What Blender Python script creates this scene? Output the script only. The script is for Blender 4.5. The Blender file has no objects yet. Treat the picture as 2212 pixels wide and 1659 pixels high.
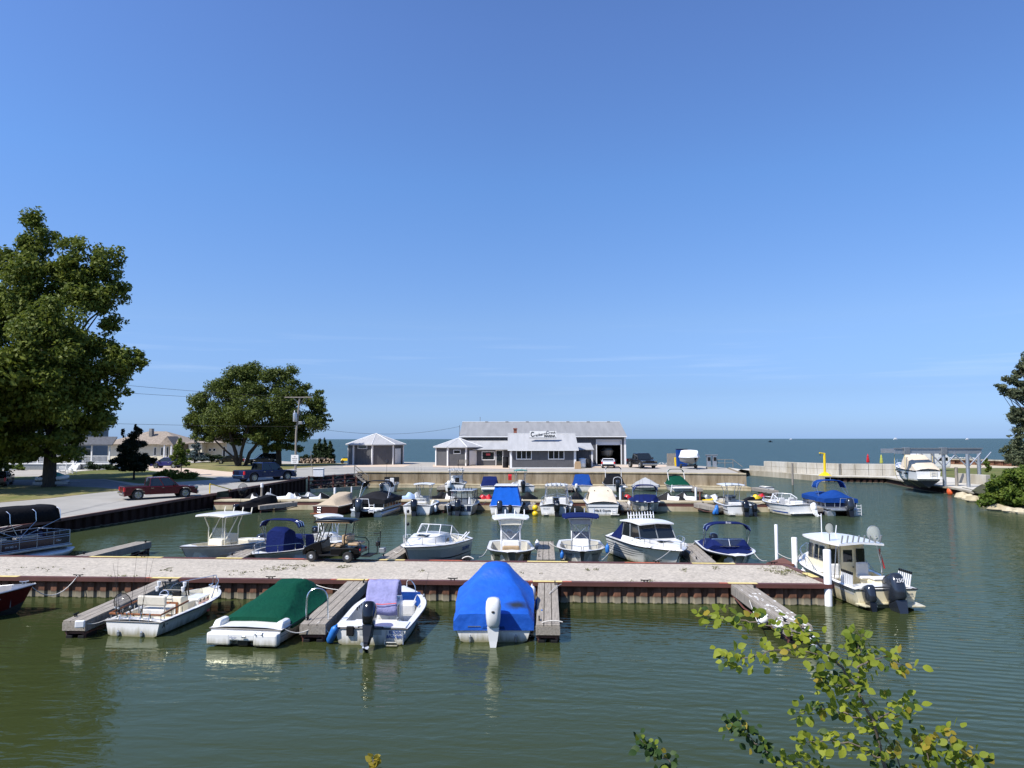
import bpy, bmesh, math, random
import numpy as np
from mathutils import Vector, Matrix, Euler, noise
R = math.radians
PI = math.pi
random.seed(7)
SC = bpy.context.scene
COL = SC.collection

# ---------------------------------------------------------------- camera
H = 6.2                       # eye height over the water, metres
F = 1620.0                    # focal length, for a picture 2212 wide
PITCH = math.atan(118.5 / F)
cam_d = bpy.data.cameras.new('camera')
cam = bpy.data.objects.new('camera', cam_d)
COL.objects.link(cam)
cam.location = (0, 0, H)
cam.rotation_euler = (R(90) + PITCH, R(0.06), 0)
cam_d.sensor_width = 36.0
cam_d.lens = F / 2212 * 36.0
cam_d.clip_start = 0.1
cam_d.clip_end = 60000
SC.camera = cam
SC.render.resolution_x, SC.render.resolution_y = 1024, 768

# ---------------------------------------------------------------- sun and sky
SUN_ALT, SUN_AZ = R(50), R(233)      # azimuth from +Y (north) clockwise: sun in the south-west
to_sun = Vector((math.sin(SUN_AZ) * math.cos(SUN_ALT), math.cos(SUN_AZ) * math.cos(SUN_ALT), math.sin(SUN_ALT)))
sd = bpy.data.lights.new('sun', 'SUN')
sd.energy = 5.0
sd.angle = R(0.53)
sd.color = (1.0, 0.955, 0.89)
sun = bpy.data.objects.new('sun', sd)
COL.objects.link(sun)
sun.rotation_euler = to_sun.to_track_quat('Z', 'Y').to_euler()
W = bpy.data.worlds.new('World')
SC.world = W
W.use_nodes = True
wn, wl = W.node_tree.nodes, W.node_tree.links
wn.clear()
wo = wn.new('ShaderNodeOutputWorld')
bg = wn.new('ShaderNodeBackground')
sky = wn.new('ShaderNodeTexSky')
sky.sky_type = 'NISHITA'
sky.sun_disc = False
sky.sun_elevation = SUN_ALT
sky.sun_rotation = SUN_AZ
sky.altitude = 100
sky.air_density = 1.0
sky.dust_density = 0.6
sky.ozone_density = 3.0
bg.inputs['Strength'].default_value = 0.088
# the lamp-white sky of the model is graded towards the clear blue of the day, by elevation
tc = wn.new('ShaderNodeTexCoord')
sx = wn.new('ShaderNodeSeparateXYZ')
wl.new(tc.outputs['Generated'], sx.inputs[0])
cr = wn.new('ShaderNodeValToRGB')
cr.color_ramp.elements[0].position = 0.0
cr.color_ramp.elements[0].color = (.31, .47, .93, 1)
cr.color_ramp.elements[1].position = 0.55
cr.color_ramp.elements[1].color = (.49, .60, .83, 1)
for p_, c_ in ((.012, (.285, .425, .81)), (.06, (.295, .385, .63)), (.15, (.415, .49, .65)), (.326, (.443, .594, .80)), (.49, (.49, .605, .835))):
    e = cr.color_ramp.elements.new(p_); e.color = (*c_, 1)
wl.new(sx.outputs['Z'], cr.inputs['Fac'])
mx = wn.new('ShaderNodeMix'); mx.data_type = 'RGBA'; mx.blend_type = 'MULTIPLY'; mx.inputs[0].default_value = 1
wl.new(sky.outputs[0], mx.inputs[6]); wl.new(cr.outputs[0], mx.inputs[7])
dbl = wn.new('ShaderNodeVectorMath'); dbl.operation = 'SCALE'; wl.new(mx.outputs[2], dbl.inputs[0])
# the sun's side of the sky (west, to the left) is brighter
sun_side = wn.new('ShaderNodeMapRange'); sun_side.inputs[1].default_value = -.65; sun_side.inputs[2].default_value = 0.0; sun_side.inputs[3].default_value = 2.3; sun_side.inputs[4].default_value = 2.0
wl.new(sx.outputs['X'], sun_side.inputs[0]); wl.new(sun_side.outputs[0], dbl.inputs['Scale'])
# thin streaks of high cloud just over the lake
mp = wn.new('ShaderNodeMapping'); mp.inputs['Scale'].default_value = (2.2, 2.2, 46.0)
wl.new(tc.outputs['Generated'], mp.inputs[0])
nz = wn.new('ShaderNodeTexNoise'); nz.inputs['Scale'].default_value = 2.4; nz.inputs['Detail'].default_value = 5
wl.new(mp.outputs[0], nz.inputs['Vector'])
r1 = wn.new('ShaderNodeValToRGB'); r1.color_ramp.elements[0].position = 0.54; r1.color_ramp.elements[1].position = 0.78
wl.new(nz.outputs['Fac'], r1.inputs['Fac'])
r2 = wn.new('ShaderNodeValToRGB')
for el, (p_, c_) in zip(r2.color_ramp.elements, ((0.04, 0), (0.16, 0))): el.position = p_; el.color = (c_, c_, c_, 1)
el = r2.color_ramp.elements.new(0.09); el.color = (.17, .17, .17, 1)
wl.new(sx.outputs['Z'], r2.inputs['Fac'])
mm = wn.new('ShaderNodeMath'); mm.operation = 'MULTIPLY'
wl.new(r1.outputs[0], mm.inputs[0]); wl.new(r2.outputs[0], mm.inputs[1])
m2 = wn.new('ShaderNodeMix'); m2.data_type = 'RGBA'
m2.inputs[7].default_value = (7.5, 8.6, 10.0, 1)
wl.new(mm.outputs[0], m2.inputs[0]); wl.new(dbl.outputs[0], m2.inputs[6])
wl.new(m2.outputs[2], bg.inputs['Color'])
wl.new(bg.outputs[0], wo.inputs[0])
SC.view_settings.view_transform = 'Standard'
SC.view_settings.look = 'None'
SC.view_settings.exposure = 0.38
SC.view_settings.gamma = 1.0
SC.cycles.max_bounces = 6
SC.cycles.transparent_max_bounces = 16
SC.cycles.sample_clamp_indirect = 4
SC.cycles.caustics_reflective = False
SC.cycles.caustics_refractive = False

# ---------------------------------------------------------------- from a measured direction to a place on the ground
cP, sP = math.cos(PITCH), math.sin(PITCH)
def ray(px, py):
    x, y = (px - 1106) / F, (829.5 - py) / F
    return Vector((x, cP - y * sP, sP + y * cP))
def P(px, py, z=0.0):
    d = ray(px, py); t = (z - H) / d.z
    return Vector((d.x * t, d.y * t, z))
def at(px, py, Y):
    d = ray(px, py); t = Y / d.y
    return Vector((d.x * t, Y, H + d.z * t))
def zat(py, Y): return at(1106, py, Y).z
def xat(px, Y, z=1.0):
    return (px - 1106) / F * (Y * cP + (z - H) * sP)
def G(Y): return min(1.93, max(0.80, 0.94 + 0.0215 * (Y - 50)))
def PG(px, py):
    z = 1.5
    for _ in range(12): z = G(P(px, py, z).y)
    return P(px, py, z)

# ---------------------------------------------------------------- mesh helpers
class MB:
    def __init__(s): s.v = []; s.f = []; s.m = []; s.mi = 0; s.M = None
    def add(s, vs, fs):
        b = len(s.v)
        if s.M is not None: vs = [s.M @ Vector(v) for v in vs]
        s.v += [tuple(v) for v in vs]
        for f in fs: s.f.append([b + i for i in f]); s.m.append(s.mi)
        return s
    def box(s, x0, x1, y0, y1, z0, z1):
        return s.add([(x0,y0,z0),(x1,y0,z0),(x1,y1,z0),(x0,y1,z0),(x0,y0,z1),(x1,y0,z1),(x1,y1,z1),(x0,y1,z1)],
                     [(0,3,2,1),(4,5,6,7),(0,1,5,4),(1,2,6,5),(2,3,7,6),(3,0,4,7)])
    def frus(s, x0, x1, y0, y1, z0, z1, tx0, tx1, ty0, ty1):
        return s.add([(x0,y0,z0),(x1,y0,z0),(x1,y1,z0),(x0,y1,z0),(tx0,ty0,z1),(tx1,ty0,z1),(tx1,ty1,z1),(tx0,ty1,z1)],
                     [(0,3,2,1),(4,5,6,7),(0,1,5,4),(1,2,6,5),(2,3,7,6),(3,0,4,7)])
    def tube(s, pts, r, n=6, r1=None, cap=True):
        pts = [Vector(p) for p in pts]; k = len(pts)
        vs = []; fs = []
        up = None
        for i, p in enumerate(pts):
            d = (pts[min(i+1, k-1)] - pts[max(i-1, 0)])
            if d.length < 1e-9: d = Vector((0, 0, 1))
            d.normalize()
            if up is None: up = Vector((0,0,1)) if abs(d.z) < 0.9 else Vector((1,0,0))
            a = d.cross(up)
            if a.length < 1e-4: a = d.cross(Vector((1,0,0)))
            a.normalize(); b = a.cross(d).normalized(); up = b
            rr = r if r1 is None else r + (r1 - r) * i / max(1, k - 1)
            for j in range(n):
                t = 2 * PI * j / n
                vs.append(p + (a * math.cos(t) + b * math.sin(t)) * rr)
        for i in range(k - 1):
            for j in range(n):
                fs.append((i*n+j, i*n+(j+1)%n, (i+1)*n+(j+1)%n, (i+1)*n+j))
        if cap: fs.append(tuple(range(n-1, -1, -1))); fs.append(tuple((k-1)*n + j for j in range(n)))
        return s.add(vs, fs)
    def loft(s, secs, closed=False, caps=False):
        n = len(secs[0]); vs = [p for q in secs for p in q]; fs = []
        for i in range(len(secs) - 1):
            for j in range(n if closed else n - 1):
                fs.append((i*n+j, i*n+(j+1)%n, (i+1)*n+(j+1)%n, (i+1)*n+j))
        if caps: fs.append(tuple(range(n-1, -1, -1))); fs.append(tuple((len(secs)-1)*n + j for j in range(n)))
        return s.add(vs, fs)
    def lathe(s, prof, c=(0,0,0), n=16, axis='Z'):
        secs = []
        for r, h in prof:
            ring = []
            for j in range(n):
                t = 2*PI*j/n; x, y = r*math.cos(t), r*math.sin(t)
                q = {'Z': (x, y, h), 'X': (h, x, y), 'Y': (y, h, x)}[axis]
                ring.append((q[0]+c[0], q[1]+c[1], q[2]+c[2]))
            secs.append(ring)
        return s.loft(secs, closed=True, caps=True)
    def prism(s, poly, a, b, axis='X'):
        # poly: 2d outline, run from a to b along axis
        n = len(poly)
        def mk(p, t): return {'X': (t, p[0], p[1]), 'Y': (p[0], t, p[1]), 'Z': (p[0], p[1], t)}[axis]
        vs = [mk(p, a) for p in poly] + [mk(p, b) for p in poly]
        fs = [tuple(range(n-1, -1, -1)), tuple(range(n, 2*n))] + [(j, (j+1) % n, n+(j+1) % n, n+j) for j in range(n)]
        return s.add(vs, fs)
    def ball(s, c, r, n=10, m=6):
        if not hasattr(r, '__len__'): r = (r, r, r)
        secs = []
        for i in range(m + 1):
            a = -PI/2 + PI*i/m
            rr = max(math.cos(a), 0.02)
            secs.append([(c[0]+r[0]*rr*math.cos(2*PI*j/n), c[1]+r[1]*rr*math.sin(2*PI*j/n), c[2]+r[2]*math.sin(a)) for j in range(n)])
        return s.loft(secs, closed=True, caps=True)
    def build(s, name, mats, parent=None, smooth=False, bevel=0, loc=None, rot=None, recalc=True, wn=False):
        me = bpy.data.meshes.new(name)
        me.from_pydata(s.v, [], s.f)
        mats = mats if isinstance(mats, (list, tuple)) else [mats]
        for m in mats: me.materials.append(m)
        if len(mats) > 1: me.polygons.foreach_set('material_index', s.m)
        if recalc:
            b = bmesh.new(); b.from_mesh(me)
            bmesh.ops.recalc_face_normals(b, faces=b.faces); b.to_mesh(me); b.free()
        if smooth:
            me.polygons.foreach_set('use_smooth', [True] * len(me.polygons))
            me.set_sharp_from_angle(angle=R(smooth if smooth is not True else 38))
        me.update()
        o = bpy.data.objects.new(name, me); COL.objects.link(o)
        if parent: o.parent = parent
        if loc is not None: o.location = loc
        if rot is not None: o.rotation_euler = rot
        if bevel:
            md = o.modifiers.new('bevel', 'BEVEL'); md.width = bevel; md.segments = 2; md.limit_method = 'ANGLE'; md.angle_limit = R(35)
        return o
def tag(o, label, cat, group=None, kind=None):
    o['label'] = label; o['category'] = cat
    if group: o['group'] = group
    if kind: o['kind'] = kind
    return o
def empty(name, label, cat, loc=(0,0,0), rz=0, group=None):
    o = bpy.data.objects.new(name, None); COL.objects.link(o)
    o.location = loc; o.rotation_euler = (0, 0, rz); o.empty_display_size = 0.2
    return tag(o, label, cat, group)
def struct(o): o['kind'] = 'structure'; return o
def kids(o): return [c for c in bpy.data.objects if c.parent == o]
def dup(o, parent=None):
    c = o.copy(); COL.objects.link(c); c.parent = parent
    for ch in list(kids(o)): dup(ch, c)
    return c
def lerp(a, b, t): return a + (b - a) * t
def pw(pts, t):
    if t <= pts[0][0]: return pts[0][1]
    for (a, x), (b, y) in zip(pts, pts[1:]):
        if t <= b:
            u = (t - a) / (b - a); return x + (y - x) * u
    return pts[-1][1]
def sm(pts, t):
    if t <= pts[0][0]: return pts[0][1]
    for (a, x), (b, y) in zip(pts, pts[1:]):
        if t <= b:
            u = (t - a) / (b - a); u = u*u*(3-2*u); return x + (y - x) * u
    return pts[-1][1]
def sag(a, b, d, n=9):
    a, b = Vector(a), Vector(b)
    return [a.lerp(b, i/(n-1)) - Vector((0, 0, d * 4 * (i/(n-1)) * (1 - i/(n-1)))) for i in range(n)]
def text(s, size, mat, parent, loc, rot, ext=0.004, name='lettering', shear=0, sx=1.0, bold=0.0):
    cu = bpy.data.curves.new(name, 'FONT'); cu.body = s; cu.size = size; cu.extrude = ext; cu.align_x = 'CENTER'; cu.align_y = 'CENTER'
    cu.shear = shear; cu.offset = bold; cu.materials.append(mat); cu.resolution_u = 3
    t_ = bpy.data.objects.new('t', cu); COL.objects.link(t_); bpy.context.view_layer.update(); me = bpy.data.meshes.new_from_object(t_); bpy.data.objects.remove(t_); bpy.data.curves.remove(cu)
    o = bpy.data.objects.new(name, me); COL.objects.link(o); o.parent = parent; o.location = loc; o.rotation_euler = rot; o.scale = (sx, 1, 1)
    return o

def ring(r, t=.014, n=18): return MB().tube([(r*math.cos(2*PI*k/n), r*math.sin(2*PI*k/n), 0) for k in range(n+1)], t, 6, cap=False).tube([(-r,0,0),(r,0,0)], t*.8, 5)

# ---------------------------------------------------------------- materials
def nt(name):
    m = bpy.data.materials.new(name); m.use_nodes = True
    t = m.node_tree; b = t.nodes['Principled BSDF']
    return m, t, b
def mat(name, col, rough=0.5, metal=0.0, var=0.10, vs=6.0, bump=0.0, bs=40.0, spec=0.5, coat=0.0, trans=0, alpha=None, col2=None, stretch=None, grime=False):
    m, t, b = nt(name); n, l = t.nodes, t.links
    b.inputs['Roughness'].default_value = rough
    b.inputs['Metallic'].default_value = metal
    b.inputs['Specular IOR Level'].default_value = spec
    b.inputs['Coat Weight'].default_value = coat
    b.inputs['Coat Roughness'].default_value = 0.08
    if trans: b.inputs['Transmission Weight'].default_value = trans
    if alpha is not None: b.inputs['Alpha'].default_value = alpha
    c = col; d = col2 if col2 else tuple(max(0, x * (1 - 2.2*var)) for x in col)
    tcn = n.new('ShaderNodeTexCoord'); src = tcn.outputs['Object']
    if stretch:
        mpn = n.new('ShaderNodeMapping'); mpn.inputs['Scale'].default_value = stretch; l.new(src, mpn.inputs[0]); src = mpn.outputs[0]
    if var > 0 or col2:
        z = n.new('ShaderNodeTexNoise'); z.inputs['Scale'].default_value = vs; z.inputs['Detail'].default_value = 6; z.inputs['Roughness'].default_value = 0.65
        l.new(src, z.inputs['Vector'])
        r = n.new('ShaderNodeValToRGB'); r.color_ramp.elements[0].position = 0.36; r.color_ramp.elements[1].position = 0.64
        r.color_ramp.elements[0].color = (*d, 1); r.color_ramp.elements[1].color = (*c, 1)
        l.new(z.outputs['Fac'], r.inputs['Fac']); l.new(r.outputs[0], b.inputs['Base Color'])
        if grime:      # scum and rust where the hull meets the water
            sp = n.new('ShaderNodeSeparateXYZ'); l.new(tcn.outputs['Object'], sp.inputs[0]); mp_ = n.new('ShaderNodeMapping'); mp_.inputs['Scale'].default_value = (5, 5, .7); l.new(tcn.outputs['Object'], mp_.inputs[0])
            zg = n.new('ShaderNodeTexNoise'); zg.inputs['Scale'].default_value = 1.5; zg.inputs['Detail'].default_value = 5; l.new(mp_.outputs[0], zg.inputs['Vector'])
            ag = n.new('ShaderNodeMath'); ag.operation = 'MULTIPLY_ADD'; l.new(zg.outputs['Fac'], ag.inputs[0]); ag.inputs[1].default_value = -.34; l.new(sp.outputs['Z'], ag.inputs[2])
            mg = n.new('ShaderNodeMapRange'); mg.inputs[1].default_value = -.13; mg.inputs[2].default_value = .10; mg.inputs[3].default_value = .85; mg.inputs[4].default_value = 0; l.new(ag.outputs[0], mg.inputs[0])
            xg = n.new('ShaderNodeMix'); xg.data_type = 'RGBA'; l.new(mg.outputs[0], xg.inputs[0]); l.new(r.outputs[0], xg.inputs[6]); xg.inputs[7].default_value = (.20, .18, .085, 1); l.new(xg.outputs[2], b.inputs['Base Color'])
    else: b.inputs['Base Color'].default_value = (*c, 1)
    if bump:
        z2 = n.new('ShaderNodeTexNoise'); z2.inputs['Scale'].default_value = bs; z2.inputs['Detail'].default_value = 4; l.new(src, z2.inputs['Vector'])
        bp = n.new('ShaderNodeBump'); bp.inputs['Strength'].default_value = bump; bp.inputs['Distance'].default_value = 0.05
        l.new(z2.outputs['Fac'], bp.inputs['Height']); l.new(bp.outputs[0], b.inputs['Normal'])
    return m
def glass(name, col=(0.05,0.07,0.08), alpha=0.35):
    m, t, b = nt(name)
    b.inputs['Base Color'].default_value = (*col, 1); b.inputs['Roughness'].default_value = 0.03
    b.inputs['Specular IOR Level'].default_value = 0.6; b.inputs['Alpha'].default_value = alpha
    return m
K = {}
K['gel'] = mat('white_gelcoat', (.78,.77,.735), .28, var=.045, vs=2.5, coat=.3, grime=True)
K['gel2'] = mat('offwhite_gelcoat', (.66,.635,.56), .35, var=.07, vs=3, coat=.2, grime=True)
K['cream'] = mat('cream_gelcoat', (.74,.67,.47), .32, var=.04, vs=2.5, coat=.2, grime=True)
K['creamdeck'] = mat('cream_deck', (.78,.73,.58), .5, var=.05)
K['greyliner'] = mat('grey_liner', (.50,.51,.50), .6, var=.06)
K['hullgrey'] = mat('shadow_grey_hull', (.48,.49,.48), .3, var=.05, coat=.2, grime=True)
K['navyhull'] = mat('navy_hull', (.006,.010,.035), .2, var=.1, coat=.5)
K['blackhull'] = mat('black_hull', (.006,.006,.007), .2, var=.1, coat=.5)
K['redhull'] = mat('maroon_hull', (.11,.008,.008), .3, var=.1, coat=.3)
K['brownhull'] = mat('dark_wood_hull', (.075,.022,.014), .35, var=.2, vs=4, stretch=(1,.2,6))
K['alu'] = mat('brushed_aluminium', (.50,.52,.54), .38, .75, var=.08)
K['alud'] = mat('dull_aluminium', (.30,.32,.33), .5, .6, var=.12)
K['steel'] = mat('stainless_steel', (.70,.71,.72), .18, .95, var=.03)
K['whitem'] = mat('white_powdercoat', (.80,.80,.80), .35, var=.03)
K['black'] = mat('black_plastic', (.008,.008,.009), .32, var=.15)
K['blackm'] = mat('black_matt', (.011,.011,.012), .7, spec=.25, var=.2)
K['cowlblk'] = mat('gloss_black_cowling', (.006,.006,.008), .14, var=.05, coat=.3)
K['cowlgry'] = mat('dark_blue_grey_cowling', (.030,.036,.048), .2, .3, var=.06, coat=.4)
K['cowlwht'] = mat('white_cowling', (.76,.76,.74), .2, var=.03, coat=.5)
K['bottom'] = mat('dark_bottom_paint', (.03,.033,.03), .7, var=.2)
K['blue'] = mat('bright_blue_canvas', (.004,.085,.42), .75, var=.06, vs=3, spec=.12, bump=.6, bs=9)
K['royal'] = mat('royal_blue_canvas', (.008,.05,.23), .75, var=.08, vs=3, spec=.12, bump=.6, bs=9)
K['navy'] = mat('navy_canvas', (.006,.014,.085), .8, var=.08, vs=3, spec=.12, bump=.6, bs=9)
K['green'] = mat('forest_green_canvas', (.002,.055,.030), .75, var=.06, vs=3, spec=.12, bump=.6, bs=8)
K['blkcan'] = mat('black_canvas', (.009,.009,.010), .8, var=.15, vs=3, spec=.12, bump=.6, bs=9)
K['chrcan'] = mat('charcoal_canvas', (.020,.020,.023), .8, var=.15, vs=3, spec=.12, bump=.6, bs=9)
K['tan'] = mat('tan_canvas', (.44,.36,.26), .85, var=.05, vs=3, spec=.12, bump=.6, bs=8)
K['beige'] = mat('beige_canvas', (.62,.53,.41), .85, var=.04, vs=3, spec=.12, bump=.15, bs=8)
K['grycan'] = mat('grey_canvas', (.34,.35,.36), .85, var=.06, vs=3, spec=.12, bump=.6, bs=8)
K['ltblue'] = mat('pale_blue_cover', (.42,.56,.76), .8, var=.05, vs=3, bump=.3, bs=8)
K['whtcan'] = mat('white_tarp', (.74,.75,.76), .8, var=.04, vs=3, bump=.3, bs=7)
K['towel'] = mat('lavender_towel', (.27,.27,.48), .95, var=.10, vs=4, bump=.5, bs=10)
K['vinylw'] = mat('white_vinyl', (.70,.69,.66), .5, var=.05)
K['vinylt'] = mat('tan_vinyl', (.42,.29,.16), .5, var=.08)
K['vinylc'] = mat('cream_vinyl', (.62,.58,.48), .5, var=.05)
K['vinylg'] = mat('grey_vinyl', (.25,.25,.26), .55, var=.08)
K['teak'] = mat('teak', (.32,.11,.035), .5, var=.2, vs=8)
K['red'] = mat('red_plastic', (.55,.015,.02), .35, var=.08)
K['yellow'] = mat('yellow_plastic', (.80,.55,.01), .4, var=.06)
K['bluep'] = mat('blue_fender_vinyl', (.02,.17,.55), .45, var=.12)
K['orange'] = mat('orange_buoy', (.75,.12,.03), .45, var=.1)
K['rope'] = mat('white_rope', (.66,.63,.57), .9, var=.12, vs=30)
K['roped'] = mat('dark_rope', (.05,.045,.04), .9, var=.2, vs=30)
K['glass'] = glass('boat_glass')
K['clear'] = glass('clear_vinyl', (.5,.53,.55), .22)
K['dglass'] = mat('dark_window_glass', (.012,.016,.018), .04, var=0, spec=.8)
K['net'] = glass('net_mesh', (.62,.62,.55), .42)
K['netd'] = glass('dark_net_mesh', (.03,.03,.03), .5)
K['rubber'] = mat('tyre_rubber', (.018,.018,.018), .8, var=.1)
K['chrome'] = mat('chrome', (.75,.76,.78), .1, 1.0, var=.02)
K['rubrail'] = mat('rub_rail', (.03,.03,.035), .5, var=.1)
K['pink'] = mat('pink_cooler_side', (.62,.42,.42), .5, var=.05)
K['coral'] = mat('coral_life_vest', (.8,.12,.09), .8, var=.1)
K['ink'] = mat('black_lettering', (.02,.02,.02), .5, var=0)
K['inkb'] = mat('blue_lettering', (.01,.06,.25), .5, var=0)
K['silver'] = mat('silver_lettering', (.7,.7,.7), .4, var=0)

# ================================================================ BOAT PARTS
class Hull:
    def __init__(s, root, L, B, hs, hb, stern=.9, fine=2.4, t0=.42, rake=.13, mats=('bottom','gel','gel'), draft=.3, dead=.0, n=18, rail='rubrail', bowfull=0.03, chine=.86, flare=.72, stripe=.80):
        s.r, s.L, s.B, s.hs, s.hb = root, L, B, hs, hb
        s.st, s.fi, s.t0, s.bf = stern, fine, t0, bowfull
        mb = MB(); secs = []
        for i in range(n + 1):
            t = i / n
            t = 1 - (1 - t)**1.25
            w = s.w(t); z = s.z(t); ys = t * L; k = t**3
            yk = ys - rake * L * k
            cw = w * lerp(chine, flare*.55, t**2.2); cz = lerp(.04, hb*.42, max(0, (t-.45)/.55)**1.7)
            kz = lerp(-draft, hb*.10, max(0, (t-.72)/.28)**1.6)
            mw = lerp(cw, w, .62 if t < .6 else lerp(.62, .5, (t-.6)/.4)); mz = lerp(cz, z, stripe)
            def Y(q): return lerp(yk, ys, q)
            half = [(0, Y(0), kz), (cw, Y((cz - kz)/(z - kz)*.9), cz), (mw, Y(.9*stripe+.05), mz), (w, ys, z)]
            secs.append([(-x, y, zz) for x, y, zz in reversed(half)][:-1] + half)
        nn = 7
        vs = [p for q in secs for p in q]; fs = []; mi = []
        idx = [2, 1, 0, 0, 1, 2]
        for i in range(len(secs) - 1):
            for j in range(nn - 1): fs.append((i*nn+j, i*nn+j+1, (i+1)*nn+j+1, (i+1)*nn+j)); mi.append(idx[j])
        for f, m_ in (((3, 2, 1, 5, 4), 0), ): pass
        # transom, in the same three bands
        fs += [(3, 2, 4), (2, 1, 5, 4), (1, 0, 6, 5)]; mi += [0, 1, 2 if stripe > .9 else 1]
        mb.v = vs; mb.f = fs; mb.m = mi
        s.hull = mb.build('hull', [K[m] for m in mats], root, smooth=40)
        if rail:
            m_ = MB(); pts = [(s.w(t)+.012, t*L, s.z(t)-.015) for t in [1-(1-i/20)**1.3 for i in range(21)]]
            m_.tube([(-x, y, z) for x, y, z in pts], .022, 5); m_.tube(pts, .022, 5); m_.tube([(-s.w(0)-.012, -.012, s.z(0)-.015), (s.w(0)+.012, -.012, s.z(0)-.015)], .022, 5)
            m_.build('rub_rail', K[rail], s.hull, smooth=True)
    def side(s, t, f, off=.008):
        """a point on the topside at fraction f from chine to gunwale"""
        w = s.w(t); z = s.z(t); ys = t*s.L; k = t**3; yk = ys - .13*s.L*k
        cw = w*lerp(.86, .72*.55, t**2.2); cz = lerp(.04, s.hb*.42, max(0, (t-.45)/.55)**1.7)
        mw = lerp(cw, w, .62 if t < .6 else lerp(.62, .5, (t-.6)/.4)); mz = lerp(cz, z, .8)
        kz = lerp(-.3, s.hb*.10, max(0, (t-.72)/.28)**1.6)
        def Y(q): return lerp(yk, ys, q)
        a = (cw, Y((cz-kz)/(z-kz)*.9), cz); b = (mw, Y(.69), mz); c = (w, ys, z)
        p, q, u = (a, b, f/.8) if f < .8 else (b, c, (f-.8)/.2)
        return (lerp(p[0], q[0], u) + off, lerp(p[1], q[1], u), lerp(p[2], q[2], u))
    def stripe(s, a, b, f0, f1, m, name='hull_stripe', taper=True):
        for sg in (-1, 1):
            secs = []
            for i in range(17):
                t = lerp(a, b, i/16); h = (f1 - f0)*(1 if not taper else min(1, (16-i)/5 + .15)); lo, hi = s.side(t, f1 - h), s.side(t, f1)
                secs.append([(sg*lo[0], lo[1], lo[2]), (sg*hi[0], hi[1], hi[2])])
            MB().loft(secs).build(name, K[m], s.hull)
    def mark(s, txt, t, f, size, m='ink', sg=1, sx=1.0, shear=0, bold=0):
        p = Vector(s.side(t, f, .012)); q = Vector(s.side(t - .04, f, .012)); u = Vector(s.side(t, f + .12, .012))
        if sg < 0: p.x, q.x, u.x = -p.x, -q.x, -u.x
        ax = ((p - q) if sg > 0 else (q - p)).normalized(); up = (u - p).normalized(); nz_ = ax.cross(up).normalized(); up = nz_.cross(ax)
        M = Matrix((ax, up, nz_)).transposed()
        return text(txt, size, K[m], s.hull, p, M.to_euler(), .003, sx=sx, shear=shear, bold=bold)
    def w(s, t):
        B = s.B/2
        if t <= s.t0: return B * lerp(s.st, 1, (t/s.t0)**.8)
        u = (t - s.t0)/(1 - s.t0)
        return B * max(s.bf, (1 - u**s.fi))
    def z(s, t): return lerp(s.hs, s.hb, t**1.7)
    def deck(s, a, b, gun=.16, floor=.12, m='gel', lin='gel2', crown=.06, aft=None, inset_bow=None):
        """gunwales and fore deck round an open cockpit that runs from a to b (fractions of the length)"""
        L = s.L; mb = MB(); n = 22
        ts = sorted(set([0, a, b, .999] + [i/n for i in range(n)]))
        def inner(t): return max(.02, s.w(t) - gun)
        for t, u in zip(ts, ts[1:]):
            A, B_ = s.w(t), s.w(u)
            if a <= t and u <= b:
                for sg in (-1, 1):
                    mb.add([(sg*A, t*L, s.z(t)), (sg*B_, u*L, s.z(u)), (sg*inner(u), u*L, s.z(u)+.012), (sg*inner(t), t*L, s.z(t)+.012)], [(0,1,2,3)])
            else:
                q = [(-1, 0), (-.6, .7), (0, 1), (.6, .7), (1, 0)]
                r1 = [(x*A, t*L, s.z(t) + c*crown*min(1, A*2)) for x, c in q]; r2 = [(x*B_, u*L, s.z(u) + c*crown*min(1, B_*2)) for x, c in q]
                mb.loft([r1, r2])
        mb.build('deck', K[m], s.r, smooth=50)
        def ring_(t):
            i1 = inner(t); cz = lerp(.04, s.hb*.42, max(0, (t-.45)/.55)**1.7); f_ = max(floor, cz + .06); z = s.z(t); wf = i1*.97
            if floor < cz + .12 or t > .6: wf = min(wf, max(.02, s.side(t, min(.95, (f_ - cz)/(z - cz)), 0)[0] - .10))
            return [(-i1, t*L, z+.012), (-wf, t*L, f_), (wf, t*L, f_), (i1, t*L, z+.012)]
        lm = MB(); tt = [t for t in ts if a <= t <= b]
        for t, u in zip(tt, tt[1:]):
            i1, i2 = inner(t), inner(u)
            lm.loft([ring_(t), ring_(u)])
        for t in (a, b):
            i1 = inner(t); q = ring_(t)
            lm.add(q + [(0, t*L, s.z(t)+.012+(crown if True else 0))], [(0,1,2,3,4)])
        lm.build('cockpit', K[lin], s.r)
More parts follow.
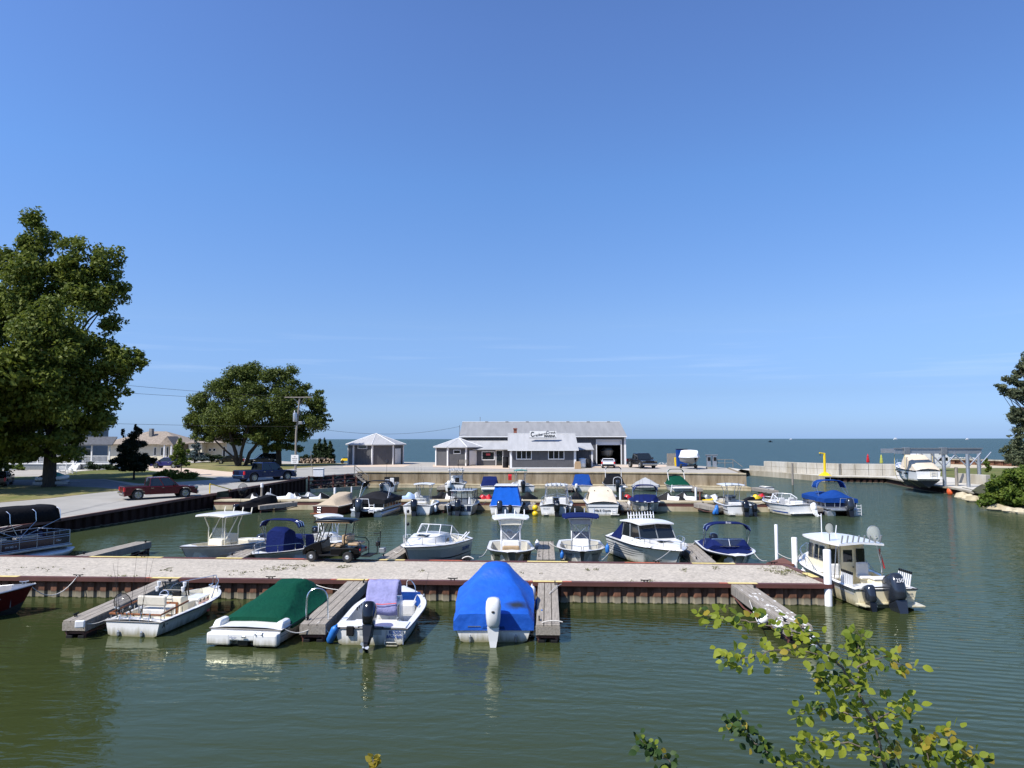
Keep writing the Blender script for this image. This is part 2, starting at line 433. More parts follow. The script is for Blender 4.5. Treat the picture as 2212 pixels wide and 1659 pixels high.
    def cover(s, m, prof, over=.03, drop=.10, amp=.02, seed=0, y0=-.01, y1=None, name='mooring_cover', shape=((.8, .12), (.55, .38), (.28, .70), (.1, .93))):
        """canvas from gunwale to gunwale; prof = [(t, height over the gunwale, half width of the flat top)]"""
        L = s.L; t0 = prof[0][0]; t1 = prof[-1][0]; n = 44; secs = []
        for i in range(n + 1):
            t = lerp(t0, t1, i/n); w = s.w(min(1, max(0, t))) + over; z = s.z(min(1, max(0, t))); h = pw([(p[0], p[1]) for p in prof], t); k = min(w*.96, pw([(p[0], p[2]) for p in prof], t))
            row = []
            for (f, g) in ((1.0, None), (1.0, 0.0)) + shape + ((0.0, 1.0), (-.5, 1.02), (-1, 1.04)):
                if g is None: row.append((w, t*L, z - drop)); continue
                x = lerp(k, w, f) if f >= 0 else k*(1+f)
                zz = z + .02 + h*g
                v = Vector((x*1.7, t*L*1.3, seed + g)); d_ = noise.noise(v*1.2)*amp + noise.noise(v*4)*amp*.35
                row.append((x + d_*.6, t*L, zz + d_ * min(1, g*3)))
            L_ = [(-x - .6*0, y, zz + noise.noise(Vector((x*2, y*1.4, seed+7)))*amp*.5) for x, y, zz in row]
            secs.append(L_ + [q for q in reversed(row[:-1])])
        mb = MB(); mb.loft(secs, caps=True)
        return mb.build(name, K[m], s.r, smooth=50)

def outboard(root, x=0, y=-.25, z=.75, sc=1.0, m='cowlblk', tilt=0, leg='black', rz=0, prop='alu', name='outboard_motor', mark=None):
    """cowling at the top, midsection and gearcase below; tilt swings the leg up and aft"""
    z -= .4
    M = Matrix.Translation((x, y, z)) @ Matrix.Rotation(rz, 4, 'Z') @ Matrix.Rotation(-tilt, 4, 'X') @ Matrix.Scale(sc, 4)
    mb = MB(); mb.M = M
    prof = [(-.02, .16, .29, -.03), (.04, .19, .33, -.04), (.24, .215, .37, -.05), (.48, .225, .38, -.06), (.66, .205, .35, -.07), (.74, .16, .28, -.08), (.77, .07, .13, -.09)]
    secs = [[(w*math.copysign(abs(math.cos(a))**.55, math.cos(a)), cy + d_*math.copysign(abs(math.sin(a))**.55, math.sin(a)) - .05, h) for a in [2*PI*j/14 for j in range(14)]] for h, w, d_, cy in prof]
    mb.loft(secs, closed=True, caps=True)
    o = mb.build(name, K[m], root, smooth=45)
    if m == 'cowlwht':
        for h_ in (.40, .58): v_ = MB(); v_.M = M; v_.ball((0, -.485+.03*(h_ > .5), h_), (.07-.02*(h_ < .5), .02, .03), 8, 4); v_.build('vent', K['ink'], o)
    mb = MB(); mb.M = M
    mb.loft([[(.13*c, .17*s_ - .06, h) for c, s_ in ((1,.6),(.6,1),(-.6,1),(-1,.6),(-1,-.6),(-.6,-1),(.6,-1),(1,-.6))] for h in (.03, -.05)], closed=True, caps=True)
    mb.frus(-.12,.12,-.26,.10,-.42,-.04,-.17,.17,-.30,.14); mb.frus(-.05,.05,-.24,.02,-.80,-.41,-.115,.115,-.26,.09)
    mb.box(-.10,.10,-.30,.02,-.62,-.60)
    mb.lathe([(.02,-.40),(.065,-.30),(.075,-.1),(.06,.05),(.015,.14)], (0, -.08, -.82), 10, 'Y')
    mb.prism([(-.2,-.86),(.0,-.86),(-.10,-1.06),(-.2,-1.04)], -.014, .014, 'X')
    mb.box(-.12,-.07,-.02,.22,-.38,-.02); mb.box(.07,.12,-.02,.22,-.38,-.02); mb.box(-.12,.12,.10,.24,-.10,-.02)
    mb.build('midsection', K[leg], o, smooth=30)
    mb = MB(); mb.M = M @ Matrix.Translation((0, -.47, -.82))
    mb.lathe([(.03,-.05),(.045,0),(.045,.06)], (0,0,0), 8, 'Y')
    for k in range(3):
        a = k*2.094; c, s_ = math.cos(a), math.sin(a); mb.add([(0,0,0),(.16*c-.06*s_,.03,.16*s_+.06*c),(.19*c,.0,.19*s_),(.15*c+.07*s_,-.04,.15*s_-.07*c),(.05*c+.03*s_,-.02,.05*s_-.03*c)],[(0,1,2,3,4)])
    mb.build('propeller', K[prop], o)
    if mark:
        text(mark, .16*sc, K['silver'], o, M @ Vector((0, -.505, .48)), (R(90) - tilt*0 + -tilt, 0, rz), .003)
    return o

def tubes(root, name, lines, r=.018, m='steel', n=6, parent=None):
    mb = MB()
    for l in lines: mb.tube(l, r, n)
    return mb.build(name, K[m], parent or root, smooth=True)
def arc(p0, p1, h, n=10, pw_=.5):
    """a bent hoop from p0 to p1 rising h, with rounded shoulders"""
    p0, p1 = Vector(p0), Vector(p1); out = []
    for i in range(n + 1):
        a = PI * i / n; x = (1 - math.cos(a)) / 2; s_ = math.sin(a)**pw_
        q = p0.lerp(p1, x); out.append(q + Vector((0, 0, h * s_)))
    return out
def box(root, name, x0, x1, y0, y1, z0, z1, m, bev=.02, tx=0, ty=0, ty2=None):
    """box that narrows by tx each side and ty fore and aft towards its top"""
    mb = MB(); mb.frus(x0, x1, y0, y1, z0, z1, x0+tx, x1-tx, y0+ty, y1-(ty if ty2 is None else ty2))
    return mb.build(name, K[m], root, bevel=bev)
def seat(root, x, y, z, w=.5, d=.45, h=.5, m='vinylw', face=1, base=.35, name='seat'):
    o = box(root, name, x-w/2, x+w/2, y-d/2, y+d/2, z+base, z+base+.12, m, .04)
    yb = y - face*d/2
    box(o, 'seat_back', x-w/2, x+w/2, min(yb, yb+face*.12), max(yb, yb+face*.12), z+base+.1, z+base+h, m, .05)
    box(o, 'seat_base', x-w*.25, x+w*.25, y-d*.25, y+d*.25, z, z+base, 'gel2', .02)
    return o
def windshield(root, pts, h, rake, m='glass', frame='steel', name='windshield', r=.015):
    """pts: plan line at deck height (x, y, z); the top edge leans by rake towards the stern"""
    top = [(p[0]*.9, p[1] - rake, p[2] + h*(1 if 0 < i < len(pts)-1 else .55)) for i, p in enumerate(pts)]
    mb = MB(); mb.loft([pts, top]); o = mb.build(name, K[m], root)
    tubes(root, 'windshield_frame', [top, list(pts)] + [[a, b] for a, b in zip(pts, top)], r, frame, 5, o)
    return o
def ttop(root, x, y0, y1, w, z0, z1, legs, m='gel', frame='whitem', th=.05, holders=0, canvas=None, lw=.5, name='t_top', under=None, rear=.0):
    n = 10; secs = []
    for i in range(n + 1):
        t = i/n; y = lerp(y0, y1, t); ed = 1 - abs(2*t - 1)**5; ww = w/2*lerp(.82, 1, ed)
        secs.append([(x + u*ww, y, z1 + .07*(1 - u*u) + .03*ed + (0 if q else 0) - th*(q)) for q, us in ((0, (-1,-.9,-.5,0,.5,.9,1)), (1, (1,.5,0,-.5,-1))) for u in us])
    mb = MB(); mb.loft(secs, closed=True, caps=True); o = mb.build(name, K[canvas or m], root, smooth=45)
    ln = []
    for sg in (-1, 1):
        ya, yb = legs
        ln += [[(x+sg*lw, ya, z0), (x+sg*(lw-.03), ya-.08, lerp(z0,z1,.7)), (x+sg*(lw+.12), ya-.22, z1-.03)], [(x+sg*lw, yb, z0), (x+sg*(lw-.03), yb+.04, lerp(z0,z1,.7)), (x+sg*(lw+.14), yb+.2, z1-.03)],
               [(x+sg*lw, ya-.02, lerp(z0,z1,.35)), (x+sg*lw, yb+.02, lerp(z0,z1,.35))], [(x+sg*lw, ya, lerp(z0,z1,.95)), (x+sg*lw, yb, lerp(z0,z1,.40))], [(x+sg*w*.44, y0+.1, z1-.04), (x+sg*w*.44, y1-.1, z1-.04)]]
    for y in (y0+.12, (y0+y1)/2, y1-.12): ln.append([(x-w*.44, y, z1-.03), (x+w*.44, y, z1-.03)])
    tubes(root, 't_top_frame', ln, .026, frame, 7, o)
    if holders:
        for k in range(holders):
            xx = x - w*.4 + w*.8*k/max(1, holders-1); mb = MB(); mb.tube([(xx, y0-.02, z1-.08), (xx, y0-.12, z1+.26)], .028, 7); mb.build('rod_holder', K[frame], o)
    return o
def bimini(root, x0, x1, z0, y0, y1, z1, m, frame='steel', feet=None, sagp=.06, rise=.16, name='bimini_top', thin=False, drop=.18, bows=3):
    """canvas on hoops between y0 and y1; feet: where the struts meet the gunwale"""
    n, q = 10, 12; secs = []
    for i in range(n + 1):
        t = i/n; y = lerp(y0, y1, t); row = []
        ly = math.sin(PI*t)
        for j in range(q + 1):
            u = -1 + 2*j/q; s_ = (1 - abs(u)**4)
            x = (x0+x1)/2 + u*(x1-x0)/2
            row.append((x, y, z1 + rise*s_ - drop*abs(u)**9 + sagp*ly*.7*(1 if not thin else .2) - .02*abs(math.sin(3*PI*t))))
        secs.append(row)
    up = [[(a, b, c) for a, b, c in r_] for r_ in secs]; mb = MB(); mb.loft(up)
    # folded hems fore and aft
    mb.tube([(a, b, c-.02) for a, b, c in up[0]], .035, 6); mb.tube([(a, b, c-.02) for a, b, c in up[-1]], .035, 6)
    o = mb.build(name, K[m], root, smooth=50)
    sm_ = o.modifiers.new('thick', 'SOLIDIFY'); sm_.thickness = .015
    fy = feet if feet is not None else (y0+y1)/2
    ln = []
    for sg, xx in ((-1, x0), (1, x1)):
        for k in range(bows):
            yy = lerp(y0, y1, k/(bows-1)); ln.append([(xx, fy, z0), (xx, yy, z1 - drop*.8)])
    for k in range(bows):
        yy = lerp(y0, y1, k/(bows-1)); ln.append([(x0, yy, z1-drop*.8)] + [((x0+x1)/2 + u*(x1-x0)/2, yy, z1 + rise*(1-abs(u)**4) - .03) for u in (-.95,-.8,-.5,0,.5,.8,.95)] + [(x1, yy, z1-drop*.8)])
    tubes(root, 'bimini_frame', ln, .016, frame, 6, o)
    return o
def bowrail(root, hull, a=.55, b=1.0, h=.35, inset=.10, m='steel', posts=4, name='bow_rail', open_=False):
    ts = [lerp(a, .985, i/9) for i in range(10)]
    R_ = [(max(.03, hull.w(t) - inset), t*hull.L, hull.z(t) + h*min(1, (i+.3)/2.5)) for i, t in enumerate(ts)]
    Lf = [(-x, y, z) for x, y, z in R_]
    ln = []
    if open_: ln = [R_, Lf]
    else: ln = [Lf + [(0, hull.L*1.0, hull.hb + h)] + R_[::-1]]
    for i in range(posts):
        k = min(9, 1 + int(i*8/max(1, posts-1)))
        for q in (R_, Lf):
            x, y, z = q[k]; t = ts[k]; ln.append([(x, y, z), (x*.97, y - .05, hull.z(t))])
    return tubes(root, name, ln, .014, m)
def ladder(root, x, y, z0, z1, w=.3, m='whitem', lean=.15, steps=3, name='boarding_ladder'):
    ln = [[(x-w/2, y, z0), (x-w/2, y+lean, z1)], [(x+w/2, y, z0), (x+w/2, y+lean, z1)]]
    for k in range(steps): t = (k+.5)/steps; ln.append([(x-w/2, y+lean*t, lerp(z0,z1,t)), (x+w/2, y+lean*t, lerp(z0,z1,t))])
    return tubes(root, name, ln, .02, m)
def place(s, b, sz=0.0, name='motorboat', label='', group=None, cat='boat'):
    """s, b: (pixel column, distance) of stern and bow on the ground plan"""
    A = Vector((xat(s[0], s[1], .5), s[1], 0)); B = Vector((xat(b[0], b[1], .7), b[1], 0))
    d = B - A; rz = math.atan2(d.y, d.x) - PI/2
    e = empty(name, label, cat, (A.x, A.y, sz), rz, group)
    return e, d.length
def wp(root, v): # root-local point to world
    return Matrix.Translation(root.location) @ Matrix.Rotation(root.rotation_euler[2], 4, 'Z') @ Vector(v)
def thing_mb(mb, name, m, label, cat, group=None, **k):
    return tag(mb.build(name, K[m] if isinstance(m, str) else m, **k), label, cat, group)
def fender(p, label, m='whitem', L=.55, r=.11, group=None, tilt=(0, 0), name='fender'):
    o = MB().lathe([(.02,0),(r*.6,.02),(r,.1),(r,L-.1),(r*.6,L-.02),(.03,L),(.03,L+.06)], (0,0,0), 12).build(name, K[m], smooth=45, loc=p, rot=(tilt[0], tilt[1], 0))
    return tag(o, label, 'fender', group)
def line(a, b, d, label, m='rope', r=.013, group='mooring lines', n=10):
    pts = sag(a, b, d, n); c = pts[0]
    mb = MB(); mb.tube([p - c for p in pts], r, 5)
    return tag(mb.build('mooring_line', K[m], smooth=True, loc=c), label, 'rope', group)
def rod(a, b, label, group='fishing rods'):
    a, b = Vector(a), Vector(b); d = (b - a)
    mb = MB(); mb.tube([(0,0,0), d*.18], .014, 5); mb.tube([d*.18, d*.6, d], .007, 4, r1=.003)
    o = mb.build('fishing_rod', K['blackm'], loc=a)
    mb = MB(); mb.lathe([(.03,-.03),(.045,-.02),(.045,.02),(.03,.03)], (d*.13) + Vector((0,-.05,-.03)), 8, 'X'); mb.build('reel', K['alud'], o)
    return tag(o, label, 'fishing rod', group)
def landing_net(p, d, label, r=.32, m='net', pole=1.2, dark=False):
    """hoop net: pole from p along d, the hoop and its bag at the end"""
    p, d = Vector(p), Vector(d).normalized(); e = empty('landing_net', label, 'fishing net', p)
    s_ = d.cross(Vector((0, 1, 0)));
    if s_.length < .1: s_ = Vector((1, 0, 0))
    s_.normalize(); nn = d.cross(s_).normalized(); c = d*(pole + r*1.1)
    ring = [c + d*(r*1.15*math.cos(a)) + s_*(r*math.sin(a)) for a in [2*PI*k/16 for k in range(17)]]
    MB().tube([(0,0,0), d*pole], .016, 6).build('pole', K['blackm' if dark else 'alu'], e)
    MB().tube(ring, .013, 6, cap=False).build('hoop', K['blackm' if dark else 'alu'], e)
    secs = []
    for k in range(5):
        f = math.cos(k/4*1.35); secs.append([c + d*(-.05*k) + (q - c)*f + nn*(.42*r*2*(k/4)**1.2) for q in ring[:-1]])
    MB().loft(secs, closed=True, caps=False).build('mesh', K[m], e, smooth=True)
    return e
def pontoon_boat(root, L, B, m_fence, m_deck='alu', tube_r=.32, zdeck=.52, fence_h=.62, cover=None, cov_prof=None, panels=6):
    """two tubes, a deck and a fence of framed panels"""
    for sg in (-1, 1):
        x = sg*(B/2 - tube_r)
        prof = [(tube_r*.9, 0), (tube_r, .06), (tube_r, L*.86), (tube_r*.8, L*.93), (tube_r*.35, L*.99), (.03, L*1.01)]
        secs = []
        for r_, y in prof: secs.append([(x + r_*math.cos(a), y, .12 + (tube_r - r_)*.7*(y > L*.5) + r_*math.sin(a)) for a in [2*PI*j/14 for j in range(14)]])
        mb = MB(); mb.loft(secs, closed=True, caps=True); mb.build('pontoon', K['alu'], root, smooth=45)
    mb = MB(); mb.box(-B/2, B/2, -.05, L*.95, zdeck-.12, zdeck); mb.box(-B/2+.25, B/2-.25, -.55, -.05, zdeck-.16, zdeck-.04); mb.build('deck', K[m_deck], root, bevel=.03)
    a0, a1 = .55, L*.93; z0, z1 = zdeck+.04, zdeck+fence_h
    for sg in (-1, 1):
        mb = MB(); x = sg*(B/2-.06); mb.box(x-.015, x+.015, a0, a1, z0, z1-.16); pn = mb.build('side_panel', K[m_fence], root)
        ln = [[(x, a0, z1), (x, a1, z1)], [(x*1.012, a0, z0), (x*1.012, a1, z0)], [(x*1.012, a0, lerp(z0,z1,.55)), (x*1.012, a1, lerp(z0,z1,.55))], [(x*1.012, a0, lerp(z0,z1,.70)), (x*1.012, a1, lerp(z0,z1,.70))]] + [[(x*1.012, lerp(a0,a1,k/panels), z0), (x*1.012, lerp(a0,a1,k/panels), z1)] for k in range(panels+1)]
        tubes(root, 'side_rail', ln, .02, 'alu')
    for y in (a0, a1):
        mb = MB(); mb.box(-B/2+.08, B/2-.08, y-.015, y+.015, z0, z1-.16); mb.build('end_panel', K[m_fence], root)
        tubes(root, 'end_rail', [[(-B/2+.06, y, z1), (B/2-.06, y, z1)], [(-B/2+.06, y-.02, z0), (B/2-.06, y-.02, z0)]] + [[(q*(B/2-.06), y-.02, z0), (q*(B/2-.06), y-.02, z1)] for q in (-1,-.4,.4,1)], .02, 'alu')
    if cover:
        prof = cov_prof or [(0, .12), (.3, .55), (.6, .35), (1, .1)]
        secs = []; n = 30
        for i in range(n+1):
            t = i/n; y = lerp(a0-.08, a1+.08, t); h = sm(prof, t); w = B/2 + .03; row = []
            for u in [-1,-1,-.97,-.85,-.5,-.2,0,.2,.5,.85,.97,1,1]:
                row.append(u)
            pts = []
            for j, u in enumerate(row):
                if j in (0, len(row)-1): pts.append((u*w*1.01, y, z1 - .28 + .06*noise.noise(Vector((y*1.5, u*3, 1)))))
                else:
                    d_ = .035*noise.noise(Vector((u*3, y*2, 4))) + .02*noise.noise(Vector((u*8, y*5, 2)))
                    pts.append((u*w, y, z1 + .05 + h*(1-abs(u)**1.6) + d_))
            secs.append(pts)
        mb = MB(); mb.loft(secs, caps=True); mb.build('mooring_cover', K[cover], root, smooth=50)
def jetski(px, py_z, Y, deg, label, style, group, z=.32, m1='blackm', m2='gel', L=2.9):
    """ride-on water scooter; style 'bare' or 'cover'"""
    x = xat(px, Y, .6)
    e = empty('water_scooter', label, 'water scooter', (x, Y, z), R(deg), group)
    secs = []
    for y, w, h, k in ((-L*.5,.46,.26,0),(-L*.3,.55,.30,0),(0,.58,.33,0),(L*.25,.50,.40,.05),(L*.42,.28,.46,.16),(L*.5,.05,.48,.30)):
        secs.append([(-w,y,h),(-w*.85,y,k+.08),(-w*.3,y,k-.02),(w*.3,y,k-.02),(w*.85,y,k+.08),(w,y,h),(w*.72,y,h+.10),(0,y,h+.14),(-w*.72,y,h+.10)])
    mb = MB(); mb.loft(secs, closed=True, caps=True); mb.build('hull', K[m1 if style == 'bare' else 'blackm'], e, smooth=40)
    if style == 'bare':
        secs = [[(-w,y,.38),(-w*.8,y,h*.9),(0,y,h),(w*.8,y,h*.9),(w,y,.38)] for y, w, h in ((-L*.42,.24,.48),(-L*.25,.22,.68),(-L*.1,.2,.72),(L*.04,.2,.66),(L*.08,.16,.60))]
        MB().loft(secs, caps=True).build('seat', K['blackm'], e, smooth=50)
        secs = [[(-w,y,.40),(-w*.8,y,h*.88),(0,y,h),(w*.8,y,h*.88),(w,y,.40)] for y, w, h in ((L*.02,.2,.7),(L*.1,.3,.92),(L*.2,.34,.82),(L*.34,.26,.62),(L*.46,.08,.5))]
        MB().loft(secs, caps=True).build('cowl', K[m2], e, smooth=50)
        tubes(e, 'handlebar', [[(-.38,L*.02,.98),(-.15,L*.08,.95),(.15,L*.08,.95),(.38,L*.02,.98)],[(0,L*.09,.8),(0,L*.08,.95)]], .022, 'blackm')
    else:
        prof = ((-L*.5,.40,.36),(-L*.42,.5,.62),(-L*.3,.5,.78),(-L*.12,.5,.80),(0,.5,.82),(L*.07,.48,1.12),(L*.13,.46,1.10),(L*.25,.44,.90),(L*.4,.30,.70),(L*.5,.06,.52))
        secs = [[(-w-.04,y,.22),(-w,y,.40),(-w*.55,y,h*.86),(-w*.25,y,h*.98),(0,y,h),(w*.25,y,h*.98),(w*.55,y,h*.86),(w,y,.40),(w+.04,y,.22)] for y, w, h in prof]
        MB().loft(secs, caps=True).build('cover', K[m1], e, smooth=60)
        if m2:
            secs = [[(-w*1.02,y,.42),(-w*.57,y,h*.875),(-w*.45,y,h*.935)] for y, w, h in prof[2:6]]
            mb = MB(); mb.loft(secs); mb.loft([[(-x, y, z_) for x, y, z_ in s_] for s_ in secs])
            secs = [[(-w*.25,y,h*1.0),(0,y,h*1.02),(w*.25,y,h*1.0)] for y, w, h in prof[6:9]]; mb.loft(secs)
            mb.build('cover_panel', K[m2], e)
    MB().box(-.62,.62,-L*.55,L*.5,-.34,-.02).build('floating_cradle', K['alud'], e, bevel=.04)
    return e

# ================================================================ SETTING
def water_mat():
    m = bpy.data.materials.new('lake_water'); m.use_nodes = True
    n, l = m.node_tree.nodes, m.node_tree.links; n.clear()
    out = n.new('ShaderNodeOutputMaterial')
    geo = n.new('ShaderNodeNewGeometry')
    # ripples: fine in the sheltered basin, longer waves out on the lake
    def noise_(scale, st, det=3, dist=0.0, rz=0):
        mp_ = n.new('ShaderNodeMapping'); mp_.inputs['Scale'].default_value = st; mp_.inputs['Rotation'].default_value = (0, 0, rz)
        l.new(geo.outputs['Position'], mp_.inputs[0])
        z = n.new('ShaderNodeTexNoise'); z.inputs['Scale'].default_value = scale; z.inputs['Detail'].default_value = det
        z.inputs['Distortion'].default_value = dist
        l.new(mp_.outputs[0], z.inputs['Vector']); return z.outputs['Fac']
    sep = n.new('ShaderNodeSeparateXYZ'); l.new(geo.outputs['Position'], sep.inputs[0])
    lake = n.new('ShaderNodeMapRange'); lake.inputs[1].default_value = 118; lake.inputs[2].default_value = 150; l.new(sep.outputs['Y'], lake.inputs[0])
    def math_(op, a, b):
        x = n.new('ShaderNodeMath'); x.operation = op
        for i, v in enumerate((a, b)):
            if isinstance(v, (int, float)): x.inputs[i].default_value = v
            else: l.new(v, x.inputs[i])
        return x.outputs[0]
    fine = noise_(2.6, (1, 1.5, 1), 4, .4)
    mid = noise_(.75, (.55, 1.9, 1), 3, .6, .12)
    wv = n.new('ShaderNodeTexWave'); wv.inputs['Scale'].default_value = .85; wv.inputs['Distortion'].default_value = 5; wv.inputs['Detail'].default_value = 3; wv.inputs['Detail Scale'].default_value = .6; wv.bands_direction = 'Y'
    wm = n.new('ShaderNodeMapping'); wm.inputs['Rotation'].default_value = (0, 0, .28); l.new(geo.outputs['Position'], wm.inputs[0]); l.new(wm.outputs[0], wv.inputs['Vector'])
    wr_ = n.new('ShaderNodeMapRange'); wr_.inputs[1].default_value = 0; wr_.inputs[2].default_value = 14; wr_.inputs[3].default_value = .15; wr_.inputs[4].default_value = 1; l.new(sep.outputs['X'], wr_.inputs[0])
    # patches of breeze: where the ripples are strong and where the basin lies calm
    patch = noise_(.05, (1, 1.2, 1), 2, .5)
    pr = n.new('ShaderNodeMapRange'); pr.inputs[1].default_value = .38; pr.inputs[2].default_value = .62; pr.inputs[3].default_value = .25; pr.inputs[4].default_value = 1.0
    l.new(patch, pr.inputs[0])
    basin = math_('ADD', math_('MULTIPLY', math_('MULTIPLY', fine, .020), pr.outputs[0]), math_('ADD', math_('MULTIPLY', mid, .035), math_('MULTIPLY', math_('MULTIPLY', wv.outputs['Fac'], wr_.outputs[0]), .008)))
    big = noise_(.35, (.55, 1.4, 1), 5, .3, .15)
    big2 = noise_(.11, (.5, 1.5, 1), 3, .2, .1)
    lk = math_('ADD', math_('MULTIPLY', big, .75), math_('MULTIPLY', big2, 1.0))
    hh = math_('ADD', math_('MULTIPLY', basin, 1.0), math_('MULTIPLY', math_('MULTIPLY', lk, lake.outputs[0]), 1.5))
    bp = n.new('ShaderNodeBump'); bp.inputs['Strength'].default_value = 1.0; bp.inputs['Distance'].default_value = 1.0
    l.new(hh, bp.inputs['Height'])
    # body colour: green with silt in the basin, blue-green outside
    dif = n.new('ShaderNodeBsdfDiffuse'); 
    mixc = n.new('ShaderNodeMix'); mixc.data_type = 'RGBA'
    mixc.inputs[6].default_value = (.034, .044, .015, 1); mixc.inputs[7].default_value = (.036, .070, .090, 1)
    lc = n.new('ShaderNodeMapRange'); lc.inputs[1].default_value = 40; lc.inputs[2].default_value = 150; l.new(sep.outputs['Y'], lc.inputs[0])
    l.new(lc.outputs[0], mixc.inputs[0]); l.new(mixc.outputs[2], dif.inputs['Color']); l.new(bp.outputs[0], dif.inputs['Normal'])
    gl = n.new('ShaderNodeBsdfGlossy'); gl.inputs['Roughness'].default_value = .05; gl.inputs['Color'].default_value = (.88, .90, .70, 1)
    rr = n.new('ShaderNodeMapRange'); rr.inputs[1].default_value = 110; rr.inputs[2].default_value = 160; rr.inputs[3].default_value = .04; rr.inputs[4].default_value = .22
    l.new(sep.outputs['Y'], rr.inputs[0]); l.new(rr.outputs[0], gl.inputs['Roughness'])
    l.new(bp.outputs[0], gl.inputs['Normal'])
    fr = n.new('ShaderNodeFresnel'); fr.inputs['IOR'].default_value = 1.33; l.new(bp.outputs[0], fr.inputs['Normal'])
    # a rough water surface never mirrors as strongly at a glancing angle as a flat one
    class cap: outputs = [math_('MINIMUM', math_('MULTIPLY', fr.outputs[0], 1.12), .275)]
    ms = n.new('ShaderNodeMixShader'); l.new(cap.outputs[0], ms.inputs[0]); l.new(dif.outputs[0], ms.inputs[1]); l.new(gl.outputs[0], ms.inputs[2])
    l.new(ms.outputs[0], out.inputs[0]); return m
S = 30000
w = MB(); w.add([(-S,-200,0),(S,-200,0),(S,S,0),(-S,S,0)], [(0,1,2,3)])
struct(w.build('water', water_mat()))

def gmat(name, col, col2, sc, bump, bs, rough=.95, sc2=None, amt=.5, col3=None):
    m, t, b = nt(name); n, l = t.nodes, t.links
    b.inputs['Roughness'].default_value = rough; b.inputs['Specular IOR Level'].default_value = .25
    g = n.new('ShaderNodeNewGeometry')
    z = n.new('ShaderNodeTexNoise'); z.inputs['Scale'].default_value = sc; z.inputs['Detail'].default_value = 8; z.inputs['Roughness'].default_value = .7
    l.new(g.outputs['Position'], z.inputs['Vector'])
    r = n.new('ShaderNodeValToRGB'); r.color_ramp.elements[0].position = .35; r.color_ramp.elements[1].position = .65
    r.color_ramp.elements[0].color = (*col2, 1); r.color_ramp.elements[1].color = (*col, 1); l.new(z.outputs['Fac'], r.inputs['Fac'])
    res = r.outputs[0]
    if sc2:
        v = n.new('ShaderNodeTexVoronoi'); v.inputs['Scale'].default_value = sc2; l.new(g.outputs['Position'], v.inputs['Vector'])
        mxn = n.new('ShaderNodeMix'); mxn.data_type = 'RGBA'; mxn.blend_type = 'OVERLAY'; mxn.inputs[0].default_value = amt
        bw = n.new('ShaderNodeRGBToBW'); l.new(v.outputs['Color'], bw.inputs[0])
        l.new(res, mxn.inputs[6]); l.new(bw.outputs[0], mxn.inputs[7]); res = mxn.outputs[2]
    l.new(res, b.inputs['Base Color'])
    z2 = n.new('ShaderNodeTexNoise'); z2.inputs['Scale'].default_value = bs; z2.inputs['Detail'].default_value = 5; l.new(g.outputs['Position'], z2.inputs['Vector'])
    bp = n.new('ShaderNodeBump'); bp.inputs['Strength'].default_value = bump; bp.inputs['Distance'].default_value = .05
    l.new(z2.outputs['Fac'], bp.inputs['Height']); l.new(bp.outputs[0], b.inputs['Normal'])
    return m
K['lot'] = gmat('pale_gravel_lot', (.40,.37,.32), (.33,.305,.265), .35, .3, 12)
K['road'] = gmat('old_concrete_road', (.35,.335,.30), (.28,.27,.245), .25, .2, 9)
K['gravel'] = gmat('crushed_shell_gravel', (.47,.42,.345), (.41,.365,.30), 1.2, .7, 26, sc2=11, amt=.26)
K['lawn'] = gmat('mown_lawn', (.075,.105,.022), (.16,.15,.05), .22, .6, 18)
K['drylawn'] = gmat('dry_lawn', (.26,.21,.09), (.10,.12,.03), .35, .6, 18)
K['drive'] = gmat('tan_concrete_drive', (.58,.47,.36), (.52,.41,.31), .5, .1, 9)
K['walk'] = gmat('pale_concrete_path', (.56,.53,.45), (.46,.43,.37), .8, .1, 9)
K['asph'] = gmat('worn_asphalt', (.20,.20,.20), (.15,.15,.155), .5, .3, 14)
K['sand'] = gmat('beach_sand', (.56,.49,.36), (.42,.36,.25), .4, .3, 9)
K['dirt'] = gmat('bank_soil', (.07,.075,.03), (.05,.045,.03), 1.2, .6, 9)

def land(name, pts, m, off=0.0, zf=G, skirt=None):
    b = bmesh.new()
    vs = [b.verts.new((p[0], p[1], 0)) for p in pts]
    b.faces.new(vs)
    bmesh.ops.triangulate(b, faces=b.faces[:])
    if zf is G:
        for y0 in (43.5, 96.05):
            bmesh.ops.bisect_plane(b, geom=b.verts[:] + b.edges[:] + b.faces[:], plane_co=(0, y0, 0), plane_no=(0, 1, 0))
    bmesh.ops.recalc_face_normals(b, faces=b.faces)
    for f in b.faces:
        if f.normal.z < 0: f.normal_flip()
    for v in b.verts: v.co.z = (zf(v.co.y) if callable(zf) else zf) + off
    me = bpy.data.meshes.new(name); b.to_mesh(me); b.free(); me.materials.append(m)
    o = bpy.data.objects.new(name, me); COL.objects.link(o)
    o['kind'] = 'structure'
    return o
wA, wB = PG(466.5, 1064.7), PG(167, 1113.6)
wE = wB + (wB - wA) * 1.35; wE.z = G(wE.y)
v0, v1 = PG(494, 1058.7), PG(661, 1031)
rip0, rip1 = PG(664, 1028.5), PG(772, 1021.5)
sw = [PG(772, 1019.4), PG(1300, 1020.8), PG(1612, 1026)]
shore = [wE, wB, wA, PG(470, 1062), v0, v1, rip0, rip1, sw[0], sw[1], sw[2], PG(1577, 1012), PG(1517, 1007.2), PG(1440, 1003.6), PG(870, 997.6), PG(690, 1000.5)]
left_back = [Vector((xat(640, 140), 140, 0)), Vector((xat(505, 176), 176, 0)), Vector((-75, 196, 0)), Vector((-260, 200, 0)), Vector((-260, 20, 0)), Vector((wE.x, 20, 0))]
land('ground', shore + left_back, K['lot'])
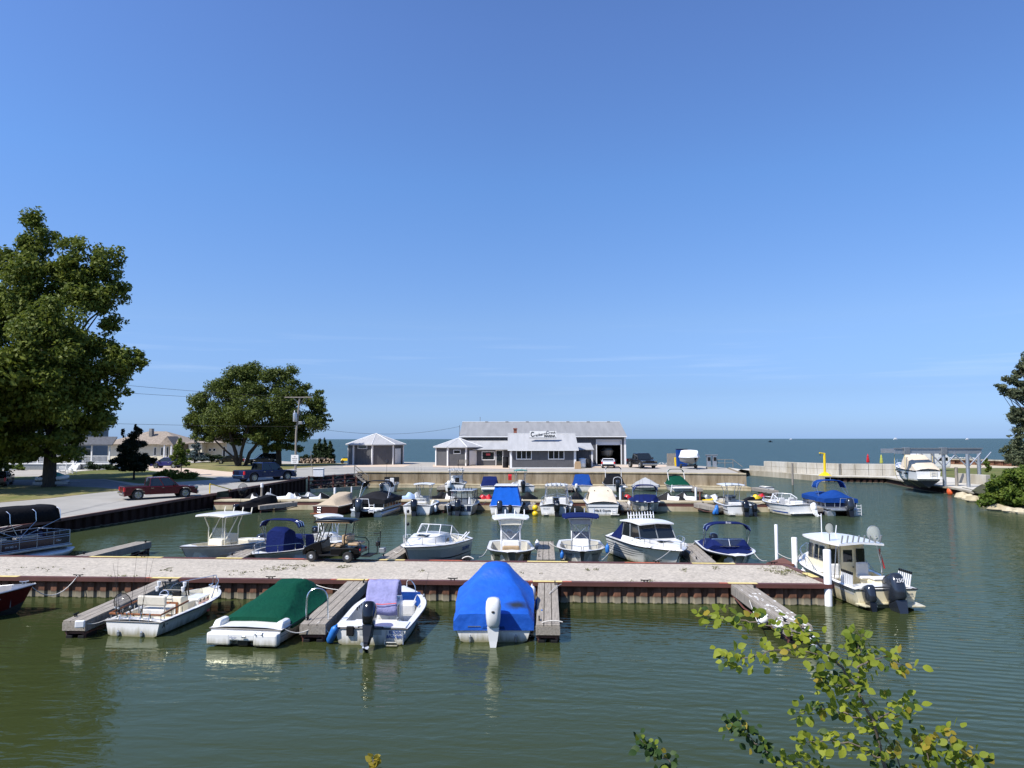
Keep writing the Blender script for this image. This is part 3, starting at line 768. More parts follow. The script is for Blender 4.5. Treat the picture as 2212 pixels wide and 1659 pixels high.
# road in old concrete along the basin, then the painted-on patches of lawn, drive and path
def pg(*a): return [PG(x, y) for x, y in a]
road = pg((-420,1160),(167,1110.5),(466,1063),(494,1057.2),(655,1030.5),(764,1021),(775,1017.5),(1000,1015.5),(1000,1010),(760,1008.5),(665,1006.5),(560,1022),(440,1030),(350,1046),(201,1065),(107,1076.5),(0,1085.5),(-420,1120))
land('road', road, K['road'], .006)
land('lawn', pg((-500,1115),(0,1084.5),(107,1075.5),(201,1064.5),(270,1058),(210,1052),(0,1046),(-500,1050)), K['drylawn'], .02)
land('lawn', pg((-500,1037),(0,1029),(130,1028),(165,1018),(250,1012),(300,1013),(345,1019),(420,1027),(455,1032),(470,1035),(350,1043),(300,1044),(225,1034),(0,1036)), K['lawn'], .014)
land('lawn', pg((352,1006.5),(430,1013),(475,1017),(494,1019),(560,1021),(640,1011),(735,1004),(752,1001),(690,1000.6),(640,1002),(560,1001),(500,996),(440,997)), K['drylawn'], .014)
land('driveway', pg((240,999),(318,1006),(322,1016),(440,1027.5),(500,1028.5),(545,1022.5),(490,1018.5),(430,1012.6),(350,1006),(300,998)), K['drive'], .022)
land('path', pg((90,1018),(160,1011.5),(245,1003),(262,1003),(240,1010),(165,1018),(100,1024)), K['walk'], .028)
land('asphalt_lane', pg((-500,1050),(0,1047),(125,1049),(250,1057),(300,1050),(225,1035),(130,1029),(0,1037),(-500,1039)), K['asph'], .010)
land('pavement', [Vector((p.x, p.y, 0)) for p in pg((1270,1010.6),(1440,1009),(1438,1004.6),(1285,1004.5))], K['drive'], .012)
land('pavement', [Vector((p.x, p.y, 0)) for p in pg((935,1009),(1100,1013.5),(1100,1003.5),(935,1003.5))], K['drive'], .012)
land('pavement', pg((740,1008.5),(872,1008.5),(890,1003),(745,1003)), K['drive'], .012)

for pts in (((80,1124),(140,1108),(260,1082),(330,1068)), ((0,1148),(120,1112),(230,1086)), ((330,1070),(400,1064),(452,1056)), ((470,1052),(560,1038),(640,1024)), ((700,1017),(900,1014.5),(1200,1014.8))):
    m_ = MB(); P_ = [PG(x, y) for x, y in pts]; m_.loft([[(p.x-.03, p.y-.05*(p.y/60), G(p.y)+.012), (p.x+.03, p.y+.05*(p.y/60), G(p.y)+.012)] for p in P_]); struct(m_.build('road_joint', K['asph']))
# steel sheet piling, folded like the real section
def rust_mat(name, top, low, band=.26, seg=None):
    m, t, b = nt(name); n, l = t.nodes, t.links
    b.inputs['Roughness'].default_value = .85; b.inputs['Specular IOR Level'].default_value = .2
    g = n.new('ShaderNodeNewGeometry'); s = n.new('ShaderNodeSeparateXYZ'); l.new(g.outputs['Position'], s.inputs[0])
    mpn = n.new('ShaderNodeMapping'); mpn.inputs['Scale'].default_value = (3, 3, .8); l.new(g.outputs['Position'], mpn.inputs[0])
    z = n.new('ShaderNodeTexNoise'); z.inputs['Scale'].default_value = 1.6; z.inputs['Detail'].default_value = 7; l.new(mpn.outputs[0], z.inputs['Vector'])
    r = n.new('ShaderNodeValToRGB'); r.color_ramp.elements[0].position = .35; r.color_ramp.elements[1].position = .65
    r.color_ramp.elements[0].color = (*[c*.45 for c in top], 1); r.color_ramp.elements[1].color = (*top, 1); l.new(z.outputs['Fac'], r.inputs['Fac'])
    # dried lime and weed where the water line moves
    ad = n.new('ShaderNodeMath'); ad.operation = 'MULTIPLY_ADD'; l.new(z.outputs['Fac'], ad.inputs[0]); ad.inputs[1].default_value = .16; l.new(s.outputs['Z'], ad.inputs[2])
    rz_ = n.new('ShaderNodeValToRGB'); e0, e1 = rz_.color_ramp.elements
    e0.position = .085; e0.color = (.03,.035,.012,1); e1.position = band + .12; e1.color = (0,0,0,1)
    e = rz_.color_ramp.elements.new(.125); e.color = (*low, 1); e = rz_.color_ramp.elements.new(band + .03); e.color = (*[c*.7 for c in low], 1)
    l.new(ad.outputs[0], rz_.inputs['Fac'])
    rm = n.new('ShaderNodeValToRGB'); rm.color_ramp.elements[0].position = band + .05; rm.color_ramp.elements[0].color = (0,0,0,1); rm.color_ramp.elements[1].position = band + .13
    l.new(ad.outputs[0], rm.inputs['Fac'])
    mxn = n.new('ShaderNodeMix'); mxn.data_type = 'RGBA'; l.new(rm.outputs[0], mxn.inputs[0]); l.new(rz_.outputs[0], mxn.inputs[6]); l.new(r.outputs[0], mxn.inputs[7])
    l.new(mxn.outputs[2], b.inputs['Base Color']); return m
K['pile'] = rust_mat('rusty_sheet_piling', (.20,.095,.058), (.28,.245,.175))
K['piled'] = rust_mat('dark_rusty_piling', (.032,.014,.010), (.20,.17,.12), .08)
K['cap'] = mat('brown_steel_cap', (.115,.042,.032), .6, var=.15, vs=3, stretch=(.3,.3,1))
K['rustp'] = mat('rusty_steel_plate', (.16,.065,.04), .8, var=.15, vs=3)
K['yellowp'] = mat('faded_yellow_paint', (.72,.58,.22), .7, var=.1, vs=5)
K['redp'] = mat('faded_red_paint', (.5,.12,.06), .7, var=.2, vs=9)
def piling(mb, A, B, z0, z1f, outward, per=.95, dep=.17):
    A = Vector((A[0], A[1], 0)); B = Vector((B[0], B[1], 0)); d = (B - A); L = d.length; d.normalize()
    o = Vector((outward[0], outward[1], 0)).normalized()
    k = max(1, round(L / per)); p = L / k; pts = []
    for i in range(k):
        for a, q in ((0, 0), (.46, 0), (.58, 1), (.88, 1)):
            pts.append(A + d * (i + a) * p - o * dep * q)
    pts.append(B)
    secs = [[(q.x, q.y, z0) for q in pts], [(q.x, q.y, (z1f(q.y) if callable(z1f) else z1f)) for q in pts]]
    mb.loft(secs)
def beam(mb, A, B, w, h, up=0.0):
    # a square beam whose top runs from A to B
    A, B = Vector(A), Vector(B); d = (B - A); d.z = 0; d.normalize(); s = Vector((-d.y, d.x, 0)) * w / 2
    q = []
    for p in (A, B):
        q += [p - s - Vector((0,0,h)), p + s - Vector((0,0,h)), p + s + Vector((0,0,up)), p - s + Vector((0,0,up))]
    mb.add(q, [(0,1,2,3),(7,6,5,4),(0,4,5,1),(1,5,6,2),(2,6,7,3),(3,7,4,0)])

def bulkhead(name, label, A, B, outward, zf, m=None, cap=.35, up=.03):
    e = empty(name, label, 'retaining wall', (A.x, A.y, 0))
    mb = MB(); mb.M = Matrix.Translation((-A.x, -A.y, 0)); piling(mb, A, B, -1.2, lambda y: zf(y) - .02, outward); mb.build('sheet_piling', m or K['piled'], e)
    c = MB(); c.M = mb.M; n = 6
    pts = [A.lerp(B, i/n) for i in range(n+1)]
    for a, b in zip(pts, pts[1:]):
        beam(c, (a.x, a.y, zf(a.y)), (b.x, b.y, zf(b.y)), .22, .16, up)
    c.build('steel_cap', K['cap'], e)
    return e
bulkhead('bulkhead', 'long dark rusty sheet pile wall between the red pickup and the basin', wE, wA, (1, -.1), G)
bulkhead('bulkhead', 'dark rusty sheet pile wall climbing past the blue pickup', v0, v1, (1, -.1), G)
bulkhead('bulkhead', 'short rusty return wall beside the yellow hand rail', wA, Vector((wA.x + 1.2, wA.y + .6, 0)), (.2, -1), lambda y: G(y) - .45, K['pile'])

# concrete sea wall with stains
def conc_mat(name, col, dark, vert=6.0):
    m, t, b = nt(name); n, l = t.nodes, t.links
    b.inputs['Roughness'].default_value = .9; b.inputs['Specular IOR Level'].default_value = .2
    g = n.new('ShaderNodeNewGeometry')
    mpn = n.new('ShaderNodeMapping'); mpn.inputs['Scale'].default_value = (1.1, 1.1, .16); l.new(g.outputs['Position'], mpn.inputs[0])
    z = n.new('ShaderNodeTexNoise'); z.inputs['Scale'].default_value = 1.1; z.inputs['Detail'].default_value = 9; z.inputs['Roughness'].default_value = .72; l.new(mpn.outputs[0], z.inputs['Vector'])
    r = n.new('ShaderNodeValToRGB'); r.color_ramp.elements[0].position = .34; r.color_ramp.elements[1].position = .66
    r.color_ramp.elements[0].color = (*dark, 1); r.color_ramp.elements[1].color = (*col, 1); l.new(z.outputs['Fac'], r.inputs['Fac'])
    z3 = n.new('ShaderNodeTexNoise'); z3.inputs['Scale'].default_value = .22; z3.inputs['Detail'].default_value = 3; l.new(g.outputs['Position'], z3.inputs['Vector'])
    mxn = n.new('ShaderNodeMix'); mxn.data_type = 'RGBA'; mxn.blend_type = 'MULTIPLY'; mxn.inputs[0].default_value = .7
    r3 = n.new('ShaderNodeValToRGB'); r3.color_ramp.elements[0].position = .35; r3.color_ramp.elements[0].color = (.62,.58,.50,1); r3.color_ramp.elements[1].position = .62
    l.new(z3.outputs['Fac'], r3.inputs['Fac']); l.new(r.outputs[0], mxn.inputs[6]); l.new(r3.outputs[0], mxn.inputs[7])
    l.new(mxn.outputs[2], b.inputs['Base Color'])
    bp = n.new('ShaderNodeBump'); bp.inputs['Strength'].default_value = .35; bp.inputs['Distance'].default_value = .04; l.new(z.outputs['Fac'], bp.inputs['Height']); l.new(bp.outputs[0], b.inputs['Normal'])
    return m
K['seaw'] = conc_mat('stained_sea_wall_concrete', (.36,.30,.215), (.15,.115,.07))
K['ledge'] = conc_mat('cream_ledge_concrete', (.60,.53,.38), (.40,.34,.22))
K['quayc'] = conc_mat('quay_concrete', (.46,.42,.34), (.26,.235,.175))
K['blockc'] = conc_mat('block_concrete', (.52,.50,.45), (.37,.34,.28))
K['planks'] = mat('weathered_planks', (.35,.31,.255), .9, var=.18, vs=3, stretch=(6,.6,6), bump=.3, bs=20)
K['timber'] = mat('grey_timber', (.30,.27,.23), .9, var=.2, vs=3, stretch=(4,4,.5), bump=.3, bs=18)
K['timberd'] = mat('dark_timber', (.09,.07,.055), .9, var=.2, vs=3)
def wallstrip(mb, pts, th, z0, z1, back=(0, 1)):
    # vertical wall, face on the line pts, thickness towards back
    o = Vector((back[0], back[1], 0)).normalized() * th
    secs = []
    for p in pts:
        a = Vector((p[0], p[1], 0)); b_ = a + o
        t = z1(p[1]) if callable(z1) else z1
        secs.append([(a.x, a.y, z0), (a.x, a.y, t), (b_.x, b_.y, t), (b_.x, b_.y, z0)])
    mb.loft(secs, closed=True, caps=True)
e = empty('seawall', 'tall brown-stained concrete wall holding up the gravel lot', 'sea wall', (0, 96, 0))
mb = MB(); mb.M = Matrix.Translation((0, -96, 0)); wallstrip(mb, sw, .5, -1, 1.96)
wallstrip(mb, [sw[2] + Vector((.002, .5, 0)), PG(1577, 1012)], .5, -1, 1.955, (-1, 0))
mb.build('concrete_face', K['seaw'], e)
mb = MB(); mb.M = Matrix.Translation((0, -96, 0))
for i in range(11):          # pour joints and old iron rings stand a little proud
    t = (i + .6) / 11; p = sw[0].lerp(sw[1], t*1.0)
    mb.box(p.x - .05, p.x + .05, p.y - .02, p.y + .1, .45, 1.9)
mb.build('pour_joint', K['seaw'], e)
c = MB(); c.M = Matrix.Translation((0, -96, 0)); ls = MB()
for a, b in zip(sw, sw[1:]): beam(c, (a.x, a.y + .1, 1.97), (b.x, b.y + .1, 1.97), .42, .10, .03)
c.build('coping', K['ledge'], e)
tag(MB().box(-.22,.22,-.14,0,0,.55).add([(-.22,-.1,.55),(.22,-.1,.55),(.22,0,.75),(-.22,0,.75)],[(0,1,2,3)]).build('call_box', K['red'], loc=(xat(1101.5,95.3), 95.3, 1.0), bevel=.02), 'small red box hung on the sea wall', 'box')

# low concrete dock under the sea wall, and the mid dock the skis stand along
def lowdock(name, label, fpts, width, ztop, zbrown, m_top, side=1):
    e = empty(name, label, 'dock', (fpts[0].x, fpts[0].y, 0)); T = Matrix.Translation((-fpts[0].x, -fpts[0].y, 0))
    mb = MB(); mb.M = T; wallstrip(mb, fpts, width, ztop - .11, ztop, (.05, 1)); mb.build('walkway', m_top, e)
    mb = MB(); mb.M = T; wallstrip(mb, [p + Vector((.0, .05, 0)) for p in fpts], width - .1, zbrown, ztop - .112, (.05, 1)); mb.build('steel_face', K['cap'], e)
    mb = MB(); mb.M = T; wallstrip(mb, [p + Vector((0, -.06, 0)) for p in fpts], width + .1, -1, zbrown - .003, (.05, 1)); mb.build('concrete_base', K['ledge'], e)
    return e
dA = [P(735, 1045.0, .45), P(1000, 1046.0, .45), P(1500, 1049.6, .45), P(1622, 1053, .45)]
lowdock('low_dock', 'long low cream concrete dock along the foot of the sea wall', dA, 3.3, .45, .30, K['ledge'])
dB = [P(462, 1080.2, .8), P(1000, 1081.6, .8), P(1722, 1086.5, .8)]
midd = lowdock('mid_dock', 'narrow cream concrete dock crossing the middle of the basin', dB, 1.8, .8, .40, K['ledge'])

# ---------------------------------------------------------------- the gravel pier
FL, FR, RL, RR = P(0, 1243.5, .8), P(1795, 1262.3, .8), P(0, 1198.8, .8), P(1694, 1219.3, .8)
FL = FR + (FL - FR) * 1.62; RL = RR + (RL - RR) * 1.58
pier = empty('pier', 'long gravel pier edged with rusty steel piling', 'pier', (0, 0, 0))
gb = bmesh.new(); nx, ny = 150, 12
grid = []
for i in range(nx + 1):
    row = []
    for j in range(ny + 1):
        a = FL.lerp(FR, i/nx); b = RL.lerp(RR, i/nx); p = a.lerp(b, j/ny)
        ed = min(1, min(j, ny - j) / 1.5) * min(1, (nx - i) / 2)
        p.z = .76 + ed * (.035 + .05 * noise.noise(p * .5))
        row.append(gb.verts.new(p))
    grid.append(row)
for i in range(nx):
    for j in range(ny): gb.faces.new((grid[i][j], grid[i+1][j], grid[i+1][j+1], grid[i][j+1]))
me = bpy.data.meshes.new('gravel_top'); gb.to_mesh(me); gb.free(); me.materials.append(K['gravel'])
me.polygons.foreach_set('use_smooth', [True]*len(me.polygons))
o = bpy.data.objects.new('gravel_top', me); COL.objects.link(o); o.parent = pier
mb = MB(); piling(mb, FL, FR, -1.2, .66, (0, -1), .50, .08); mb.build('front_piling', K['pile'], pier)
mb = MB(); piling(mb, RL, RR, -1.2, .66, (0, 1), .95, .28); mb.build('back_piling', K['pile'], pier)
mb = MB(); piling(mb, FR, RR, -1.2, .66, (1, 0), .95, .28); mb.build('end_piling', K['pile'], pier)
def line_at(A, B, px):      # the point of the line A-B that stands in this direction
    lo, hi = 0.0, 1.0
    for _ in range(40):
        m_ = (lo + hi) / 2; q = A.lerp(B, m_)
        if (q.x / q.y) < (px - 1106) / F / (cP): lo = m_
        else: hi = m_
    return A.lerp(B, lo)
mb = MB()
beam(mb, FL + Vector((0,0,.0)), FR, .26, .15, .0)
beam(mb, RL, RR, .26, .15, .0); beam(mb, FR + Vector((0,0,.004)), RR + Vector((0,0,.004)), .26, .15, .0)
mb.build('steel_cap', K['cap'], pier)
mb = MB()
for a, b, ln, (A, B), dz in ((210, 363, 0, (RL, RR), .006), (10, 60, 0, (FL, FR), .006), (478, 533, 0, (RL, RR), .006), (805, 878, 0, (RL, RR), .006), (1138, 1224, 0, (RL, RR), .006), (1488, 1579, 0, (RL, RR), .006),
                      (342, 402, 0, (FL, FR), .006), (735, 800, 0, (FL, FR), .006), (1150, 1212, 0, (FL, FR), .006), (1563, 1625, 0, (FL, FR), .006)):
    p, q = line_at(A, B, a), line_at(A, B, b); beam(mb, p + Vector((0,0,dz)), q + Vector((0,0,dz)), .255, .004, 0)
p, q = FR.lerp(RR, .30), FR.lerp(RR, .52); beam(mb, p + Vector((0,0,.012)), q + Vector((0,0,.012)), .3, .004, 0)
mb.build('yellow_edge_paint', K['yellowp'], pier)
mb = MB()
for a, b, (A, B) in ((330, 341, (FL, FR)), (722, 734, (FL, FR)), (801, 822, (FL, FR)), (1140, 1149, (FL, FR)), (1213, 1232, (FL, FR)), (1545, 1562, (FL, FR)), (610, 664, (RL, RR)), (930, 1000, (RL, RR)), (1345, 1420, (RL, RR))):
    p, q = line_at(A, B, a), line_at(A, B, b); beam(mb, p + Vector((0,0,.006)), q + Vector((0,0,.006)), .2, .004, 0)
mb.build('red_edge_paint', K['redp'], pier)
mb = MB(); a = P(1655, 1217, .8); b = P(1716, 1220, .8); c_ = P(1692, 1205, .8)
mb.prism([(a.x, a.y), (b.x, b.y), (c_.x, c_.y)], .74, .815, 'Z'); mb.build('corner_plate', K['rustp'], pier)
def cleat_mb(mb, p, s=.13, rz=0):
    c, q = math.cos(rz), math.sin(rz)
    for t in (-.4, .4): mb.tube([(p.x + c*t*s, p.y + q*t*s, p.z - .02), (p.x + c*t*s, p.y + q*t*s, p.z + .07)], .022, 6)
    mb.tube([(p.x - c*s*1.2, p.y - q*s*1.2, p.z + .09), (p.x - c*s*.4, p.y - q*s*.4, p.z + .075), (p.x + c*s*.4, p.y + q*s*.4, p.z + .075), (p.x + c*s*1.2, p.y + q*s*1.2, p.z + .09)], .022, 6)
for px, (A, B) in ((186, (FL, FR)), (594, (FL, FR)), (980, (FL, FR)), (1389, (FL, FR)), (322, (RL, RR)), (1012, (RL, RR)), (1414, (RL, RR)), (1660, (RL, RR))):
    mb = MB(); p = line_at(A, B, px); cleat_mb(mb, p, .16); mb.build('cleat', K['blackm'], pier)
# weeds in the gravel
mb = MB(); rnd = random.Random(3)
for (px, py, n, sx_, sy_) in ((600,1229,26,40,4),(640,1222,20,26,3),(745,1225,14,18,3),(1690,1236,46,30,6),(1660,1228,24,20,4),(1545,1228,10,6,4),(360,1230,12,14,4),(910,1234,8,4,2),(1268,1232,5,2,2),(1290,1231,4,2,1),(1735,1244,8,8,2),(1478,1231,8,8,3),(250,1244,8,30,2),(1390,1256,6,30,1),(520,1236,10,60,5),(1100,1236,10,60,5),(100,1228,10,60,5)):
    for _ in range(n):
        c_ = P(px + rnd.gauss(0, sx_*.6), py + rnd.gauss(0, sy_*.6), .80)
        for _ in range(6):
            a = rnd.random()*6.28; r_ = rnd.uniform(.03,.09); h = rnd.uniform(.015,.06)
            x, y = c_.x + rnd.gauss(0,.05), c_.y + rnd.gauss(0,.05)
            mb.add([(x,y,.79),(x+r_*math.cos(a),y+r_*math.sin(a),.80+h),(x+r_*math.cos(a+.8)*.8,y+r_*math.sin(a+.8)*.8,.80+h*.6)],[(0,1,2)])
K['weed'] = mat('dry_weeds', (.17,.17,.06), .9, var=.3, vs=3)
tag(mb.build('weeds', K['weed'], recalc=False), 'sparse weeds growing through the pier gravel', 'weeds', kind='stuff')

# ---------------------------------------------------------------- finger docks
def finger(A, B, w, label, group, zA=.78, zB=.55, planks=3, floats=True, guano=False):
    A = Vector(A); B = Vector(B); d = Vector((B.x - A.x, B.y - A.y, 0)); L = d.length
    rz = math.atan2(d.y, d.x) - PI/2           # local +Y runs out from the pier
    e = empty('finger_dock', label, 'finger dock', (A.x, A.y, 0), rz, group)
    pwid = w / planks
    for i in range(planks):
        x0 = -w/2 + i*pwid + .012; x1 = x0 + pwid - .024
        m_ = MB(); m_.add([(x0,.0,zA-.05),(x1,.0,zA-.05),(x1,L,zB-.05),(x0,L,zB-.05),(x0,.0,zA),(x1,.0,zA),(x1,L,zB),(x0,L,zB)],
                          [(0,3,2,1),(4,5,6,7),(0,1,5,4),(1,2,6,5),(2,3,7,6),(3,0,4,7)])
        m_.build('deck_plank', K['planks'], e)
    m_ = MB()
    for sx_ in (-1, 1):
        x = sx_*(w/2 - .03)
        m_.add([(x-.03,.05,zA-.36),(x+.03,.05,zA-.36),(x+.03,L-.03,zB-.33),(x-.03,L-.03,zB-.33),(x-.03,.05,zA-.052),(x+.03,.05,zA-.052),(x+.03,L-.03,zB-.052),(x-.03,L-.03,zB-.052)],
               [(0,3,2,1),(4,5,6,7),(0,1,5,4),(1,2,6,5),(2,3,7,6),(3,0,4,7)])
    m_.build('side_board', K['timber'], e)
    MB().box(-w/2+.0, w/2, L-.028, L+.02, zB-.30, zB-.052).build('end_board', K['planks'], e)
    m_ = MB()
    for sx_ in (-1, 1): m_.tube([(sx_*(w/2-.1), L-.12, zB-.34), (sx_*(w/2-.1), L-.12, -.5)], .05, 6); m_.tube([(sx_*(w/2-.05), 0, zA-.38), (sx_*(w/2-.05), 1.3, zA-.6), (sx_*(w/2-.1), L-.12, zB-.42)], .035, 5)
    m_.box(-w/2+.02, w/2-.02, L-.2, L-.1, zB-.42, zB-.35)
    m_.build('steel_frame', K['cap'], e)
    if floats:
        for sx_ in (-1, 1):
            MB().box(sx_*w*.26-.11, sx_*w*.26+.11, L-.75, L-.06, -.15, .10).build('float', K['blackm'], e, bevel=.03)
    for yy in (.12, .92):
        m_ = MB(); cleat_mb(m_, Vector((w/2-.1 if yy > .5 else -w/2+.1, L*yy, lerp(zA, zB, yy)+.01)), .11, PI/2); m_.build('cleat', K['blackm'], e)
    if guano:
        K['guano'] = mat('bird_droppings', (.75,.74,.70), .9, var=.1)
        m_ = MB(); rr = random.Random(5)
        for _ in range(46):
            t = min(.99, rr.random()**.6); x = rr.gauss(.0, w*.24); x = max(-w/2+.05, min(w/2-.05, x)); y = t*L
            z = lerp(zA, zB, t) + .004; a0 = rr.random()*6; rx, ry = rr.uniform(.02,.07), rr.uniform(.06,.22)
            ps = [(x + rx*math.cos(a0+k)*rr.uniform(.6,1), y + ry*math.sin(a0+k)*rr.uniform(.6,1), z) for k in (0,1.05,2.1,3.14,4.2,5.2)]
            ps = [(max(-w/2, min(w/2, q[0])), min(L, q[1]), lerp(zA, zB, min(1,q[1]/L))+.004) for q in ps]
            m_.add(ps, [tuple(range(6))])
        m_.build('bird_droppings', K['guano'], e, recalc=False)
    return e
g1 = 'wooden finger docks on the near side of the gravel pier'
f1 = finger(P(373,1247,.78), P(160,1340,.55), .74, 'grey plank finger dock beside the white boat with wooden rails', g1)
f2 = finger(P(778,1249,.78), P(675,1348,.55), .80, 'grey plank finger dock with a silver grab rail at its end', g1)
f3 = finger(P(1183,1253,.78), P(1183,1350,.55), .74, 'straight grey plank finger dock right of the bright blue tarp', g1)
f4 = finger(P(1600,1262,.78), P(1727,1352,.55), .78, 'finger dock spattered with white bird droppings', g1, guano=True)
g2 = 'wooden finger docks on the far side of the gravel pier'
for A, B, lb in (((178,1200.5),(310,1169),'finger dock between the near pontoon and the cream console boat'), ((505,1204),(588,1169.5),'finger dock between the cream console boat and the navy covered console'),
                 ((835,1206),(893,1170.5),'finger dock just right of the golf cart'), ((1179,1208),(1179,1169.5),'short finger dock left of the navy topped white console boat'),
                 ((1526,1214.5),(1483,1174),'finger dock left of the black hulled bowrider')):
    finger(P(*A, .78), P(*B, .6), .85, lb, g2, zB=.6)
g3 = 'wooden finger docks on the near side of the mid dock'
for A, B, lb in (((640,1083),(558,1091.5),'finger dock with a dark skirt beside the dark covered skiff'), ((770,1084),(752,1091.5),'short finger dock between the brown boat and the charcoal pontoon'),
                 ((963,1084),(949,1093),'finger dock left of the navy sided aluminium cabin boat'), ((1148,1085),(1142,1093),'finger dock beside the two round yellow buoys'),
                 ((1343,1085),(1352,1094.5),'finger dock right of the cream canvas cruiser'), ((1506,1086),(1557,1096.5),'finger dock with the blue fenders hanging at its end'),
                 ((1733,1087),(1768,1097.5),'finger dock left of the blue covered pontoon')):
    finger(P(*A, .78), P(*B, .6), .85, lb, g3, zB=.6)
g4 = 'small dark finger docks off the low dock'
for A, B, lb in (((965,1046.5),(952,1052),'dark finger dock behind the grey covered water scooter'), ((1233,1047.5),(1228,1053),'dark finger dock left of the royal blue covered runabout'),
                 ((1492,1050),(1509,1056),'finger dock just right of the green covered runabout'), ((1630,1053),(1672,1060),'finger dock at the open end of the low dock')):
    finger(P(*A, .43), P(*B, .6), .95, lb, g4, zA=.43, zB=.6)

# rails, rocks and steps in the corner of the basin
e = empty('steel_barrier', 'brown steel rails in front of the dark rocks in the basin corner', 'barrier', (v1.x, v1.y, 0)); T = Matrix.Translation((-v1.x, -v1.y, 0))
ra, rb = Vector((v1.x + .2, v1.y + .3, 0)), Vector((xat(770, 94.5), 94.2, 0))
for k, z in enumerate((1.78, 1.30, .82)):
    m_ = MB(); m_.M = T; m_.tube([(ra.x, ra.y, z), (rb.x, rb.y, z - .02)], .07, 8); m_.build('rail', K['cap'], e)
for k in range(5):
    p = ra.lerp(rb, k/4); m_ = MB(); m_.M = T; m_.box(p.x-.1, p.x+.1, p.y+.09, p.y+.28, -1, 1.9); m_.build('post', K['cap'], e)
K['rock'] = mat('grey_rocks', (.30,.29,.27), .9, var=.3, vs=1.2, bump=.4, bs=6)
K['rockd'] = mat('dark_rocks', (.07,.066,.06), .9, var=.35, vs=1.0, bump=.4, bs=6, col2=(.02,.019,.018))
def rocks(name, spots, m, label, cat='rocks', seed=1, kind='stuff', parent=None):
    mb = MB(); rr = random.Random(seed)
    for (x, y, z, r) in spots:
        q = len(mb.v); mb.ball((x, y, z), (r*rr.uniform(.8,1.3), r*rr.uniform(.7,1.1), r*rr.uniform(.5,.8)), 7, 4)
        for i in range(q, len(mb.v)):
            v = Vector(mb.v[i]); k = 1 + .35*noise.noise(v*2.3/r*.5 + Vector((x, y, 0)))
            c_ = Vector((x, y, z)); mb.v[i] = tuple(c_ + (v - c_)*k)
    o = mb.build(name, m, parent, recalc=False)
    if not parent: tag(o, label, cat, kind=kind)
    return o
rr = random.Random(11); sp = []; spl = []
for i in range(420):
    u = rr.random(); w_ = rr.random(); p = ra.lerp(rb, u)
    s_ = (p.x + rr.gauss(0,.1), p.y + .35 + 2.6*w_, .0 + 1.65*w_ + rr.uniform(-.05,.1), rr.uniform(.12,.3))
    (spl if rr.random() < .12 else sp).append(s_)
rocks('riprap', sp, K['rockd'], 'dark broken rocks sloping down behind the brown rails')
rocks('riprap', spl, K['rock'], 'pale broken stones scattered over the dark rocks', seed=2)
m_ = MB(); wallstrip(m_, [Vector((v1.x+.6, v1.y-.2, 0)), Vector((rb.x+1.2, rb.y-.5, 0))], .25, -1, .42); tag(m_.build('low_kerb', K['ledge']), 'thin pale concrete kerb at the foot of the rocks', 'kerb')
# wooden steps
sx0 = xat(770, 95); sx1 = xat(800, 95)
e = empty('wooden_steps', 'weathered wooden steps with a hand rail beside the sea wall', 'steps', (sx0, 94.6, 0))
wd = sx1 - sx0
for k in range(6):
    x = .25 + k*wd/6.6; z = 1.85 - k*.25; MB().box(x, x+.3, -.9, -.1, z-.05, z).build('tread', K['planks'], e)
m_ = MB()
for yy in (-.95, -.05):
    m_.add([(.1,yy,1.65),(.1,yy,1.95),(wd,yy,.62),(wd,yy,.32),(.1,yy+.05,1.65),(.1,yy+.05,1.95),(wd,yy+.05,.62),(wd,yy+.05,.32)], [(0,1,2,3),(7,6,5,4),(0,4,5,1),(1,5,6,2),(2,6,7,3),(3,7,4,0)])
m_.build('stringer', K['timber'], e)
m_ = MB(); m_.tube([(.0,-.95,1.5),(.0,-.95,3.0)], .05, 5); m_.tube([(wd,-.95,.3),(wd,-.95,1.6)], .05, 5); m_.tube([(.0,-.95,2.95),(wd,-.95,1.6)], .05, 5); m_.tube([(.0,-.95,2.5),(wd,-.95,1.15)], .03, 5); m_.build('hand_rail', K['timber'], e)
# yellow rail
p, q = PG(453,1065), PG(500,1059.5); e0 = empty('hand_rail', 'yellow hand rail at the corner of the road above the basin', 'railing', (p.x, p.y, p.z))
m_ = MB(); m_.tube([(0,0,0),(0,0,.85)], .05, 6); m_.build('post', K['yellow'], e0)
m_ = MB(); m_.tube([(0,0,.85),((q-p).x,(q-p).y,.15)], .045, 6); m_.build('top_rail', K['yellow'], e0)

# ---------------------------------------------------------------- east quay, block breakwater and right bank
qb = [(1575,1020),(1618,1027.3),(1700,1034),(1782,1041.6),(1865,1043.3),(1915,1044.5),(1989,1060),(2070,1072.4),(2107,1082),(2150,1098),(2212,1107),(2330,1125)]
q0 = [P(x, y, 0) for x, y in qb]
qs = [Vector((p.x, p.y, 0)) for p in q0]
back = [Vector((150, 75, 0)), Vector((190, 175, 0)), Vector((xat(2010, 165), 168, 0)), Vector((xat(1945, 128), 129, 0)), Vector((xat(1810,115.5), 115.5, 0)), Vector((xat(1728,121), 121, 0)), Vector((xat(1620, 137), 137, 0)), Vector((xat(1600,133), 133, 0)), Vector((xat(1577,112), 112, 0))]
land('quay', qs + back, K['walk'], 0, .8)
e = empty('quay_wall', 'pale stained concrete quay edge on the far side of the channel', 'quay wall', (q0[0].x, q0[0].y, 0)); T = Matrix.Translation((-q0[0].x, -q0[0].y, 0))
m_ = MB(); m_.M = T; wallstrip(m_, qs[:4], .6, -1, .83, (0.1, 1)); m_.build('concrete_face', K['quayc'], e)
e = empty('quay_piling', 'rusty sheet piling under the boat lift quay', 'retaining wall', (qs[3].x, qs[3].y, 0)); T = Matrix.Translation((-qs[3].x, -qs[3].y, 0))
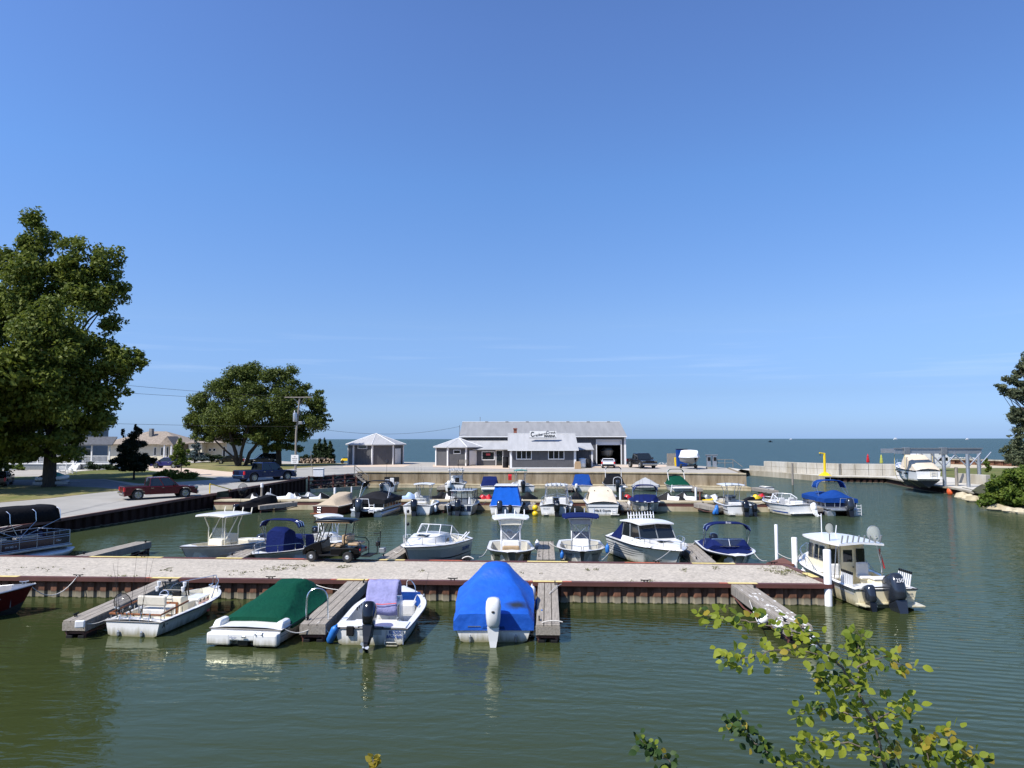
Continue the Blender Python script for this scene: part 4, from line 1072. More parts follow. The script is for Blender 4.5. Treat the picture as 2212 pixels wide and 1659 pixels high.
m_ = MB(); m_.M = T
for a, b in zip(qs[3:8], qs[4:9]): piling(m_, a, b, -1, .70, (-.2, -1), .8, .22)
m_.build('sheet_piling', K['piled'], e)
m_ = MB(); m_.M = T
for a, b in zip(qs[3:8], qs[4:9]): beam(m_, (a.x, a.y, .80), (b.x, b.y, .80), .5, .12, .03)
m_.build('concrete_cap', K['quayc'], e)
# breakwater of big blocks, each a thing to lift
def blockrow(pts, L, hgt, z0, lab, seed, th=.9):
    rr = random.Random(seed); seg = [(a, b, (b-a).length) for a, b in zip(pts, pts[1:])]; tot = sum(s[2] for s in seg); k = max(1, round(tot/L)); l_ = tot/k; out = []
    for i in range(k):
        d_ = (i + .5)*l_
        for a, b, s in seg:
            if d_ <= s: break
            d_ -= s
        p = a.lerp(b, min(1, d_/s)); ang = math.atan2(b.y-a.y, b.x-a.x)
        o = MB().box(-l_/2+.02, l_/2-.02, -th/2, th/2, 0, hgt-.015).build('concrete_block', K['blockc'], None, loc=(p.x, p.y + rr.uniform(-.03,.03), z0), rot=(0, 0, ang + rr.uniform(-.01,.01)), bevel=.04)
        out.append(o)
    return out
bw = [Vector((xat(1623,128), 128, 0)), Vector((xat(1728,117.5), 117.5, 0)), Vector((xat(1810,112), 112, 0)), Vector((xat(1935,110), 110, 0))]
blocks = blockrow(bw, 1.85, .85, .8, '', 1)
bw2 = [bw[0].lerp(bw[1], .32), bw[1], bw[2], bw[3]]
blocks2 = blockrow(bw2, 1.85, .85, 1.65, '', 2)
for o in blocks: tag(o, 'pale concrete block in the bottom course of the breakwater wall', 'concrete block', 'concrete blocks of the bottom course')
for o in blocks2: tag(o, 'pale concrete block in the top course of the breakwater wall', 'concrete block', 'concrete blocks of the top course')
lowb = [Vector((xat(2073,92.5), 92.5, 0)), Vector((xat(2135,88), 88, 0))]
for o in blockrow(lowb, 3.0, 1.15, .8, '', 3, .6): tag(o, 'long grey concrete block lying behind the right posts of the boat lift', 'concrete block', 'long blocks by the boat lift')
land('grass', [Vector((xat(1960,125),125,0)), Vector((xat(2000,112),112,0)), Vector((xat(2066,103),103,0)), Vector((xat(2120,99),99,0)), Vector((130,84,0)), Vector((150,120,0)), Vector((xat(2240,137),137,0)), Vector((xat(2040,137),137,0))], K['lawn'], .02, .8)
land('sand', [Vector((xat(2040,138),138,0)), Vector((xat(2240,138),138,0)), Vector((150,122,0)), Vector((180,160,0)), Vector((xat(2240,158),158,0)), Vector((xat(2040,158),158,0))], K['sand'], .03, .8)
gp = [Vector((xat(2010,162),162,0)), Vector((xat(2120,152),152,0)), Vector((xat(2240,140),140,0))]
e = empty('groyne', 'low brown piled groyne with gulls on the beach behind the boat lift', 'groyne', (gp[0].x, gp[0].y, 0)); T = Matrix.Translation((-gp[0].x, -gp[0].y, 0))
m_ = MB(); m_.M = T
for a, b in zip(gp, gp[1:]): piling(m_, a, b, .5, 1.85, (-.1,-1), 2.1, .5)
m_.build('sheet_piling', K['pile'], e)
m_ = MB(); m_.M = T
for a, b in zip(gp, gp[1:]): beam(m_, (a.x, a.y, 1.95), (b.x, b.y, 1.95), .7, .2, .03)
m_.build('cap', K['quayc'], e)
m_ = MB(); m_.loft([[(p.x+1.2, p.y+1.2, .85), (p.x+.3, p.y+.2, .5), (p.x-.5, p.y-.9, -.6)] for p in qs[7:]]); struct(m_.build('bank_slope', K['dirt'], smooth=True))
rocks('shore_rocks', [(P(x, y, .05).x, P(x, y, .05).y, .15, r) for x, y, r in ((2080,1077,.9),(2095,1080,.8),(2105,1084,.7),(2100,1083,.5),(2142,1100,.5),(2155,1103,.6),(2168,1104,.5),(2180,1107,.45),(2196,1108,.5),(2208,1110,.5),(2125,1094,.5))], K['ledge'], 'pale flat boulders along the water under the right hand bushes', seed=4)
land('bank_soil', [P(2098,1080,0),P(2150,1098,0),P(2212,1107,0),P(2330,1125,0),Vector((150,75,0)),Vector((140,84,0)),Vector((xat(2128,92),92,0)),Vector((xat(2110,84),84,0))], K['dirt'], .03, .8)
# the creek bank the photograph was taken from
bk = MB(); n_ = 24; rows = []
for j, (y, z) in enumerate(((-30, 4.9), (0.5, 4.6), (3, 4.2), (6, 2.8), (9, 1.2), (11.5, -.2), (13, -1.2))):
    rows.append([(-40 + 80*i/n_, y + 1.0*noise.noise(Vector((i*.6, j, 0))), z + .3*noise.noise(Vector((i*.5, j*.7, 3)))) for i in range(n_+1)])
bk.loft(rows); struct(bk.build('riverbank', K['dirt'], smooth=True))

# ================================================================ BUILDINGS
def siding(name, col, per=.2, vertical=True):
    m, t, b = nt(name); n, l = t.nodes, t.links
    b.inputs['Roughness'].default_value = .6
    g = n.new('ShaderNodeTexCoord'); s = n.new('ShaderNodeSeparateXYZ'); l.new(g.outputs['Object'], s.inputs[0])
    z = n.new('ShaderNodeTexNoise'); z.inputs['Scale'].default_value = 1.3; z.inputs['Detail'].default_value = 6; l.new(g.outputs['Object'], z.inputs['Vector'])
    r = n.new('ShaderNodeValToRGB'); r.color_ramp.elements[0].color = (*[c*.86 for c in col], 1); r.color_ramp.elements[1].color = (*col, 1); r.color_ramp.elements[0].position = .35; r.color_ramp.elements[1].position = .65
    l.new(z.outputs['Fac'], r.inputs['Fac']); l.new(r.outputs[0], b.inputs['Base Color'])
    a = n.new('ShaderNodeMath'); a.operation = 'ADD'
    if vertical: l.new(s.outputs['X'], a.inputs[0]); l.new(s.outputs['Y'], a.inputs[1])
    else: l.new(s.outputs['Z'], a.inputs[0]); a.inputs[1].default_value = 0
    m1 = n.new('ShaderNodeMath'); m1.operation = 'DIVIDE'; l.new(a.outputs[0], m1.inputs[0]); m1.inputs[1].default_value = per
    f = n.new('ShaderNodeMath'); f.operation = 'FRACT'; l.new(m1.outputs[0], f.inputs[0])
    rr = n.new('ShaderNodeValToRGB'); e0, e1 = rr.color_ramp.elements
    if vertical: e0.position = .0; e0.color = (0,0,0,1); e1.position = .12; e1.color = (1,1,1,1)
    else: e0.position = 0; e0.color = (1,1,1,1); e1.position = 1; e1.color = (.2,.2,.2,1)
    l.new(f.outputs[0], rr.inputs['Fac'])
    bp = n.new('ShaderNodeBump'); bp.inputs['Strength'].default_value = .8; bp.inputs['Distance'].default_value = .04; l.new(rr.outputs[0], bp.inputs['Height']); l.new(bp.outputs[0], b.inputs['Normal'])
    return m
K['dgrey'] = siding('dark_grey_board_siding', (.085,.085,.090), .35)
K['trimw'] = mat('white_trim_paint', (.74,.74,.73), .6, var=.04)
K['metroof'] = mat('weathered_white_metal_roof', (.40,.40,.395), .6, var=.07, vs=.6, stretch=(2.5,.35,.35))
K['metroof2'] = mat('grey_weathered_metal_roof', (.27,.27,.265), .6, var=.09, vs=.5, stretch=(2.5,.35,.35))
K['brick'] = mat('red_brick', (.30,.10,.06), .85, var=.25, vs=9)
K['shingle'] = mat('tan_shingles', (.33,.27,.21), .9, var=.2, vs=3)
K['shingled'] = mat('slate_shingles', (.10,.105,.115), .9, var=.2, vs=3)
K['beigesid'] = siding('beige_lap_siding', (.62,.56,.42), .22, False)
K['bluesid'] = siding('blue_grey_lap_siding', (.13,.18,.22), .22, False)
K['inside'] = mat('dark_interior', (.03,.03,.032), .8, var=.1)
GZ = 1.93
# metre positions measured on the wall planes
def X(px, Y, z=3.5): return xat(px, Y, z)
def wallbox(mb, x0, x1, y0, y1, z0, z1): mb.box(x0, x1, y0, y1, z0, z1)
def window(par, x0, x1, y, z0, z1, panes=1, name='window', fr=.07, glassm='dglass'):
    o = MB().box(x0, x1, y-.02, y+.03, z0, z1).build(name, K[glassm], par)
    f = MB(); f.box(x0-fr, x1+fr, y-.07, y-.022, z1, z1+fr); f.box(x0-fr, x1+fr, y-.07, y-.022, z0-fr, z0); f.box(x0-fr, x0, y-.068, y-.022, z0, z1); f.box(x1, x1+fr, y-.068, y-.022, z0, z1)
    for k in range(1, panes): xx = lerp(x0, x1, k/panes); f.box(xx-.04, xx+.04, y-.068, y-.022, z0, z1)
    f.build('window_frame', K['trimw'], o); return o
B = empty('marina_building', 'long dark grey marina building with pale metal roofs and a white name sign', 'building', (0, 112, GZ))
def bb(mb, *a, **k):
    mb.v = [(v[0], v[1]-112, v[2]-GZ) for v in mb.v]; return mb.build(*a, **k)
# boat barn at the back
y0, y1 = 125.5, 140.5; x0, x1 = X(994, y0), X(1352, y0); ze = zat(941.5, y0-.5); zr = zat(911.5, 133); gx0, gx1, gz1 = X(1289.5, y0), X(1341, y0), zat(951.5, y0)
mb = MB(); mb.box(x0, gx0, y0, y0+.2, GZ, ze-.1); mb.box(gx1, x1, y0, y0+.2, GZ, ze-.1); mb.box(gx0, gx1, y0, y0+.2, gz1, ze-.1)
mb.box(x0, x0+.2, y0+.2, y1, GZ, ze-.1); mb.box(x1-.2, x1, y0+.2, y1, GZ, ze-.1); mb.box(x0+.2, x1-.2, y1-.2, y1, GZ, ze-.1)
yc = 133.0
for xx in (x0, x1-.2): mb.prism([(y0, ze-.1), (y1, ze-.1), (yc, zr-.12)], xx, xx+.2, 'X')
bb(mb, 'barn_wall', K['dgrey'], B)
bb(MB().box(x0+.2, x1-.2, y0+.2, y1-.2, GZ, GZ+.03), 'barn_floor', K['inside'], B); bb(MB().box(gx0-2, gx0-1.9, y0+.2, y1-.2, GZ, gz1+.3), 'inner_wall', K['inside'], B)
mb = MB(); xa, xb = x0-.15, x1+.12
mb.add([(xa,y0-.5,ze),(xb,y0-.5,ze),(xb,yc,zr),(xa,yc,zr),(xa,y0-.5,ze-.12),(xb,y0-.5,ze-.12),(xb,yc,zr-.14),(xa,yc,zr-.14)], [(0,1,2,3),(7,6,5,4),(0,4,5,1),(1,5,6,2),(3,7,4,0)])
mb.add([(xa,y1+.5,ze),(xb,y1+.5,ze),(xb,yc,zr),(xa,yc,zr),(xa,y1+.5,ze-.12),(xb,y1+.5,ze-.12),(xb,yc,zr-.14),(xa,yc,zr-.14)], [(3,2,1,0),(4,5,6,7),(1,5,4,0),(2,6,5,1),(0,4,7,3)])
rf = bb(mb, 'barn_roof', K['metroof2'], B); bb(MB().box(xa, xb, yc-.2, yc+.2, zr-.02, zr+.08), 'ridge_cap', K['trimw'], rf); bb(MB().box(xa, xb, y0-.66, y0-.5, ze-.22, ze-.06), 'gutter', K['trimw'], rf)
for k in range(7): xx = lerp(x0, x1, .15+.13*k); bb(MB().box(xx-.25, xx+.25, yc-.3, yc+.05, zr-.03, zr+.14), 'ridge_vent', K['grycan'], rf)
for xx in (x0, x1-.25): bb(MB().box(xx-.03, xx+.28, y0-.03, y0-.004, GZ, ze-.22), 'corner_board', K['trimw'], B)
gd = bb(MB().box(gx0, gx1, y0+.25, y0+.3, zat(961.5, y0), gz1), 'garage_door', K['trimw'], B)
bb(MB().box(gx0-.15, gx0, y0-.05, y0-.004, GZ, gz1+.15).box(gx1, gx1+.15, y0-.05, y0-.004, GZ, gz1+.15).box(gx0, gx1, y0-.05, y0-.004, gz1, gz1+.15), 'garage_door_frame', K['trimw'], B)
bb(MB().tube([(x0+3.0, yc, zr), (x0+3.0, yc, zr+.9)], .05, 5), 'vent_pipe', K['alud'], B); bb(MB().tube([(x0-.1, y0-.3, ze-1), (x0-.1, y0-.3, ze+1.8)], .05, 5), 'service_mast', K['alud'], B)
# low middle wing
my = 121.0; mz = zat(970.3, my-.6); mx0, mx1 = X(1020, my), X(1103, my)
mb = MB(); mb.box(mx0, mx1, my, y0, GZ, mz-.05); bb(mb, 'wing_wall', K['dgrey'], B)
zt = zat(951, 125.3); mb = MB(); a, b_ = X(1000, my), X(1100, my); mb.add([(a,my-.6,mz),(b_,my-.6,mz),(b_,125.35,zt),(a,125.35,zt),(a,my-.6,mz-.12),(b_,my-.6,mz-.12),(b_,125.35,zt-.12),(a,125.35,zt-.12)], [(0,1,2,3),(7,6,5,4),(0,4,5,1),(3,7,4,0),(1,5,6,2)])
bb(mb, 'wing_roof', K['metroof'], B)
wz = lambda py, Y: zat(py, Y)
def gwin(*a, **k):
    o = window(B, *a, **k); o.location = (0, -112, -GZ); return o
gwin(X(1042,my), X(1067,my), my, wz(992.5,my), wz(976.5,my), fr=.12)
dd = MB().box(X(1072,my), X(1085,my), my-.03, my-.003, GZ, wz(974,my)); o = bb(dd, 'shop_door', K['dglass'], B); bb(MB().box(X(1070.5,my), X(1072,my), my-.08, my-.035, GZ, wz(972.5,my)).box(X(1085,my), X(1086.5,my), my-.08, my-.035, GZ, wz(972.5,my)).box(X(1072,my), X(1085,my), my-.08, my-.035, wz(974,my), wz(972.5,my)), 'door_frame', K['trimw'], o)
bb(MB().add([(X(1086,my),my-.1,GZ),(X(1088.5,my),my-1.1,GZ),(X(1088.5,my),my-1.1,GZ+2.5),(X(1086,my),my-.1,GZ+2.5)], [(0,1,2,3)]), 'open_door_leaf', K['clear'], o)
mb = MB(); mb.box(X(1050,my),X(1059,my),my-.06,my-.04,wz(984,my),wz(979.5,my)); bb(mb, 'neon_sign', mat('red_neon_sign', (.45,.05,.06), .4, var=0), B)
# octagonal corner rooms
def octagon(par, cx, cy, Rr, rot, z0, z1, zapex, over, M, roofm, doors=(), wins=(), pre=''):
    vs = [(cx + Rr*math.sin(rot + k*PI/4), cy - Rr*math.cos(rot + k*PI/4)) for k in range(8)]
    w_ = MB(); w_.M = M; w_.prism(vs, z0, z1, 'Z'); w_.build('wall', K['dgrey'], par)
    q = [(cx + (Rr+over)*math.sin(rot + k*PI/4), cy - (Rr+over)*math.cos(rot + k*PI/4), z1) for k in range(8)]
    r_ = MB(); r_.M = M; r_.add(q + [(cx, cy, zapex)] + [(a, b, c-.14) for a, b, c in q], [(k, (k+1)%8, 8) for k in range(8)] + [(9+k, 9+(k+1)%8, (k+1)%8, k) for k in range(8)] + [tuple(range(16, 8, -1))])
    rf = r_.build('octagonal_roof', K[roofm], par)
    for k in range(8):
        if math.cos(rot + k*PI/4) < -.2: continue
        p_ = MB(); p_.M = M; x, y = vs[k]; nx_, ny_ = math.sin(rot+k*PI/4), -math.cos(rot+k*PI/4); p_.tube([(x+nx_*.03, y+ny_*.03, z0), (x+nx_*.03, y+ny_*.03, z1-.15)], .16, 4); p_.build('corner_post', K['trimw'], par)
        h_ = MB(); h_.M = M; h_.tube([(q[k][0], q[k][1], z1+.02), (cx, cy, zapex+.02)], .05, 4); h_.build('hip_cap', K['trimw'], rf)
    def face(k, u0, u1, za, zb, name, m, d=.05):
        A, B_ = Vector((*vs[k], 0)), Vector((*vs[(k+1)%8], 0)); a, b = A.lerp(B_, u0), A.lerp(B_, u1); nn = Vector(((a.y-b.y), (b.x-a.x), 0)).normalized()*-1
        if nn.dot(Vector((cx, cy, 0)) - A) > 0: nn = -nn
        f = MB(); f.M = M; p = [a + nn*.004, b + nn*.004, b + nn*d, a + nn*d]; f.prism([(v.x, v.y) for v in p], za, zb, 'Z'); return f.build(name, K[m], par)
    for k, u0, u1, h0, h1 in doors: face(k, u0-.06, u1+.06, z0, z0+h1+.12, 'door_frame', 'trimw', .04); face(k, u0, u1, z0+.02, z0+h1, 'door', 'gel', .07)
    for k, u0, u1, h0, h1 in wins: face(k, u0-.03, u1+.03, z0+h0-.1, z0+h1+.1, 'window_frame', 'trimw', .05); face(k, u0, u1, z0+h0, z0+h1, 'window', 'dglass', .06)
    return rf
octagon(B, X(990.5,122.9), 122.9, 3.75, -PI/8, GZ, 4.92, 6.35, .55, Matrix.Translation((0,-112,-GZ)), 'metroof', doors=((1,.30,.72,0,2.3),), wins=((0,.33,.67,2.0,2.45),))
# front block
fy = 109.6; fx0, fx1 = X(1101.5, fy), X(1244, fy); fe = zat(970.6, fy-.55); fr_ = zat(936.6, 115.0)
mb = MB(); mb.box(fx0, fx1, fy, 120.4, GZ, fe-.06)
for xx in (fx0, fx1-.2): mb.prism([(fy, fe-.06), (120.4, fe-.06), (115.0, fr_-.12)], xx, xx+.2, 'X')
bb(mb, 'front_wall', K['dgrey'], B)
xa, xb = X(1096.5, fy-.5), X(1250, fy-.5)
mb = MB(); mb.add([(xa,fy-.55,fe),(xb,fy-.55,fe),(xb,115,fr_),(xa,115,fr_),(xa,fy-.55,fe-.12),(xb,fy-.55,fe-.12),(xb,115,fr_-.12),(xa,115,fr_-.12)], [(0,1,2,3),(7,6,5,4),(0,4,5,1),(3,7,4,0),(1,5,6,2)])
mb.add([(xa,120.9,fe),(xb,120.9,fe),(xb,115,fr_),(xa,115,fr_),(xa,120.9,fe-.12),(xb,120.9,fe-.12),(xb,115,fr_-.12),(xa,115,fr_-.12)], [(3,2,1,0),(4,5,6,7),(1,5,4,0),(0,4,7,3),(2,6,5,1)])
rf = bb(mb, 'front_roof', K['metroof'], B); bb(MB().box(xa, xb, 114.85, 115.15, fr_-.02, fr_+.06), 'ridge_cap', K['trimw'], rf); bb(MB().box(xa, xb, fy-.70, fy-.55, fe-.2, fe-.05), 'gutter', K['trimw'], rf)
for xx in (fx0-.03, fx1-.3): bb(MB().box(xx, xx+.33, fy-.05, fy-.004, GZ, fe-.2), 'corner_board', K['trimw'], B)
bb(MB().box(fx0+.3, fx1-.3, fy-.04, fy-.004, GZ, GZ+.12), 'base_board', K['trimw'], B)
for a, b_ in ((1128,1162),(1191,1220.5)):
    a, b_ = (1116.5, 1147) if a == 1128 else (1185.5, 1217.5); gwin(X(a,fy), X(b_,fy), fy, wz(990.8,fy), wz(974.2,fy), 3, fr=.11)
bb(MB().box(X(1109.5,118), X(1116.5,118), 117.6, 118.4, fr_-1, zat(927.5,118)).box(X(1108.5,118), X(1117.5,118), 117.5, 118.5, zat(927.5,118), zat(925,118)), 'brick_chimney', K['brick'], B)
# annex on the right
ay = 116.6; ax0, ax1 = fx1, X(1280.5, ay); az = zat(971, ay-.4)
bb(MB().box(ax0+.01, ax1, ay, y0-.01, GZ, az-.05), 'annex_wall', K['dgrey'], B); zt = zat(957, 120.5)
bb(MB().add([(ax0-.1,ay-.4,az),(ax1+.15,ay-.4,az),(ax1+.15,121,zt),(ax0-.1,121,zt),(ax0-.1,ay-.4,az-.1),(ax1+.15,ay-.4,az-.1),(ax1+.15,121,zt-.1),(ax0-.1,121,zt-.1)], [(0,1,2,3),(7,6,5,4),(0,4,5,1),(3,7,4,0),(1,5,6,2)]), 'annex_roof', K['metroof'], B)
bb(MB().box(ax1-.25, ax1+.02, ay-.04, ay-.004, GZ, az-.12), 'corner_board', K['trimw'], B)
# name sign standing on the front roof
sy = 111.6; s0, s1 = X(1144.5, sy, 7), X(1201.5, sy, 7); sz0, sz1 = zat(945.5, sy), zat(931.3, sy)
sgn = bb(MB().box(s0, s1, sy, sy+.3, sz0, sz1), 'name_sign', K['gel'], B); cx = (s0+s1)/2; hh = sz1 - sz0
bb(MB().box(s0-.04, s1+.04, sy-.02, sy+.32, sz0-.08, sz0), 'sign_base', K['blackm'], sgn)
def st(s_, size, x, z, sx=1.0, rot=0, bold=.0, font=0): return text(s_, size, K['ink'], B, (x, sy-.02-112, z-GZ), (R(90), rot, 0), .004, 'sign_lettering', sx=sx, bold=bold)
st('C', 1.0, s0+.36, sz0+.46, .75, 0, .03)
for i, ch in enumerate('ranberry'): st(ch, .58, s0+.76+i*.235, sz0+.32+.04*i, .82, -.12, .014)
for i, ch in enumerate('Creek'): st(ch, .50 if i else .62, s0+2.62+i*.27, sz0+.76, .85, -.05, .014)
st('MARINA', .42, s0+2.95, sz0+.24, 1.05, 0, .02)
# the separate octagonal shed
B2 = empty('octagon_shed', 'free-standing octagonal dark grey shed with a white metal roof', 'shed', (X(812,129), 129, GZ))
octagon(B2, X(812,129), 128.9, 4.6, R(3), GZ, 5.3, 7.15, .55, Matrix.Translation((-X(812,129),-129,-GZ)), 'metroof', doors=((1,.25,.70,0,2.55),), wins=((7,.25,.70,2.75,3.3),))

# ---------------------------------------------------------------- houses on the left
def hip(mb, x0, x1, y0, y1, z0, z1, r=.5, ins=None):
    ins = ins or (y1-y0)/2; yc_ = (y0+y1)/2
    mb.add([(x0,y0,z0),(x1,y0,z0),(x1,y1,z0),(x0,y1,z0),(x0+ins,yc_,z1),(x1-ins,yc_,z1)], [(0,1,5,4),(1,2,5),(2,3,4,5),(3,0,4),(3,2,1,0)])
hy = 150.0
Hs = empty('bungalow', 'beige bungalow with tan hipped roofs and a stone chimney', 'house', (X(330,hy), hy, GZ)); MM = Matrix.Translation((-X(330,hy), -hy, -GZ))
def hb(mb, *a, **k): mb.v = [tuple(MM @ Vector(v)) for v in mb.v]; return mb.build(*a, **k)
ez = zat(958, hy)
hb(MB().box(X(215,hy), X(388,hy), hy+.8, hy+12, GZ, ez), 'wall', K['beigesid'], Hs); hb(MB().box(X(407,hy-2), X(436,hy-2), hy-2, hy+8, GZ, ez+.3), 'garage_wall', K['beigesid'], Hs); hb(MB().box(X(436.4,hy), X(489,hy), hy, hy+9, GZ, ez+.2), 'wing_wall', K['beigesid'], Hs)
mb = MB(); hip(mb, X(212,hy), X(400,hy), hy-.4, hy+13, ez-.05, zat(931,hy+6.5), ins=6.8); hb(mb, 'roof', K['shingle'], Hs)
mb = MB(); hip(mb, X(398,hy), X(494,hy), hy-2.6, hy+10, ez+.22, zat(945,hy+4), ins=6); hb(mb, 'wing_roof', K['shingle'], Hs)
mb = MB(); mb.prism([(X(352,hy), ez-.2),(X(382,hy), ez-.2),(X(368,hy), ez+1.5)], hy-1.8, hy+3, 'Y'); hb(mb, 'porch_gable', K['shingle'], Hs)
for px in (355, 370, 379): hb(MB().tube([(X(px,hy-1.5),hy-1.5,GZ),(X(px,hy-1.5),hy-1.5,ez-.2)], .16, 8), 'porch_column', K['trimw'], Hs)
ch = hb(MB().box(X(323.5,hy+4), X(329.5,hy+4), hy+3.4, hy+4.4, ez+.5, zat(925,hy+4)), 'chimney', K['rock'], Hs)
def hwin(x0, x1, y, z0, z1, par=None, loc=None, **k): o = window(par or Hs, x0, x1, y, z0, z1, **k); o.location = loc or (-X(330,hy), -hy, -GZ); return o
hwin(X(329,hy), X(333,hy), hy+.8, GZ+1, GZ+2.6); hwin(X(344,hy), X(348,hy), hy+.8, GZ+1, GZ+2.6); hwin(X(356,hy), X(360,hy), hy+.8, GZ+.4, GZ+2.7); hwin(X(482,hy), X(486.5,hy), hy, GZ+.9, GZ+2.7)
for px in (453.5, 463): hb(MB().lathe([(.36,-.06),(.36,-.02),(.26,-.02)], (X(px,hy), hy, zat(971,hy)), 14, 'Y'), 'round_window', K['trimw'], Hs); hb(MB().lathe([(.25,-.09),(.25,-.05)], (X(px,hy), hy, zat(971,hy)), 14, 'Y'), 'window_glass', K['dglass'], Hs)
# blue grey porch house behind the big tree
py_ = 106.0
P2 = empty('porch_house', 'blue grey two storey house with a white railed porch behind the big tree', 'house', (X(110,py_), py_, GZ)); MM2 = Matrix.Translation((-X(110,py_), -py_, -GZ))
def pb(mb, *a, **k): mb.v = [tuple(MM2 @ Vector(v)) for v in mb.v]; return mb.build(*a, **k)
pb(MB().box(X(-40,py_), X(158,py_), py_+3, py_+9, GZ, zat(920,py_+3)), 'wall', K['bluesid'], P2)
mb = MB(); mb.prism([(X(-45,py_), zat(920,py_+3)),(X(164,py_), zat(920,py_+3)),(X(65,py_), zat(885,py_+3))], py_+2.6, py_+9.4, 'Y'); pb(mb, 'roof', K['shingled'], P2)
pz = GZ + .95; xa, xb = X(2,py_), X(237,py_)
dk = pb(MB().box(xa, xb, py_, py_+3, pz-.18, pz), 'porch_deck', K['trimw'], P2); pb(MB().box(xa+.05, xb-.05, py_+.1, py_+.14, GZ, pz-.19), 'lattice', K['alud'], dk)
zt = zat(959, py_); pb(MB().add([(xa-.2,py_-.4,zt),(xb+.5,py_-.4,zt),(xb-.6,py_+3,zt+1.1),(xa,py_+3,zt+1.1),(xa-.2,py_-.4,zt-.15),(xb+.5,py_-.4,zt-.15),(xb-.6,py_+3,zt+.9),(xa,py_+3,zt+.9)], [(0,1,2,3),(7,6,5,4),(0,4,5,1),(1,5,6,2),(3,7,4,0)]), 'porch_roof', K['shingled'], P2)
for k in range(7): xx = lerp(xa+.1, xb-.1, k/6); pb(MB().box(xx-.08, xx+.08, py_+.02, py_+.18, pz, zt-.12), 'porch_post', K['trimw'], P2)
xs0, xs1 = X(158,py_), X(176,py_)
for a, b_ in ((xa, xs0), (xs1, xb)):
    mb = MB(); mb.box(a, b_, py_+.06, py_+.12, pz+.95, pz+1.02); mb.box(a, b_, py_+.06, py_+.12, pz+.1, pz+.16)
    k = int((b_-a)/.16)
    for i in range(k): xx = lerp(a, b_, (i+.5)/k); mb.box(xx-.022, xx+.022, py_+.07, py_+.11, pz+.16, pz+.95)
    pb(mb, 'porch_railing', K['trimw'], P2)
for k in range(5): pb(MB().box(xs0+.05, xs1-.05, py_-.3*k-.3, py_-.3*k, GZ, pz-.19*k-.1), 'porch_step', K['trimw'], P2)
for xx in (xs0, xs1): pb(MB().tube([(xx,py_,pz+1),(xx,py_-1.6,GZ+.95),(xx,py_-1.6,GZ)], .05, 5), 'stair_rail', K['trimw'], P2)
o = hwin; window(P2, X(60,py_+3), X(75,py_+3), py_+3, pz+.6, pz+1.9).location = (-X(110,py_), -py_, -GZ); window(P2, X(185,py_+3), X(196,py_+3), py_+3, pz+.6, pz+1.9).location = (-X(110,py_), -py_, -GZ)
# adirondack chairs
def adirondack(px, py, rz, lb):
    p = PG(px, py); e = empty('adirondack_chair', lb, 'chair', p, rz, 'white lawn chairs by the porch')
    MB().add([(-.3,-.35,.40),(.3,-.35,.40),(.3,.25,.28),(-.3,.25,.28),(-.3,-.35,.36),(.3,-.35,.36),(.3,.25,.24),(-.3,.25,.24)], [(0,1,2,3),(7,6,5,4),(0,4,5,1),(1,5,6,2),(2,6,7,3),(3,7,4,0)]).build('seat', K['trimw'], e)
    for k in range(5): x = -.24+.12*k; MB().add([(x-.05,.22,.25),(x+.05,.22,.25),(x*1.25+.055,.52,1.05-.5*x*x*3),(x*1.25-.055,.52,1.05-.5*x*x*3)], [(0,1,2,3)]).build('back_slat', K['trimw'], e).modifiers.new('t','SOLIDIFY').thickness = .03
    for sg in (-1, 1): MB().box(sg*.40-.07, sg*.40+.07, -.42, .40, .58, .61).build('armrest', K['trimw'], e); MB().box(sg*.36-.03, sg*.36+.03, -.38, -.30, 0, .58).build('leg', K['trimw'], e); MB().box(sg*.36-.03, sg*.36+.03, .25, .33, 0, .58).build('leg', K['trimw'], e)
adirondack(134, 1023.5, .5, 'white adirondack chair, left one of the pair beside the big trunk'); adirondack(156, 1022, -.2, 'white adirondack chair, right one of the pair beside the big trunk'); adirondack(262, 1012, .6, 'lone white adirondack chair half behind the small dark tree')

# ---------------------------------------------------------------- pole, wires, small street things
pp = PG(638, 1014); ph = zat(857, pp.y) - pp.z
U = empty('utility_pole', 'wooden utility pole with a grey transformer in front of the lakeside tree', 'utility pole', pp)
MB().tube([(0,0,-.2),(.0,0,ph*.5),(.42,0,ph)], .17, 9, r1=.11).build('pole', K['timber'], U, smooth=True)
MB().box(-1.7,2.1,-.2,-.08,ph-.12,ph+.02).build('cross_arm', K['timber'], U); MB().tube([(-.5,-.1,ph-.05),(.40,0,ph-1.1),(1.2,-.1,ph-.05)], .03, 4).build('brace', K['alud'], U)
t_ = MB().lathe([(.05,0),(.27,.02),(.29,.1),(.29,1.15),(.26,1.25),(.08,1.3)], (-.10,-.32,ph-3.5), 14).build('transformer', K['alu'], U, smooth=45); MB().lathe([(.06,0),(.09,.12),(.05,.3)], (-.18,-.32,ph-2.2), 8).build('bushing', K['trimw'], t_)
MB().tube([(.2,-.1,ph*.62),(.75,-.5,ph*.66)], .04, 5).build('lamp_arm', K['alud'], U); MB().box(.5,1.0,-.75,-.35,ph*.62,ph*.66).build('lamp_head', K['alud'], U, bevel=.05)
sg_ = tag(MB().box(-.52,.52,-.04,0,0,1.25).build('notice_sign', K['trimw'], loc=(pp.x-.05, pp.y-.24, zat(1001.5, pp.y)), bevel=.03), 'white notice sign fixed to the utility pole', 'sign')
for i, s_ in enumerate(('NO', 'PARKING', 'PRIVATE', 'DRIVE')): text(s_, .17, K['ink'], sg_, (0, -.05, 1.0-.25*i), (R(90),0,0), .002)
def wire(a, b, d, lb): line(a, b, d, lb, 'roped', .02, 'overhead wires', 20)
